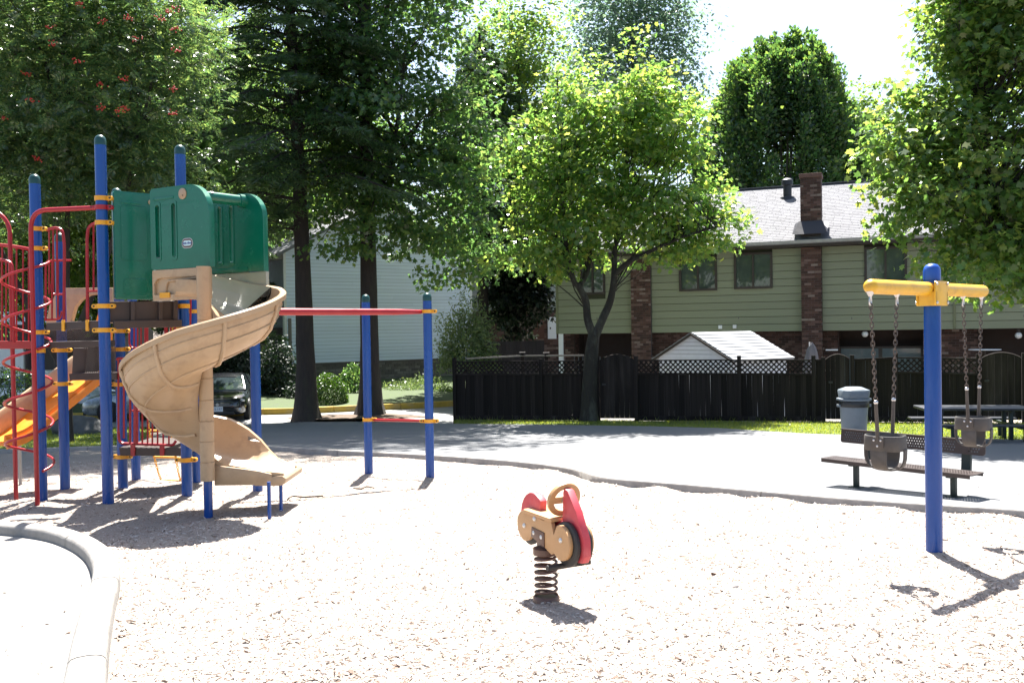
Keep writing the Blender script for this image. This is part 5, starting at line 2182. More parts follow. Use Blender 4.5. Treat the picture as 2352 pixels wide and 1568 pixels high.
# bent red pipe and the spiral climber
Yp = gxy(86, 1166)[1]
z2 = zat(*P2, 477)
xb, yb = gxy(86, 1166)
pipe = fillet([Vector((P2[0] - .05, P2[1], z2)), Vector((xb + .0, yb, z2)), Vector((xb, yb, zg(xb, yb) - .1))], .22, 8)
MB().tube(pipe, .027, 12).build("bent_pipe", RED, play)
xr, yr = gxy(37, 1147)
zr = zat(xr, yr, 540)
pole2 = fillet([P(-60, 466, yr), P(4, 492, yr), Vector((xr, yr, zat(xr, yr, 520))), Vector((xr, yr, zr - .2)), Vector((xr, yr, zg(xr, yr) - .1))], .14, 6)
MB().tube(pole2, .026, 12).build("bent_pipe", RED, play)
cx, cy = (xb + xr) / 2 + .055, (yb + yr) / 2
z_top, z_bot = zat(cx, cy - .2, 598), zat(cx, cy - .2, 1085)
rad = math.hypot(xb - xr, yb - yr) / 2 + .03
turns = 5.15
hel = []
for i in range(int(turns * 28) + 1):
    f = i / (turns * 28)
    a = .35 - 2 * PI * turns * f
    hel.append((cx + .262 * math.cos(a), cy + .262 * math.sin(a), z_top + (z_bot - z_top) * f))
MB().tube(hel, .0165, 10).build("spiral_climber", RED, play)
for k in range(5):
    pass

# red deck corner at the left with rails
ydk = yr + .05
MB().loft([[P(px, r_, yy) for px, r_ in ((-140, 783), (76, 783), (76, 801), (-140, 801))] for yy in (ydk - .1, ydk + .9)]).build("deck", mat("red_deck", (.30, .02, .02), .5), play, smooth=False, bevel=.01)


def rail(name, path, r, m=RED, n=8):
    return MB().tube(path, r, n).build(name, m, play)


def balusters(par, pxs, r0, r1, Y, r=.011, m=RED):
    for px in pxs:
        MB().tube([P(px + (r0 - r1) * 0.0, r0, Y), P(px + .0, r1, Y)], r, 6).build("baluster", m, par)


yq = yr + .15
o = rail("guard_rail", fillet([P(-70, 557, yq), P(30, 565, yq), P(85, 576, yq - .2)], .3), .022)
balusters(o, (-22, 5, 38, 53, 66), 568, 783, yq, .010)
o = rail("guard_rail", fillet([P(-60, 590, yq - .3), P(8, 597, yq - .3), P(28, 604, yq - .3), P(30, 640, yq - .3), P(32, 786, yq - .3)], .12), .018)
balusters(o, (-30, 4, 14), 600, 783, yq - .3, .010)

# railing loops between the blue posts
ya = (P1[1] + P4[1]) / 2


def loop(pts, Y, r=.019):
    return rail("guard_rail", fillet([P(a_, b_, Y) for a_, b_ in pts], .09, 6), r)


o = loop([(107, 529), (122, 523), (143, 526), (148, 560), (147, 737)], ya)
balusters(o, (113, 122, 131), 526, 676, ya)
MB().tube(fillet([P(118, 652, ya), P(119, 676, ya), P(146, 676, ya)], .05), .013, 8).build("rail", RED, o)
o = loop([(105, 737), (105, 612), (108, 599), (150, 598), (164, 598)], ya + .25, .014)
balusters(o, (119.5, 133), 600, 733, ya + .25)
MB().tube(fillet([P(105, 734, ya + .25), P(138, 733, ya + .25), P(142, 715, ya + .25)], .05), .013, 8).build("rail", RED, o)
y3 = P2[1] + .35
o = loop([(228, 513), (214, 514), (203, 522), (200, 545), (201, 737)], y3)
balusters(o, (215,), 518, 670, y3)
MB().tube([P(201, 669, y3), P(226, 668, y3)], .013, 8).build("rail", RED, o)

# brown deck beams between the first two posts, perforated risers and treads
def qbeam(name, pts, Y0_, Y1_, m, bev=.008):
    """a solid between depth Y0_ and Y1_ whose face towards the camera has the corners pts"""
    near = [P(a_, b_, Y0_) for a_, b_ in pts]
    far_ = [q_ + Vector((0, Y1_ - Y0_, 0)) for q_ in near]
    return MB().loft([near, far_]).build(name, m, play, smooth=False, bevel=bev)


yd = (P1[1] + P2[1]) / 2
o = qbeam("deck_beam", [(106, 741), (226, 736), (226, 754), (106, 759)], yd - .02, yd + .06, DECK)
for px in (144, 199):
    a_, b_ = P(px, 737, yd - .03), P(px + 3, 758, yd - .03)
    MB().box((a_ + b_) / 2, (.032, .03, abs(a_.z - b_.z) + .02)).build("strap", YEL, o, bevel=.003)


def mesh_panel(name, c00, c10, c01, step, wire, m, parent):
    """expanded metal: two sets of slanting strips in the plane c00, c10, c01"""
    c00, c10, c01 = Vector(c00), Vector(c10), Vector(c01)
    W, H = (c10 - c00).length, (c01 - c00).length
    ux, uy = (c10 - c00).normalized(), (c01 - c00).normalized()
    n = ux.cross(uy)
    mb = MB()
    for s in (1, -1):
        x = -H
        while x < W:
            x0, y0, x1, y1 = (x, 0, x + H, H) if s > 0 else (x, H, x + H, 0)
            if x0 < 0:
                k = -x0 / (x1 - x0)
                x0, y0 = 0, y0 + (y1 - y0) * k
            if x1 > W:
                k = (W - x0) / (x1 - x0)
                x1, y1 = W, y0 + (y1 - y0) * k
            if x1 - x0 > .004:
                mb.beam(c00 + ux * x0 + uy * y0 + n * .001 * s, c00 + ux * x1 + uy * y1 + n * .001 * s, wire, .003, up=n)
            x += step
    o_ = mb.build(name, m, parent, smooth=False)
    o_['kind'] = "stuff"
    return o_


yt = yd + .55
mesh_panel("riser_mesh", P(112, 783, yt), P(226, 781, yt), P(112, 758, yt), .024, .007, DECK, play)
qbeam("tread_beam", [(104, 785), (228, 782), (228, 796), (104, 799)], yd + .30, yd + .75, DECK)
yt = yd + 1.0
mesh_panel("riser_mesh", P(192, 862, yt), P(266, 860, yt), P(192, 798, yt), .026, .007, DECK, play)
qbeam("riser_plate", [(168, 799), (200, 799), (194, 858), (165, 858)], yt + .01, yt + .05, DECK)
qbeam("tread_beam", [(158, 858), (268, 855), (268, 871), (160, 874)], yd + .85, yd + 1.3, DECK)

# ------------------------------------------------------------------ tan spiral slide
px0, py0 = gxy(479, 1184)
CX, CY = px0, py0
zsl_top = zat(CX, CY, 612)
zsl_bot = zat(CX, CY, 1103)
rows_j = [612, 735, 868, 918, 966, 1013, 1060, 1103]
prof = []
for i, r_ in enumerate(rows_j):
    z = zat(CX, CY, r_)
    if 0 < i < len(rows_j) - 1:
        prof += [(.076, z + .006), (.070, z + .001), (.070, z - .001), (.078, z - .006)]
    else:
        prof += [(.076, z)]
sleeve = MB().lathe(prof[::-1], (CX, CY, 0), 28).build("centre_sleeve", TAN, play)
MB().lathe([(.047, zg(CX, CY) - .15), (.047, zsl_bot + .05)], (CX, CY, 0), 18).build("slide_post", BLUE, play)
ZS = [(-30, 1.93), (0, 1.81), (90, 1.46), (180, 1.09), (270, .585), (315, .28), (345, .09), (360, .04)]


def zfl(s):
    return float(np.interp(s, [a_ for a_, _ in ZS], [b_ for _, b_ in ZS]))


def wall_h(s):
    return float(np.interp(s, [-30, 20, 60, 95, 330, 360], [.34, .36, .44, .47, .47, .47]))


def trough_profile(wh, th=.022):
    """(radius, height): inner lip, bowl, outer wall, rolled rim, then back along the underside"""
    top = [(.085, .16), (.11, .07), (.17, .018), (.28, 0), (.44, 0), (.56, .022), (.66, .08), (.735, .17), (.775, .28), (.79, wh * .8), (.80, wh - .01), (.815, wh), (.85, wh + .004), (.868, wh - .012)]
    bot = [(.866, wh - .065), (.852, wh - .068), (.846, wh - .04), (.832, wh - .05), (.822, wh * .74), (.812, wh * .6), (.795, .26), (.757, .145), (.675, .05), (.565, -.012), (.44, -.034), (.28, -.034), (.15, -.014), (.085, .03)]
    return top + bot


rings = []
s = -30
NF_ = []
# straight lead-in from the deck
d0 = Vector((math.sin(R(60)), -math.cos(R(60)), 0))     # travel direction at s=-30
ph0 = R(120)
rad0 = Vector((math.cos(ph0), math.sin(ph0), 0))
for k in (.42, .2):
    c0 = Vector((CX, CY, 1.95 + .02 * k)) - d0 * k
    rings.append([c0 + rad0 * r_ + Vector((0, 0, h)) for r_, h in trough_profile(.34)])
for s in np.arange(-30, 360.1, 7.5):
    a_ = R(90 - s)
    d_ = Vector((math.cos(a_), math.sin(a_), 0))
    rings.append([Vector((CX, CY, zfl(s))) + d_ * r_ + Vector((0, 0, h)) for r_, h in trough_profile(wall_h(s))])
# run-out: widens straight to the right, walls fall away
zx = [(0.0, .04, .47), (.11, .005, .45), (.22, -.02, .405), (.36, -.04, .30), (.46, -.055, .19), (.55, -.068, .11), (.64, -.078, .07), (.74, -.085, .04), (.80, -.092, .022)]
for dx, zf_, wh in zx[1:]:
    pr = trough_profile(max(wh, .022))
    ring = []
    for r_, h in pr:
        hh = h
        if wh < .44:
            hh = h if h <= .1 else min(h, wh + (h - wh) * .0) if h > wh else h
        if r_ < .12 and h > .05:
            hh = min(h, .10 - .05 * dx)
        ring.append(Vector((CX + dx, CY + r_, zf_ + hh)))
    rings.append(ring)
sl_o = MB().loft(rings).build("spiral_slide", TAN, play, angle=35)
# milky liner of the entry section
MILK = mat("milky_plastic", (.33, .32, .245), .22, var=.06, ns=3)
lin = []
for s in np.arange(-36, 54, 6.0):
    a_ = R(90 - s)
    d_ = Vector((math.cos(a_), math.sin(a_), 0))
    wh = wall_h(s)
    lin.append([Vector((CX, CY, zfl(max(s, -30)))) + d_ * r_ + Vector((0, 0, h)) for r_, h in ((.30, .008), (.44, .008), (.556, .030), (.652, .087), (.727, .174), (.767, .28 if wh > .3 else .25), (.782, wh * .8 + .02), (.790, wh - .004), (.796, wh - .004), (.798, wh * .8), (.60, .03), (.30, .002))])
MB().loft(lin).build("slide_liner", MILK, sl_o)
# moulded ribs round the underside
for s in (52, 100, 148, 196, 244, 292):
    a_ = R(90 - s)
    d_ = Vector((math.cos(a_), math.sin(a_), 0))
    wh = wall_h(s)
    pts = [(.845, wh - .06), (.828, wh * .74), (.816, wh * .6), (.80, .25), (.76, .135), (.678, .04), (.567, -.022), (.44, -.042), (.28, -.042), (.15, -.022)]
    MB().tube([Vector((CX, CY, zfl(s))) + d_ * r_ + Vector((0, 0, h)) for r_, h in pts], .021, 8).build("rib", TAN, sl_o)
# long grooves' raised edges on the outside
for (r_, hfr, habs) in ((.819, .70, 0), (.778, 0, .20), (.62, 0, .014)):
    pts = []
    for s in np.arange(40, 346, 6):
        a_ = R(90 - s)
        d_ = Vector((math.cos(a_), math.sin(a_), 0))
        h = wall_h(s) * hfr + habs
        pts.append(Vector((CX, CY, zfl(s))) + d_ * r_ + Vector((0, 0, h)))
    MB().tube(pts, .009, 6).build("ridge", TAN, sl_o)
# exit lip and its two legs
xe = CX + .97
MB().loft([[Vector((CX + xx, CY + yy, zz)) for xx, zz in ((.48, -.075), (.79, -.05), (.84, -.085), (.825, -.14), (.76, -.165), (.48, -.16))] for yy in (.06, .86)]).build("exit_lip", TAN, sl_o, bevel=.018)
MB().loft([[Vector((CX + xx, CY + yy, zz)) for xx, zz in ((.05, .075), (.20, .055), (.38, .03), (.54, .005), (.68, -.03), (.68, -.15), (.05, -.15))] for yy in (.055, .10)]).build("exit_side", TAN, sl_o, bevel=.014)
for bx, by, tr_ in ((619, 1191, 1106), (646, 1175, 1112)):
    x, y = gxy(bx, by)
    MB().tube([(x, y, zg(x, y) - .1), (x, y, zat(x, y, tr_))], .02, 10).build("slide_leg", BLUE, play)

# ------------------------------------------------------------------ green hood over the slide entry
HN = Vector((.87, -.5, 0)).normalized()       # out of the deck towards the slide
HT = Vector((.5, .87, 0)).normalized()


def face_px(pt0, ux, px, row, Y=None):
    """(along, height) in the upright plane through pt0 along ux for a picture point"""
    d = ray(px, row)
    n = ux.cross(Vector((0, 0, 1)))
    k = (pt0 - EYE).dot(n) / d.dot(n)
    q_ = EYE + d * k
    return ((q_ - pt0).dot(ux), q_.z)


EA = Vector((CX, CY, 0)) + HT * .135
fa = lambda px, row: face_px(EA, HN, px, row)


def slot(x0, x1, y0, y1):
    return list(reversed(rrect(x0, y0, x1, y1, (x1 - x0) * .45, 4)))


x0, zt0 = fa(350, 438)
x1, zt1 = fa(487, 560)
_, zb0 = fa(352, 622)
_, zb1 = fa(487, 611)
_, ztt = fa(410, 428)
zb = (zb0 + zb1) / 2
rc_ = .32
outA = [(x0 + .03, zb), (x1, zb)] + [(x1 - rc_ + rc_ * math.cos(a_), ztt - rc_ + rc_ * math.sin(a_)) for a_ in [PI / 2 * i / 10 for i in range(11)]] + [(x0 + .03, ztt), (x0, ztt - .03), (x0, zb + .03)]
s1 = fa(363, 470)[0], fa(372, 470)[0]
s2 = fa(400, 470)[0], fa(409, 470)[0]
zs0, zs1 = fa(386, 593)[1], fa(386, 470)[1]
pa = MB().prism(outA, EA, HN, (0, 0, 1), .075, holes=[slot(*s1, zs0, zs1), slot(*s2, zs0, zs1)]).build("hood_panel", GREEN, play, bevel=.026, seg=3, angle=50)
nA = HN.cross(Vector((0, 0, 1)))              # towards the camera
if nA.y > 0:
    nA = -nA
# raised band over the slots, slot frame, end plug, badge
h0, h1 = fa(358, 462)[0], fa(405, 462)[0]
zz = fa(380, 453)[1]
MB().prism(rrect(h0, zz - .035, h1, zz + .0, .015), EA + nA * .037, HN, (0, 0, 1), .012).build("moulding", GREEN, pa, bevel=.004)
for sA in (s1, s2):
    MB().prism(rrect(sA[0] - .02, zs0 - .03, sA[1] + .02, zs1 + .03, .03), EA + nA * .037, HN, (0, 0, 1), .012, holes=[slot(sA[0], sA[1], zs0, zs1)]).build("slot_frame", GREEN, pa, bevel=.004)
cpx, cpz = fa(426, 446)
MB().lathe([(.062, 0), (.062, .010), (.055, .014)], EA + HN * cpx + Vector((0, 0, cpz)) + nA * .036, 24, axis=nA).build("end_plug", TAN, pa)
MB().lathe([(.008, 0), (.008, .004)], EA + HN * (cpx + .012) + Vector((0, 0, cpz - .02)) + nA * .050, 10, axis=nA).build("bolt", DECK, pa)
lx, lz = fa(437, 559)
lw, lh_ = .175 / 2, .112 / 2
bd = MB().prism(rrect(lx - lw, lz - lh_, lx + lw, lz + lh_, .055, 6), EA + nA * .039, HN, (0, 0, 1), .006).build("maker_badge", mat("badge_rim", (.45, .48, .48), .4), pa)
MB().prism(rrect(lx - lw + .008, lz - lh_ + .008, lx + lw - .008, lz + lh_ - .008, .047, 6), EA + nA * .0425, HN, (0, 0, 1), .004).build("badge_band", mat("badge_brown", (.09, .035, .03), .4), bd)
MB().prism(rrect(lx - lw + .024, lz - lh_ + .026, lx + lw - .018, lz + lh_ - .026, .03, 6), EA + nA * .045, HN, (0, 0, 1), .003).build("badge_face", mat("badge_white", (.5, .66, .68), .4), bd)
text_mesh("badge_lettering", "little tikes", .036, mat("badge_ink", (.015, .05, .25), .5), bd,
          Matrix.Translation(EA + HN * (lx + .003) + Vector((0, 0, lz)) + nA * .0475 - origin(bd)) @ Matrix((HN, Vector((0, 0, 1)), HN.cross(Vector((0, 0, 1))))).transposed().to_4x4(), .0008, .0006)

# tan moulded panel under it
outT = rrect(x0 + .01, fa(352, 691)[1], x1 - .05, zb - .004, .02)
rx0, rx1 = fa(360, 650)[0], fa(462, 650)[0]
rz0, rz1 = fa(400, 676)[1], fa(400, 637)[1]
hole_t = [(rx1, rz0), (rx0, rz0), (rx0, rz1 - .06), (rx0 + .05, rz1 - .01), (rx0 + .12, rz1), (rx1, rz1)]
tp_ = MB().prism(outT, EA, HN, (0, 0, 1), .07, holes=[hole_t]).build("entry_panel", TAN, play, bevel=.008, angle=50)
MB().prism(rrect(rx0 - .01, rz0 - .01, rx1 + .01, rz1 + .01, .01), EA - nA * .012, HN, (0, 0, 1), .03).build("recess_back", TAN, tp_, smooth=False)
MB().tube(smooth_path([EA + HN * a_ + Vector((0, 0, b_)) + nA * .012 for a_, b_ in ((rx0 + .16, rz0 + .01), (rx0 + .20, rz0 + .14), (rx0 + .33, rz1 - .035), (rx1 - .02, rz1 - .015))], 5), .014, 6).build("moulding", TAN, tp_)
bx0, bx1 = fa(374, 680)[0], fa(397, 680)[0]
bz0, bz1 = fa(385, 684)[1], fa(385, 672)[1]
MB().prism(rrect(bx0, bz0, bx1, bz1, .006), EA + nA * .040, HN, (0, 0, 1), .012).build("bracket", YEL, tp_, bevel=.003)

# far hood side
EB = EA + HT * .74
fb = lambda px, row: face_px(EB, HN, px, row)
x0b = fb(480, 500)[0]
x1b = fb(610, 540)[0]
ztb = fb(560, 446)[1]
zbb = fb(550, 626)[1]
rcb = .30
outB = [(x0b, zbb), (x1b, zbb)] + [(x1b - rcb + rcb * math.cos(a_), ztb - rcb + rcb * math.sin(a_)) for a_ in [PI / 2 * i / 10 for i in range(11)]] + [(x0b, ztb)]
sb1 = fb(507, 540)[0], fb(515, 540)[0]
sb2 = fb(533, 540)[0], fb(541, 540)[0]
zsb0, zsb1 = fb(525, 604)[1], fb(525, 474)[1]
pb_ = MB().prism(outB, EB, HN, (0, 0, 1), .075, holes=[slot(*sb1, zsb0, zsb1), slot(*sb2, zsb0, zsb1)]).build("hood_panel", GREEN, play, bevel=.026, seg=3, angle=50)
for sA in (sb1, sb2):
    MB().prism(rrect(sA[0] - .02, zsb0 - .03, sA[1] + .02, zsb1 + .02, .03), EB + nA * .037, HN, (0, 0, 1), .012, holes=[slot(sA[0], sA[1], zsb0, zsb1)]).build("slot_frame", GREEN, pb_, bevel=.004)
MB().prism(rrect(x0b, zbb, x1b - .25, zbb + .06, .02), EB + nA * .040, HN, (0, 0, 1), .012).build("moulding", GREEN, pb_, bevel=.004)
# tan wall below the far side, closing down to the slide
MB().prism([(x0b, 1.93), (x1b + .02, 1.80), (x1b + .02, zbb - .005), (x0b, zbb - .005)], EB, HN, (0, 0, 1), .05).build("entry_panel", MILK, play, bevel=.01)
# cross bar between the two
a_ = EA + HN * cpx + Vector((0, 0, cpz))
b_ = EB + HN * (fb(566, 463)[0]) + Vector((0, 0, fb(566, 463)[1]))
a_.z += .0
bar = MB().tube([a_ + (b_ - a_) * .03, a_ + (b_ - a_) * .12, a_ + (b_ - a_) * .13, a_ + (b_ - a_) * .86, a_ + (b_ - a_) * .87, b_], [.078, .078, .064, .064, .078, .078], 20).build("hood_bar", GREEN, play)
m_ = a_.lerp(b_, .42)
MB().lathe([(.018, 0), (.016, .008)], m_ + Vector((.02, -.045, .046)), 10, axis=(.3, -.6, .7)).build("bolt", BLACKP, bar)

# flat green panel beside the tallest post
EP = Vector((P2[0] + .09, P2[1] - .0, 0))
HP = Vector((.72, .69, 0)).normalized()
fp = lambda px, row: face_px(EP, HP, px, row)
xa, za_ = fp(258, 448)
xz, zz_ = fp(346, 437)
_, zlo = fp(300, 688)
zhi = (za_ + zz_) / 2
gp = MB().prism(rrect(xa, zlo, xz, zhi, .03, 4), EP, HP, (0, 0, 1), .075).build("guard_panel", GREEN, play, bevel=.016, angle=50)
nP = HP.cross(Vector((0, 0, 1)))
w_ = xz - xa


def emb(x0_, y0_, x1_, y1_, r_, inset=.018):
    o_ = rrect(xa + w_ * x0_, zlo + (zhi - zlo) * y0_, xa + w_ * x1_, zlo + (zhi - zlo) * y1_, r_, 4)
    i_ = rrect(xa + w_ * x0_ + inset, zlo + (zhi - zlo) * y0_ + inset, xa + w_ * x1_ - inset, zlo + (zhi - zlo) * y1_ - inset, max(.005, r_ - inset * .5), 4)
    return o_, list(reversed(i_))


o_, i_ = emb(.14, .36, .88, .88, .05, .014)
MB().prism(o_, EP + nP * .036, HP, (0, 0, 1), .008, holes=[i_]).build("moulding", GREEN, gp, bevel=.003)
o_, i_ = emb(.18, .03, .86, .20, .05, .014)
MB().prism(o_, EP + nP * .036, HP, (0, 0, 1), .008, holes=[i_]).build("moulding", GREEN, gp, bevel=.003)
o_, _ = emb(.17, .885, .72, .915, .02)
MB().prism(o_, EP + nP * .038, HP, (0, 0, 1), .010).build("moulding", GREEN, gp, bevel=.003)
MB().lathe([(.03, 0), (.03, .02)], EP + HP * (xz - .02) + Vector((0, 0, zhi - .10)) + nP * .03, 14, axis=nP).build("end_plug", TAN, gp)

# brown fascia below the deck front
fq = lambda px, row: face_px(EP, Vector((.83, .55, 0)).normalized(), px, row)
HQ = Vector((.83, .55, 0)).normalized()


def fas(name, c, th, out=0.):
    nq = HQ.cross(Vector((0, 0, 1)))
    pts = [fq(*p_) for p_ in c]
    if (pts[1][0] - pts[0][0]) * (pts[2][1] - pts[0][1]) - (pts[1][1] - pts[0][1]) * (pts[2][0] - pts[0][0]) < 0:
        pts = pts[::-1]
    return MB().prism(pts, EP + nq * out, HQ, (0, 0, 1), th).build(name, DECK, play, smooth=False, bevel=.006)


fas("deck_skirt", [(252, 692), (412, 690), (412, 737), (252, 740)], .03, -.08)
fas("deck_beam", [(260, 737), (417, 734), (417, 751), (260, 754)], .05)
for px in (306, 370, 404):
    fas("deck_stile", [(px - 5, 692), (px + 4, 692), (px + 4, 737), (px - 5, 737)], .05, -.03)
# decks
zd = 1.93
dk = [Vector((P2[0], P2[1], 0)), Vector((P3[0], P3[1], 0)), Vector((P7[0], P7[1], 0)), Vector((P5[0], P5[1], 0))]
cen = sum(dk, Vector((0, 0, 0))) / 4
dkz = zat(P3[0], P3[1], 694)
MB().loft([[cen.lerp(v, .93) + Vector((0, 0, z_)) for v in dk] for z_ in (dkz - .06, dkz)]).build("deck", DECK, play, smooth=False)

# lower red cage, its deck, upper cages
yc = (P5[1] + P3[1]) / 2 + .1
o = loop([(268, 826), (272, 823), (300, 823), (326, 823)], yc, .017)
balusters(o, (272, 284.5), 824, 1006, yc, .012)
balusters(o, (299,), 824, 1018, yc, .014)
MB().tube(fillet([P(272, 990, yc), P(274, 1018, yc), P(340, 1020, yc), P(398, 1022, yc), P(404, 1012, yc)], .07), .018, 8).build("rail", RED, o)
MB().tube([P(312, 820, yc), P(312, 1022, yc)], .03, 10).build("stanchion", RED, o)
MB().tube(fillet([P(303, 943, yc), P(330, 943, yc), P(400, 1000, yc)], .1), .014, 8).build("rail", RED, o)
for px, r0 in ((327, 945), (339, 952), (350, 962), (362, 971), (375, 981), (388, 992)):
    MB().tube([P(px, r0, yc), P(px, 1020, yc)], .011, 6).build("baluster", RED, o)
qbeam("low_deck", [(273, 1027), (418, 1029), (416, 1047), (276, 1046)], yc - .05, yc + 1.0, DECK)
for px in (305, 372):
    qbeam("strap", [(px - 6, 1020), (px + 5, 1020), (px + 4, 1047), (px - 5, 1047)], yc - .075, yc - .053, RED, .003)
yu = P5[1] + .5
o = loop([(297, 750), (297, 790), (302, 799), (334, 799)], yu, .013)
balusters(o, (308, 316, 324), 752, 799, yu, .011)
MB().tube([P(336, 750, yu), P(336, 828, yu)], .027, 10).build("stanchion", RED, o)
o = loop([(381, 750), (381, 800)], yu, .024)
balusters(o, (392, 400), 750, 795, yu, .011)
yl = P3[1] - .02
loop([(408, 706), (403, 712), (402, 756), (402, 790)], yl - .1, .012)
loop([(438, 655), (438, 700), (436, 790)], yl + .35, .013)

# yellow chain ladder
yk_ = P6[1] + .25
for (pts) in ([(336, 935), (341, 975), (348, 1020), (355, 1052), (364, 1085), (371, 1103)], [(383, 935), (390, 985), (398, 1020), (404, 1052), (410, 1085), (415, 1103)]):
    path = [P(a_, b_, yk_) for a_, b_ in pts]
    mb = MB()
    L_ = 0
    seg_ = smooth_path(path, 6)
    for i, (a_, b_) in enumerate(zip(seg_, seg_[1:])):
        d_ = (b_ - a_).normalized()
        sd = d_.cross(Vector((0, 1, 0) if i % 2 else (1, 0, 0))).normalized()
        m_ = (a_ + b_) / 2
        ln = (b_ - a_).length * .62
        mb.tube([m_ + d_ * ln * math.cos(t_) + sd * .014 * math.sin(t_) for t_ in [2 * PI * k / 8 for k in range(8)]], .006, 5, closed=True)
    mb.build("ladder_chain", YEL, play)
for a_, b_ in (((345, 988), (391, 990)), ((368, 1102), (418, 1104)), ((355, 1049), (405, 1050))):
    MB().tube([P(*a_, yk_), P(*b_, yk_)], .016, 8).build("ladder_rung", YEL, play)

# straight orange slide on the left
sA_, sB_ = P(196, 868, 13.15), P(38, 992, 12.1)
ax_ = (sB_ - sA_)
cr_ = Vector((-ax_.y, ax_.x, 0)).normalized()
if cr_.y > 0:
    cr_ = -cr_
sE_ = sB_ + Vector((ax_.x, ax_.y, 0)).normalized() * .38 + Vector((0, 0, -.09))


def trough(name, m, sec):
    """sec: (across, up), across grows towards the camera"""
    path = smooth_path([sA_ - ax_ * .05, sA_ + ax_ * .3, sA_ + ax_ * .65, sB_, sB_.lerp(sE_, .5) + Vector((0, 0, -.02)), sE_], 5)
    return MB().loft([[p_ + cr_ * a__ + Vector((0, 0, h__)) for a__, h__ in sec] for p_ in path]).build(name, m, play, angle=50)


trough("slide_bed", ORANGE, [(-.24, .0), (-.20, -.015), (.20, -.015), (.235, .0), (.245, .09), (.265, .10), (.275, .03), (.25, -.04), (-.24, -.04)])
trough("slide_wall", TAN, [(-.241, -.04), (-.241, .01), (-.262, .26), (-.28, .285), (-.32, .28), (-.31, .24), (-.29, -.04)])
trough("slide_edge", ORANGE, [(.276, .04), (.29, .05), (.315, .0), (.31, -.075), (.285, -.08), (.276, -.02)])
x, y = gxy(47, 1112)
MB().tube([(x, y, zg(x, y) - .1), (x, y, zat(x, y, 1012))], .022, 8).build("slide_leg", mat("grey_pipe", (.25, .25, .24), .5), play)
# tan arch over its top
ya_ = 13.3
fz = lambda px, row: face_px(Vector((0, ya_, 0)), Vector((1, 0, 0)), px, row)
A_ = [fz(*q_) for q_ in ((110, 745), (262, 742), (262, 661), (152, 662), (132, 676), (118, 700))]
H_ = [fz(*q_) for q_ in ((166, 738), (176, 705), (190, 688), (208, 678), (236, 676), (236, 738))]
arch = MB().prism(A_, (0, ya_, 0), (1, 0, 0), (0, 0, 1), .12, holes=[H_]).build("slide_arch", TAN, play, bevel=.01, angle=50)
B_ = [fz(*q_) for q_ in ((196, 740), (238, 740), (238, 676), (212, 684))]
MB().prism(B_, (0, ya_ + .35, 0), (1, 0, 0), (0, 0, 1), .05).build("arch_back", ORANGE, arch)
B_ = [fz(*q_) for q_ in ((246, 790), (264, 790), (264, 755), (246, 755))]
MB().prism(B_, (0, ya_ - .1, 0), (1, 0, 0), (0, 0, 1), .05).build("slide_side", ORANGE, play)

# ------------------------------------------------------------------ T-shaped toddler swing
sx, sy = gxy(2146, 1268)
ztop = zat(sx, sy, 605)
swing = thing("swing_frame", "T shaped toddler swing frame with yellow beam on one blue post", "swing frame", Vector((sx, sy, zg(sx, sy))))
MB().lathe([(.0645, zg(sx, sy) - .15), (.0645, ztop - .075)], (sx, sy, 0), 28).build("post", BLUE, swing)
CAPB = mat("blue_cap", (.01, .07, .36), .35)
MB().lathe([(.0665, ztop - .13), (.0665, ztop - .062), (.060, ztop - .032), (.043, ztop - .011), (.02, ztop - .002), (0, ztop)], (sx, sy, 0), 28).build("cap", CAPB, swing)
BD = Vector((4.25 - 2.574, 8.18 - 6.6, 0)).normalized()
BN = Vector((BD.y, -BD.x, 0))
zbm = zat(sx, sy, 664)
BL = 1.13
SC = Vector((sx, sy, zbm))
ends = []
for sg in (1, -1):
    for k in range(7):
        a_ = PI / 2 * k / 6
        ends.append((sg * (BL - .055 + .055 * math.sin(a_)), .055 * math.cos(a_)))
left_ = sorted([e_ for e_ in ends if e_[0] < 0])
right_ = sorted([e_ for e_ in ends if e_[0] > 0])
prf = left_ + right_
prf = [(x_, max(r_, .001)) for x_, r_ in prf]
beam = MB().tube([SC + BD * x_ for x_, _ in prf], [r_ for _, r_ in prf], 24).build("beam", BEAMY, swing, angle=60)
# saddle: a box sleeve round post and beam with bolted flanges
sd_ = MB()
for sg in (-1, 1):
    sd_.prism(rrect(-.125, -.135, .125, .062, .02, 3), SC + BN * (.072 * sg), BD, (0, 0, 1), .012)
for sg in (-1, 1):
    sd_.prism(rrect(-.078, -.135, .078, -.02, .005, 2), SC + BD * (.105 * sg) + Vector((0, 0, 0)), BN, (0, 0, 1), .02)
sd_.lathe([(.068, -.135), (.075, -.135), (.075, -.05), (.068, -.05)], SC, 24, cap=False)
so = sd_.build("saddle", BEAMY, swing, bevel=.003)
for bx_ in (-.105, .105):
    for bz_ in (-.11, .04):
        for sg in (-1, 1):
            MB().lathe([(.013, 0), (.013, .008), (.007, .013)], SC + BD * bx_ + BN * (.078 * sg) + Vector((0, 0, bz_)), 10, axis=BN * sg).build("bolt", STEEL, so)

CHS = mat("chain_sleeve_rubber", (.075, .062, .052), .7, var=.2)
BUCK = mat("bucket_rubber", (.062, .056, .052), .7, var=.25, ns=8, bump=.15, bs=40, dirt=(.12, .11, .10), dirt_s=5, dirt_amt=.4)


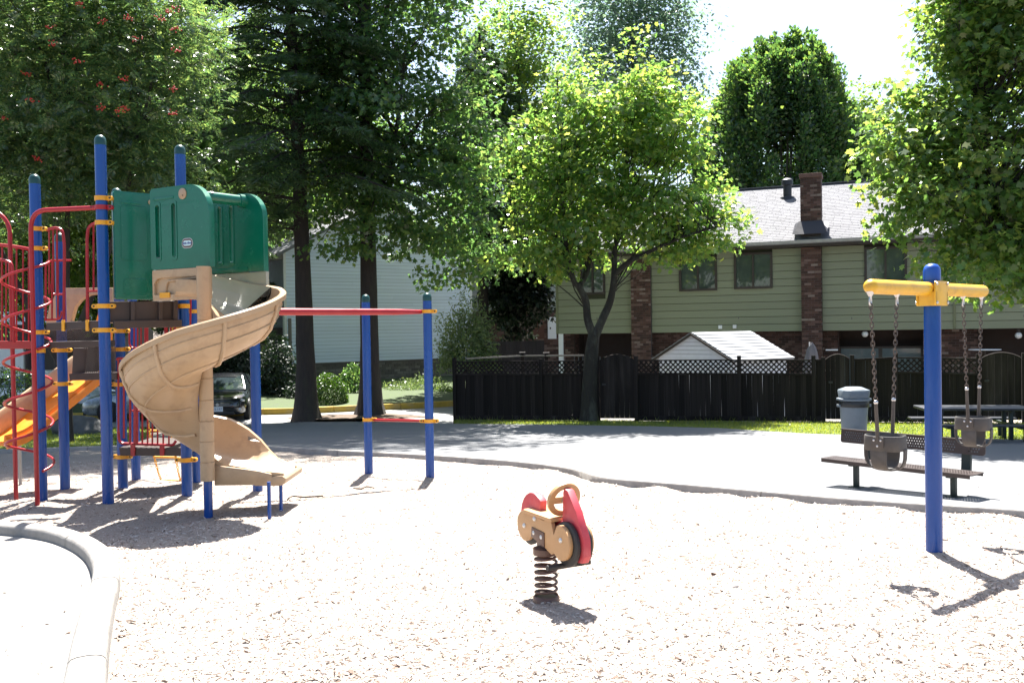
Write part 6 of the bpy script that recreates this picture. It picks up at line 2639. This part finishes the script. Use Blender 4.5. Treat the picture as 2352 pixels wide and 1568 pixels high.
def bucket(label, ua, ub, row_c, off=0.):
    """one toddler seat with its two chains; ua, ub: where the chains hang on the beam"""
    A = SC + BD * ua
    B = SC + BD * ub
    c = (A + B) / 2
    zc = zat(c.x, c.y, row_c)
    root = thing("bucket_swing", label, "toddler swing", Vector((c.x, c.y, zc)), "bucket swings hanging from the yellow beam")
    ru, rv = .118, .142
    rim = []
    K = 32

    def ring(sc, z_, uo=0):
        return [Vector((c.x, c.y, zc + z_)) + BD * (ru * sc * np.sign(math.cos(t_)) * abs(math.cos(t_)) ** .8) + BN * (rv * sc * np.sign(math.sin(t_)) * abs(math.sin(t_)) ** .8) for t_ in [2 * PI * k / K for k in range(K)]]
    rr = [ring(1.0, .125), ring(1.02, .12), ring(1.04, .02), ring(1.0, .015), ring(.94, .02), ring(.92, .118), ring(.95, .126)]
    mb = MB()
    vs_ = [q_ for r_ in rr for q_ in r_]
    fs_ = []
    for i in range(len(rr)):
        j = (i + 1) % len(rr)
        for k in range(K):
            l = (k + 1) % K
            fs_.append((i * K + k, i * K + l, j * K + l, j * K + k))
    mb.add(vs_, fs_)
    mb.build("seat_band", BUCK, root, angle=50)

    def strap(dirv, half, r_, wid, th, zlow, name, bulge=1.0):
        """a U of rubber going down one side of the band and up the other"""
        sdv = Vector((0, 0, 1)).cross(dirv)
        pts = []
        for t_ in np.linspace(-1, 1, 15):
            a_ = t_ * PI / 2
            x_ = math.copysign(abs(math.sin(a_)) ** bulge, math.sin(a_)) * r_
            z_ = zlow + (.03 - zlow) * (1 - math.cos(a_) ** .55)
            pts.append(Vector((c.x, c.y, zc + z_)) + dirv * x_)
        mb_ = MB()
        rings_ = []
        for i, p_ in enumerate(pts):
            f_ = abs(2 * i / 14 - 1)
            w2 = wid * (.78 + .22 * f_)
            tn = (pts[min(i + 1, 14)] - pts[max(i - 1, 0)]).normalized()
            nn_ = tn.cross(sdv).normalized()
            rings_.append([p_ + sdv * w2 / 2 + nn_ * th / 2, p_ - sdv * w2 / 2 + nn_ * th / 2, p_ - sdv * w2 / 2 - nn_ * th / 2, p_ + sdv * w2 / 2 - nn_ * th / 2])
        mb_.loft(rings_)
        return mb_.build(name, BUCK, root, bevel=.003)
    strap(BD, ru, .112, .125, .012, -.125, "seat_sling", .6)
    strap(BN, rv, .150, .05, .012, -.135, "leg_strap", .7)
    for Q, sg in ((A, -1), (B, 1)):
        top = Q + Vector((0, 0, -.06))
        low = Vector((c.x, c.y, zc + .12)) + BD * (sg * ru * 1.05)
        pl = MB().prism(rrect(-.045, -.035, .045, .045, .012, 3), Vector((c.x, c.y, zc + .075)) + BD * (sg * (ru * 1.04 + .004)), BN, (0, 0, 1), .012).build("rivet_plate", CHS, root, bevel=.003)
        for (a_, b_) in ((-.026, .022), (.026, .022), (0, -.02)):
            MB().lathe([(.008, 0), (.008, .003), (.003, .006)], Vector((c.x, c.y, zc + .075)) + BD * (sg * (ru * 1.04 + .010)) + BN * a_ + Vector((0, 0, b_)), 8, axis=BD * sg).build("rivet", STEEL, pl)
        d_ = (low - top)
        L_ = d_.length
        d_.normalize()
        sl0 = L_ - .26
        MB().tube([top + d_ * sl0, top + d_ * (L_ - .02), low + Vector((0, 0, -.04))], [.012, .0145, .012], 10).build("chain_sleeve", CHS, root)
        MB().sphere(top + d_ * sl0, .017, 10, 6).build("sleeve_ferrule", STEEL, root)
        MB().lathe([(.030, .02), (.022, 0), (.010, -.02), (.009, -.055)], Q + Vector((0, 0, -.055)), 14).build("hanger", STEEL, root)
        mb_ = MB()
        mb_.tube([Q + Vector((0, 0, -.105)) + Vector((.017 * math.cos(t_) * BD.x, .017 * math.cos(t_) * BD.y, .032 * math.sin(t_))) for t_ in [2 * PI * k / 12 for k in range(12)]], .006, 6, closed=True)
        mb_.build("shackle", STEEL, root)
        mb_ = MB()
        s_ = .085
        i = 0
        pitch = .034
        sa = d_.cross(Vector((1, .3, 0))).normalized()
        sb = d_.cross(sa)
        while s_ < sl0 - .01:
            m_ = top + d_ * s_
            v_ = (sa + sb).normalized() if i % 2 else (sa - sb).normalized()
            mb_.tube([m_ + d_ * (.024 * math.cos(t_)) + v_ * (.0125 * math.sin(t_)) for t_ in [2 * PI * k / 10 for k in range(10)]], .0042, 5, closed=True)
            s_ += pitch
            i += 1
        mb_.build("chain", CHAINM, root)
    return root


def u_at(px):
    return on_wall(px, Vector((sx, sy, 0)), BD)


bucket("nearer black bucket swing hanging low before the bench seat", u_at(2000), u_at(2061), 1037)
bucket("farther black bucket swing hanging before the picnic table", u_at(2213), u_at(2255), 990)

# ------------------------------------------------------------------ spring rider
bx, by = gxy(1255, 1379)
gz0 = zg(bx, by) + .01
rider = thing("spring_rider", "tan and red motorbike spring rider on a brown coil spring", "spring rider", Vector((bx, by, gz0)))
SPR = mat("brown_spring_paint", (.10, .05, .036), .4, var=.15)
TANR = mat("tan_board", (.46, .26, .115), .45, var=.08, ns=4)
REDR = mat("pinkish_red_board", (.50, .045, .06), .45, var=.08, ns=4, dirt=(.55, .16, .17), dirt_s=6, dirt_amt=.4)
hd = math.radians(-62)
FW = Vector((math.cos(hd), math.sin(hd), 0))      # nose
SD = Vector((math.sin(hd), -math.cos(hd), 0))     # near side
if SD.y > 0:
    SD = -SD
SD = Vector((-.87, -.5, 0)).normalized() if False else SD
near = -SD if (-SD).x < 0 and False else SD
zsp1 = zat(bx, by, 1268)
MB().lathe([(.088, gz0 - .05), (.088, gz0 + .018), (.080, gz0 + .028), (.04, gz0 + .028)], (bx, by, 0), 24).build("base_collar", SPR, rider)
pts = []
turns = 6.2
for i in range(int(turns * 22) + 1):
    f = i / (turns * 22)
    a_ = 2 * PI * turns * f
    pts.append((bx + .071 * math.cos(a_), by + .071 * math.sin(a_), gz0 + .028 + (zsp1 - gz0 - .04) * f))
MB().tube(pts, .0095, 8).build("spring", SPR, rider)
MB().lathe([(.080, zsp1 - .012), (.084, zsp1 - .008), (.084, zsp1 + .03), (.05, zsp1 + .035)], (bx, by, 0), 24).build("top_collar", SPR, rider)
RC = Vector((bx + .055, by, 0))
# outline points measured against the pixel scale there (346 per metre)
zp = lambda row: zat(bx, by, row)
K_ = 1 / 346.


def side(name, poly, off, th, m, bevel=.006, holes=(), parent=None, angle=40):
    return MB().prism(poly, RC + near * off, FW, (0, 0, 1), th, holes=holes).build(name, m, parent or rider, bevel=bevel, angle=angle)


zc0 = zp(1224)                                   # height of the wheel line centre
rear, front = (-.235, zc0 + .018), (.235, zc0 - .008)


def arc(cx_, cz_, r_, a0, a1, n=14, ez=1.0):
    return [(cx_ + r_ * math.cos(R(a0 + (a1 - a0) * i / n)), cz_ + r_ * ez * math.sin(R(a0 + (a1 - a0) * i / n))) for i in range(n + 1)]


panel = arc(rear[0], rear[1], .102, 95, 325, 18) + [(-.10, zc0 - .015), (-.06, zc0 - .035), (0.0, zc0 - .06), (.06, zc0 - .085), (.12, zc0 - .105)] + arc(front[0], front[1], .112, 225, 470, 20) + \
    [(.155, zc0 + .03), (.125, zc0 + .10), (.115, zc0 + .108), (.02, zc0 + .10), (-.10, zc0 + .105), (-.18, zc0 + .11)]
for off in (.078, -.078):
    p_ = side("side_panel", panel, off, .028, TANR)
    sgn = 1 if off > 0 else -1
    for (a_, b_) in ((rear[0], rear[1]), (front[0] + .01, front[1] + .02), (-.09, zc0 + .09), (-.10, zc0 - .005), (.0, zc0 - .015)):
        MB().lathe([(.017, 0), (.017, .004), (.012, .010), (0, .013)], RC + near * (off + sgn * .014) + FW * a_ + Vector((0, 0, b_)), 14, axis=near * sgn).build("bolt", mat("pale_bolt", (.62, .62, .60), .35, metal=.3), p_)
    side("bracket_plate", [(-.135, zc0 - .035), (.04, zc0 - .075), (.04, zc0 + .02), (-.125, zc0 + .03)], off + sgn * .017, .008, SPR, .003, parent=p_)
for off in (.046, -.046):
    for (c_, r_) in ((rear, .122), (front, .142)):
        w = MB().lathe([(r_ * .55, -.016), (r_ * .9, -.017), (r_, -.010), (r_, .010), (r_ * .9, .017), (r_ * .55, .016)], RC + near * off + FW * (c_[0] + (.012 if c_ is front else 0)) + Vector((0, 0, c_[1] - .01)), 28, axis=near).build("wheel", BLACKR, rider)
# red centre board: rear mudguard, belly, tall front shield
mid = arc(rear[0] + .0, rear[1] + .045, .17, 50, 175, 12) + [(-.36, rear[1] - .03), (-.30, rear[1] - .02), (-.12, zc0 - .03), (.10, zc0 - .11), (.30, zc0 - .125), (.385, zc0 - .115), (.415, zc0 - .07), (.41, zc0 + .04),
       (.32, zc0 + .20), (.225, zc0 + .315), (.185, zc0 + .328), (.17, zc0 + .30), (.155, zc0 + .11), (-.14, zc0 + .11)]
side("centre_board", mid, 0, .05, REDR, .006)
# seat plank
MB().prism(rrect(-.25, -.10, .135, .10, .03, 4, (1, .3, .3, 1)), RC + Vector((0, 0, zc0 + .118)), FW, near, .022).build("seat", TANR, rider, bevel=.005)
# steering wheel on a bracket
hub = RC + FW * .135 + Vector((0, 0, zc0 + .248))
wn_ = (FW * .93 - Vector((0, 0, -.36)) * -1 * -1).normalized()
wn_ = (FW * .94 + Vector((0, 0, -.34))).normalized()
uy_ = (Vector((0, 0, 1)) - wn_ * wn_.z).normalized()
ux_ = near * 1.0
r_o = .118
D1 = arc(0, 0, .080, 17, 163, 10)
D2 = arc(0, 0, .080, 197, 343, 10)
sw_ = MB().prism(arc(0, 0, r_o, 0, 348.75, 31), hub, ux_, uy_, .024, holes=[list(reversed(D1)), list(reversed(D2))]).build("steering_wheel", TANR, rider, bevel=.005)
MB().box(hub + FW * .028, (.05, .045, .05), rz=hd).build("wheel_bracket", STEEL, sw_, bevel=.004)
for a_ in (-.06, .06):
    MB().lathe([(.012, 0), (.012, .006)], hub + ux_ * a_ - wn_ * .012, 10, axis=-wn_).build("bolt", STEEL, sw_)
MB().beam(hub + FW * .03 + Vector((0, 0, -.005)), RC + FW * .19 + Vector((0, 0, zc0 + .22)), .04, .03).build("bracket_arm", STEEL, rider)
# foot bar
MB().tube([RC + FW * .20 + near * .17 + Vector((0, 0, zc0 - .165)), RC + FW * .20 - near * .15 + Vector((0, 0, zc0 - .165))], .019, 12).build("foot_bar", BLACKR, rider)
MB().box(RC + Vector((0, 0, zsp1 + .05)), (.22, .14, .05), rz=hd).build("spring_plate", SPR, rider, bevel=.006)

# ------------------------------------------------------------------ bench
BEN = mat("dark_brown_coating", (.030, .017, .015), .45, var=.12)
BENG = mat("dark_green_leg", (.008, .02, .018), .5)
a_, b_ = G(1967, 1118, .085), G(2191, 1140, .085)
bu = Vector((b_.x - a_.x, b_.y - a_.y, 0)).normalized()
bn = Vector((bu.y, -bu.x, 0))
if bn.y > 0:
    bn = -bn
bu = Vector((.60, -.80, 0))
bench = thing("park_bench", "dark perforated steel bench behind the swing", "bench", Vector((a_.x, a_.y, a_.z)))
b0_ = Vector((a_.x, a_.y, 0))
tb = lambda px: on_wall(px, b0_, bu)
bu = Vector((b_.x - a_.x, b_.y - a_.y, 0)).normalized()
bn = Vector((bu.y, -bu.x, 0))
tA, tB = tb(1899), tb(2247)
zs_ = zat(a_.x, a_.y, 1067)
zs2 = zat(b_.x, b_.y, 1070)
zsm = (zs_ + zs2) / 2
back = -bn
rot_b = math.atan2(bu.y, bu.x)


def bp(t_, o_, z_):
    p_ = b0_ + bu * t_ + bn * o_
    return Vector((p_.x, p_.y, z_))


Lb = tB - tA


def perf(name, t0, t1, o0, o1, z0, z1, parent):
    """plate with rows of holes: a lattice of thin strips"""
    pass


def perforated(name, c, ux, uy, W, H, groups, m, parent, th=.012):
    """solid plate with rectangular fields of round-ish holes"""
    holes = []
    for (x0_, x1_, y0_, y1_) in groups:
        nx = int((x1_ - x0_) / .030)
        ny = int((y1_ - y0_) / .030)
        for i in range(nx):
            for j in range(ny):
                hx, hy = x0_ + (i + .5 + .25 * (1 if j % 2 else -1)) * .030, y0_ + (j + .5) * .030
                holes.append([(hx + .0085 * math.cos(-t_), hy + .0085 * math.sin(-t_)) for t_ in [2 * PI * k / 6 for k in range(6)]])
    return MB().prism(rrect(-W / 2, -H / 2, W / 2, H / 2, .03, 3), c, ux, uy, th, holes=holes).build(name, m, parent, smooth=False)


zseat = zsm
st_ = perforated("seat", bp((tA + tB) / 2, .02, zseat), bu, bn, Lb, .30, [(-Lb / 2 + .06, -.48, -.12, .12), (-.36, .36, -.12, .12), (.48, Lb / 2 - .06, -.12, .12)], BEN, bench)
for o_ in (-.13, .17):
    MB().beam(bp(tA + .02, o_, zseat - .018), bp(tB - .02, o_, zseat - .018), .012, .04).build("seat_edge", BEN, bench)
tA2 = on_wall(1930, b0_, bu, -.26, bn)
tB2 = on_wall(2262, b0_, bu, -.26, bn)
mid_ = bp((tA2 + tB2) / 2, -.26, 0)
zbt = zat(mid_.x, mid_.y, 999)
zbb_ = zat(mid_.x, mid_.y, 1028)
Lk = tB2 - tA2
upb = (Vector((0, 0, 1)) + back * .12).normalized()
pc = Vector((mid_.x, mid_.y, (zbt + zbb_) / 2))
perforated("backrest", pc, bu, upb, Lk, zbt - zbb_ + .02, [(-Lk / 2 + .05, -Lk / 2 + .30, -.06, .06), (-.12, Lk * .32, -.06, .06), (Lk / 2 - .18, Lk / 2 - .05, -.06, .03)], BEN, bench, .014)
MB().beam(pc + bu * (-Lk / 2) + Vector((0, 0, (zbt - zbb_) / 2 + .006)), pc + bu * (Lk / 2) + Vector((0, 0, (zbt - zbb_) / 2 + .006)), .03, .014).build("backrest_edge", BEN, bench)
for px_ in (1967, 2191):
    t_ = tb(px_)
    g_ = zg(0, bp(t_, 0, 0).y) + .085
    MB().box(bp(t_, .03, (g_ + zseat - .03) / 2), (.055, .055, zseat - .03 - g_), rz=rot_b).build("leg", BENG, bench, bevel=.005)
    MB().beam(bp(t_, .16, zseat - .035), bp(t_, -.28, zseat - .035), .05, .04).build("seat_support", BENG, bench)
    MB().beam(bp(t_, -.26, zseat - .05), bp(t_ , -.29, zbt - .02), .10, .04, up=bn).build("back_support", BENG, bench)
    MB().box(bp(t_, .03, g_ + .006), (.13, .13, .012), rz=rot_b).build("foot_plate", BENG, bench)

# ------------------------------------------------------------------ litter bin
p = G(1962, 1009, .08)
bin_ = thing("litter_bin", "grey round litter bin with domed lid before the fence", "litter bin", p)
h_ = zat(p.x, p.y, 888) - p.z
k = h_ / 1.08
MB().lathe([(.225 * k, 0), (.235 * k, .02), (.275 * k, .68 * k), (.285 * k, .69 * k), (.285 * k, .72 * k)], p, 32).build("drum", GREYP, bin_)
MB().lathe([(.292 * k, .675 * k), (.30 * k, .70 * k), (.296 * k, .79 * k), (.29 * k, .80 * k)], p, 32, cap=False).build("liner_bag", mat("black_bag", (.012, .012, .014), .35, bump=.4, bs=25), bin_)
for a_ in (0, PI):
    MB().box(p + Vector((.31 * k * math.cos(a_), .31 * k * math.sin(a_), .70 * k)), (.05, .12, .05)).build("handle", GREYP, bin_, bevel=.01)
lid = MB()
ring_ = lambda w_, z_, r_: [p + Vector((x_, y_, z_)) for x_, y_ in rrect(-w_, -w_, w_, w_, r_, 4)]
lid.loft([ring_(.285 * k, .80 * k, .26 * k), ring_(.325 * k, .81 * k, .28 * k), ring_(.325 * k, .845 * k, .28 * k), ring_(.285 * k, .855 * k, .25 * k), ring_(.278 * k, 1.0 * k, .15 * k), ring_(.268 * k, 1.02 * k, .14 * k), ring_(.15 * k, 1.075 * k, .1 * k), ring_(.05 * k, 1.08 * k, .04 * k)])
lo = lid.build("lid", GREYP, bin_)
MB().box(p + Vector((0, -.282 * k, .92 * k)), (.36 * k, .01, .10 * k)).build("lid_flap", mat("grey_flap", (.11, .13, .155), .5), lo, bevel=.006)

# ------------------------------------------------------------------ picnic table
TBL = mat("dark_table_coating", (.020, .022, .028), .4, var=.1)
p = G(2240, 1008, .085)
pt = thing("picnic_table", "dark steel picnic table with bench seats on the grass edge", "picnic table", p)
ztb_ = zat(p.x, p.y, 936)
zse = zat(p.x, p.y, 968)
tu = Vector((.985, -.17, 0)).normalized()
tn = Vector((tu.y, -tu.x, 0))
rt_ = math.atan2(tu.y, tu.x)
c_ = Vector((p.x - .05, p.y, 0))


def tpz(a_, b_, z_):
    q_ = c_ + tu * a_ + tn * b_
    return Vector((q_.x, q_.y, z_))


MB().box(tpz(0, 0, ztb_), (1.95, .74, .045), rz=rt_).build("table_top", TBL, pt, bevel=.012)
for s_ in (-1, 1):
    MB().box(tpz(0, .68 * s_, zse), (1.95, .27, .04), rz=rt_).build("seat", TBL, pt, bevel=.01)
for a_ in (-.62, .62):
    gl = zg(0, p.y) + .07
    for b_ in (-.18, .18):
        MB().box(tpz(a_, b_, (gl + ztb_) / 2), (.07, .07, ztb_ - gl), rz=rt_).build("leg", BENG, pt, bevel=.006)
    MB().beam(tpz(a_, -.72, zse - .04), tpz(a_, .72, zse - .04), .06, .05).build("cross_arm", BENG, pt)
    for b_ in (-.66, .66):
        MB().box(tpz(a_ + .08, b_, (gl + zse) / 2), (.06, .06, zse - gl), rz=rt_).build("leg", BENG, pt, bevel=.006)
    MB().beam(tpz(a_, -.30, ztb_ - .045), tpz(a_, .30, ztb_ - .045), .06, .045).build("top_support", BENG, pt)

# dry twigs lying on the chips
TWIG = mat("dry_twig", (.09, .06, .04), .9)
for i, (pts, lab) in enumerate((([(660, 1147), (672, 1139), (700, 1141), (742, 1138)], "thin dry twig on the chips right of the slide exit"),
                                ([(812, 1120), (828, 1122), (842, 1117), (858, 1120)], "small bark strip lying between the bar posts"))):
    o = MB().tube(smooth_path([G(a_, b_, .018) for a_, b_ in pts], 4), .010 if i != 2 else .006, 5).build("twig", TWIG, None)
    tag(o, lab, "twig")
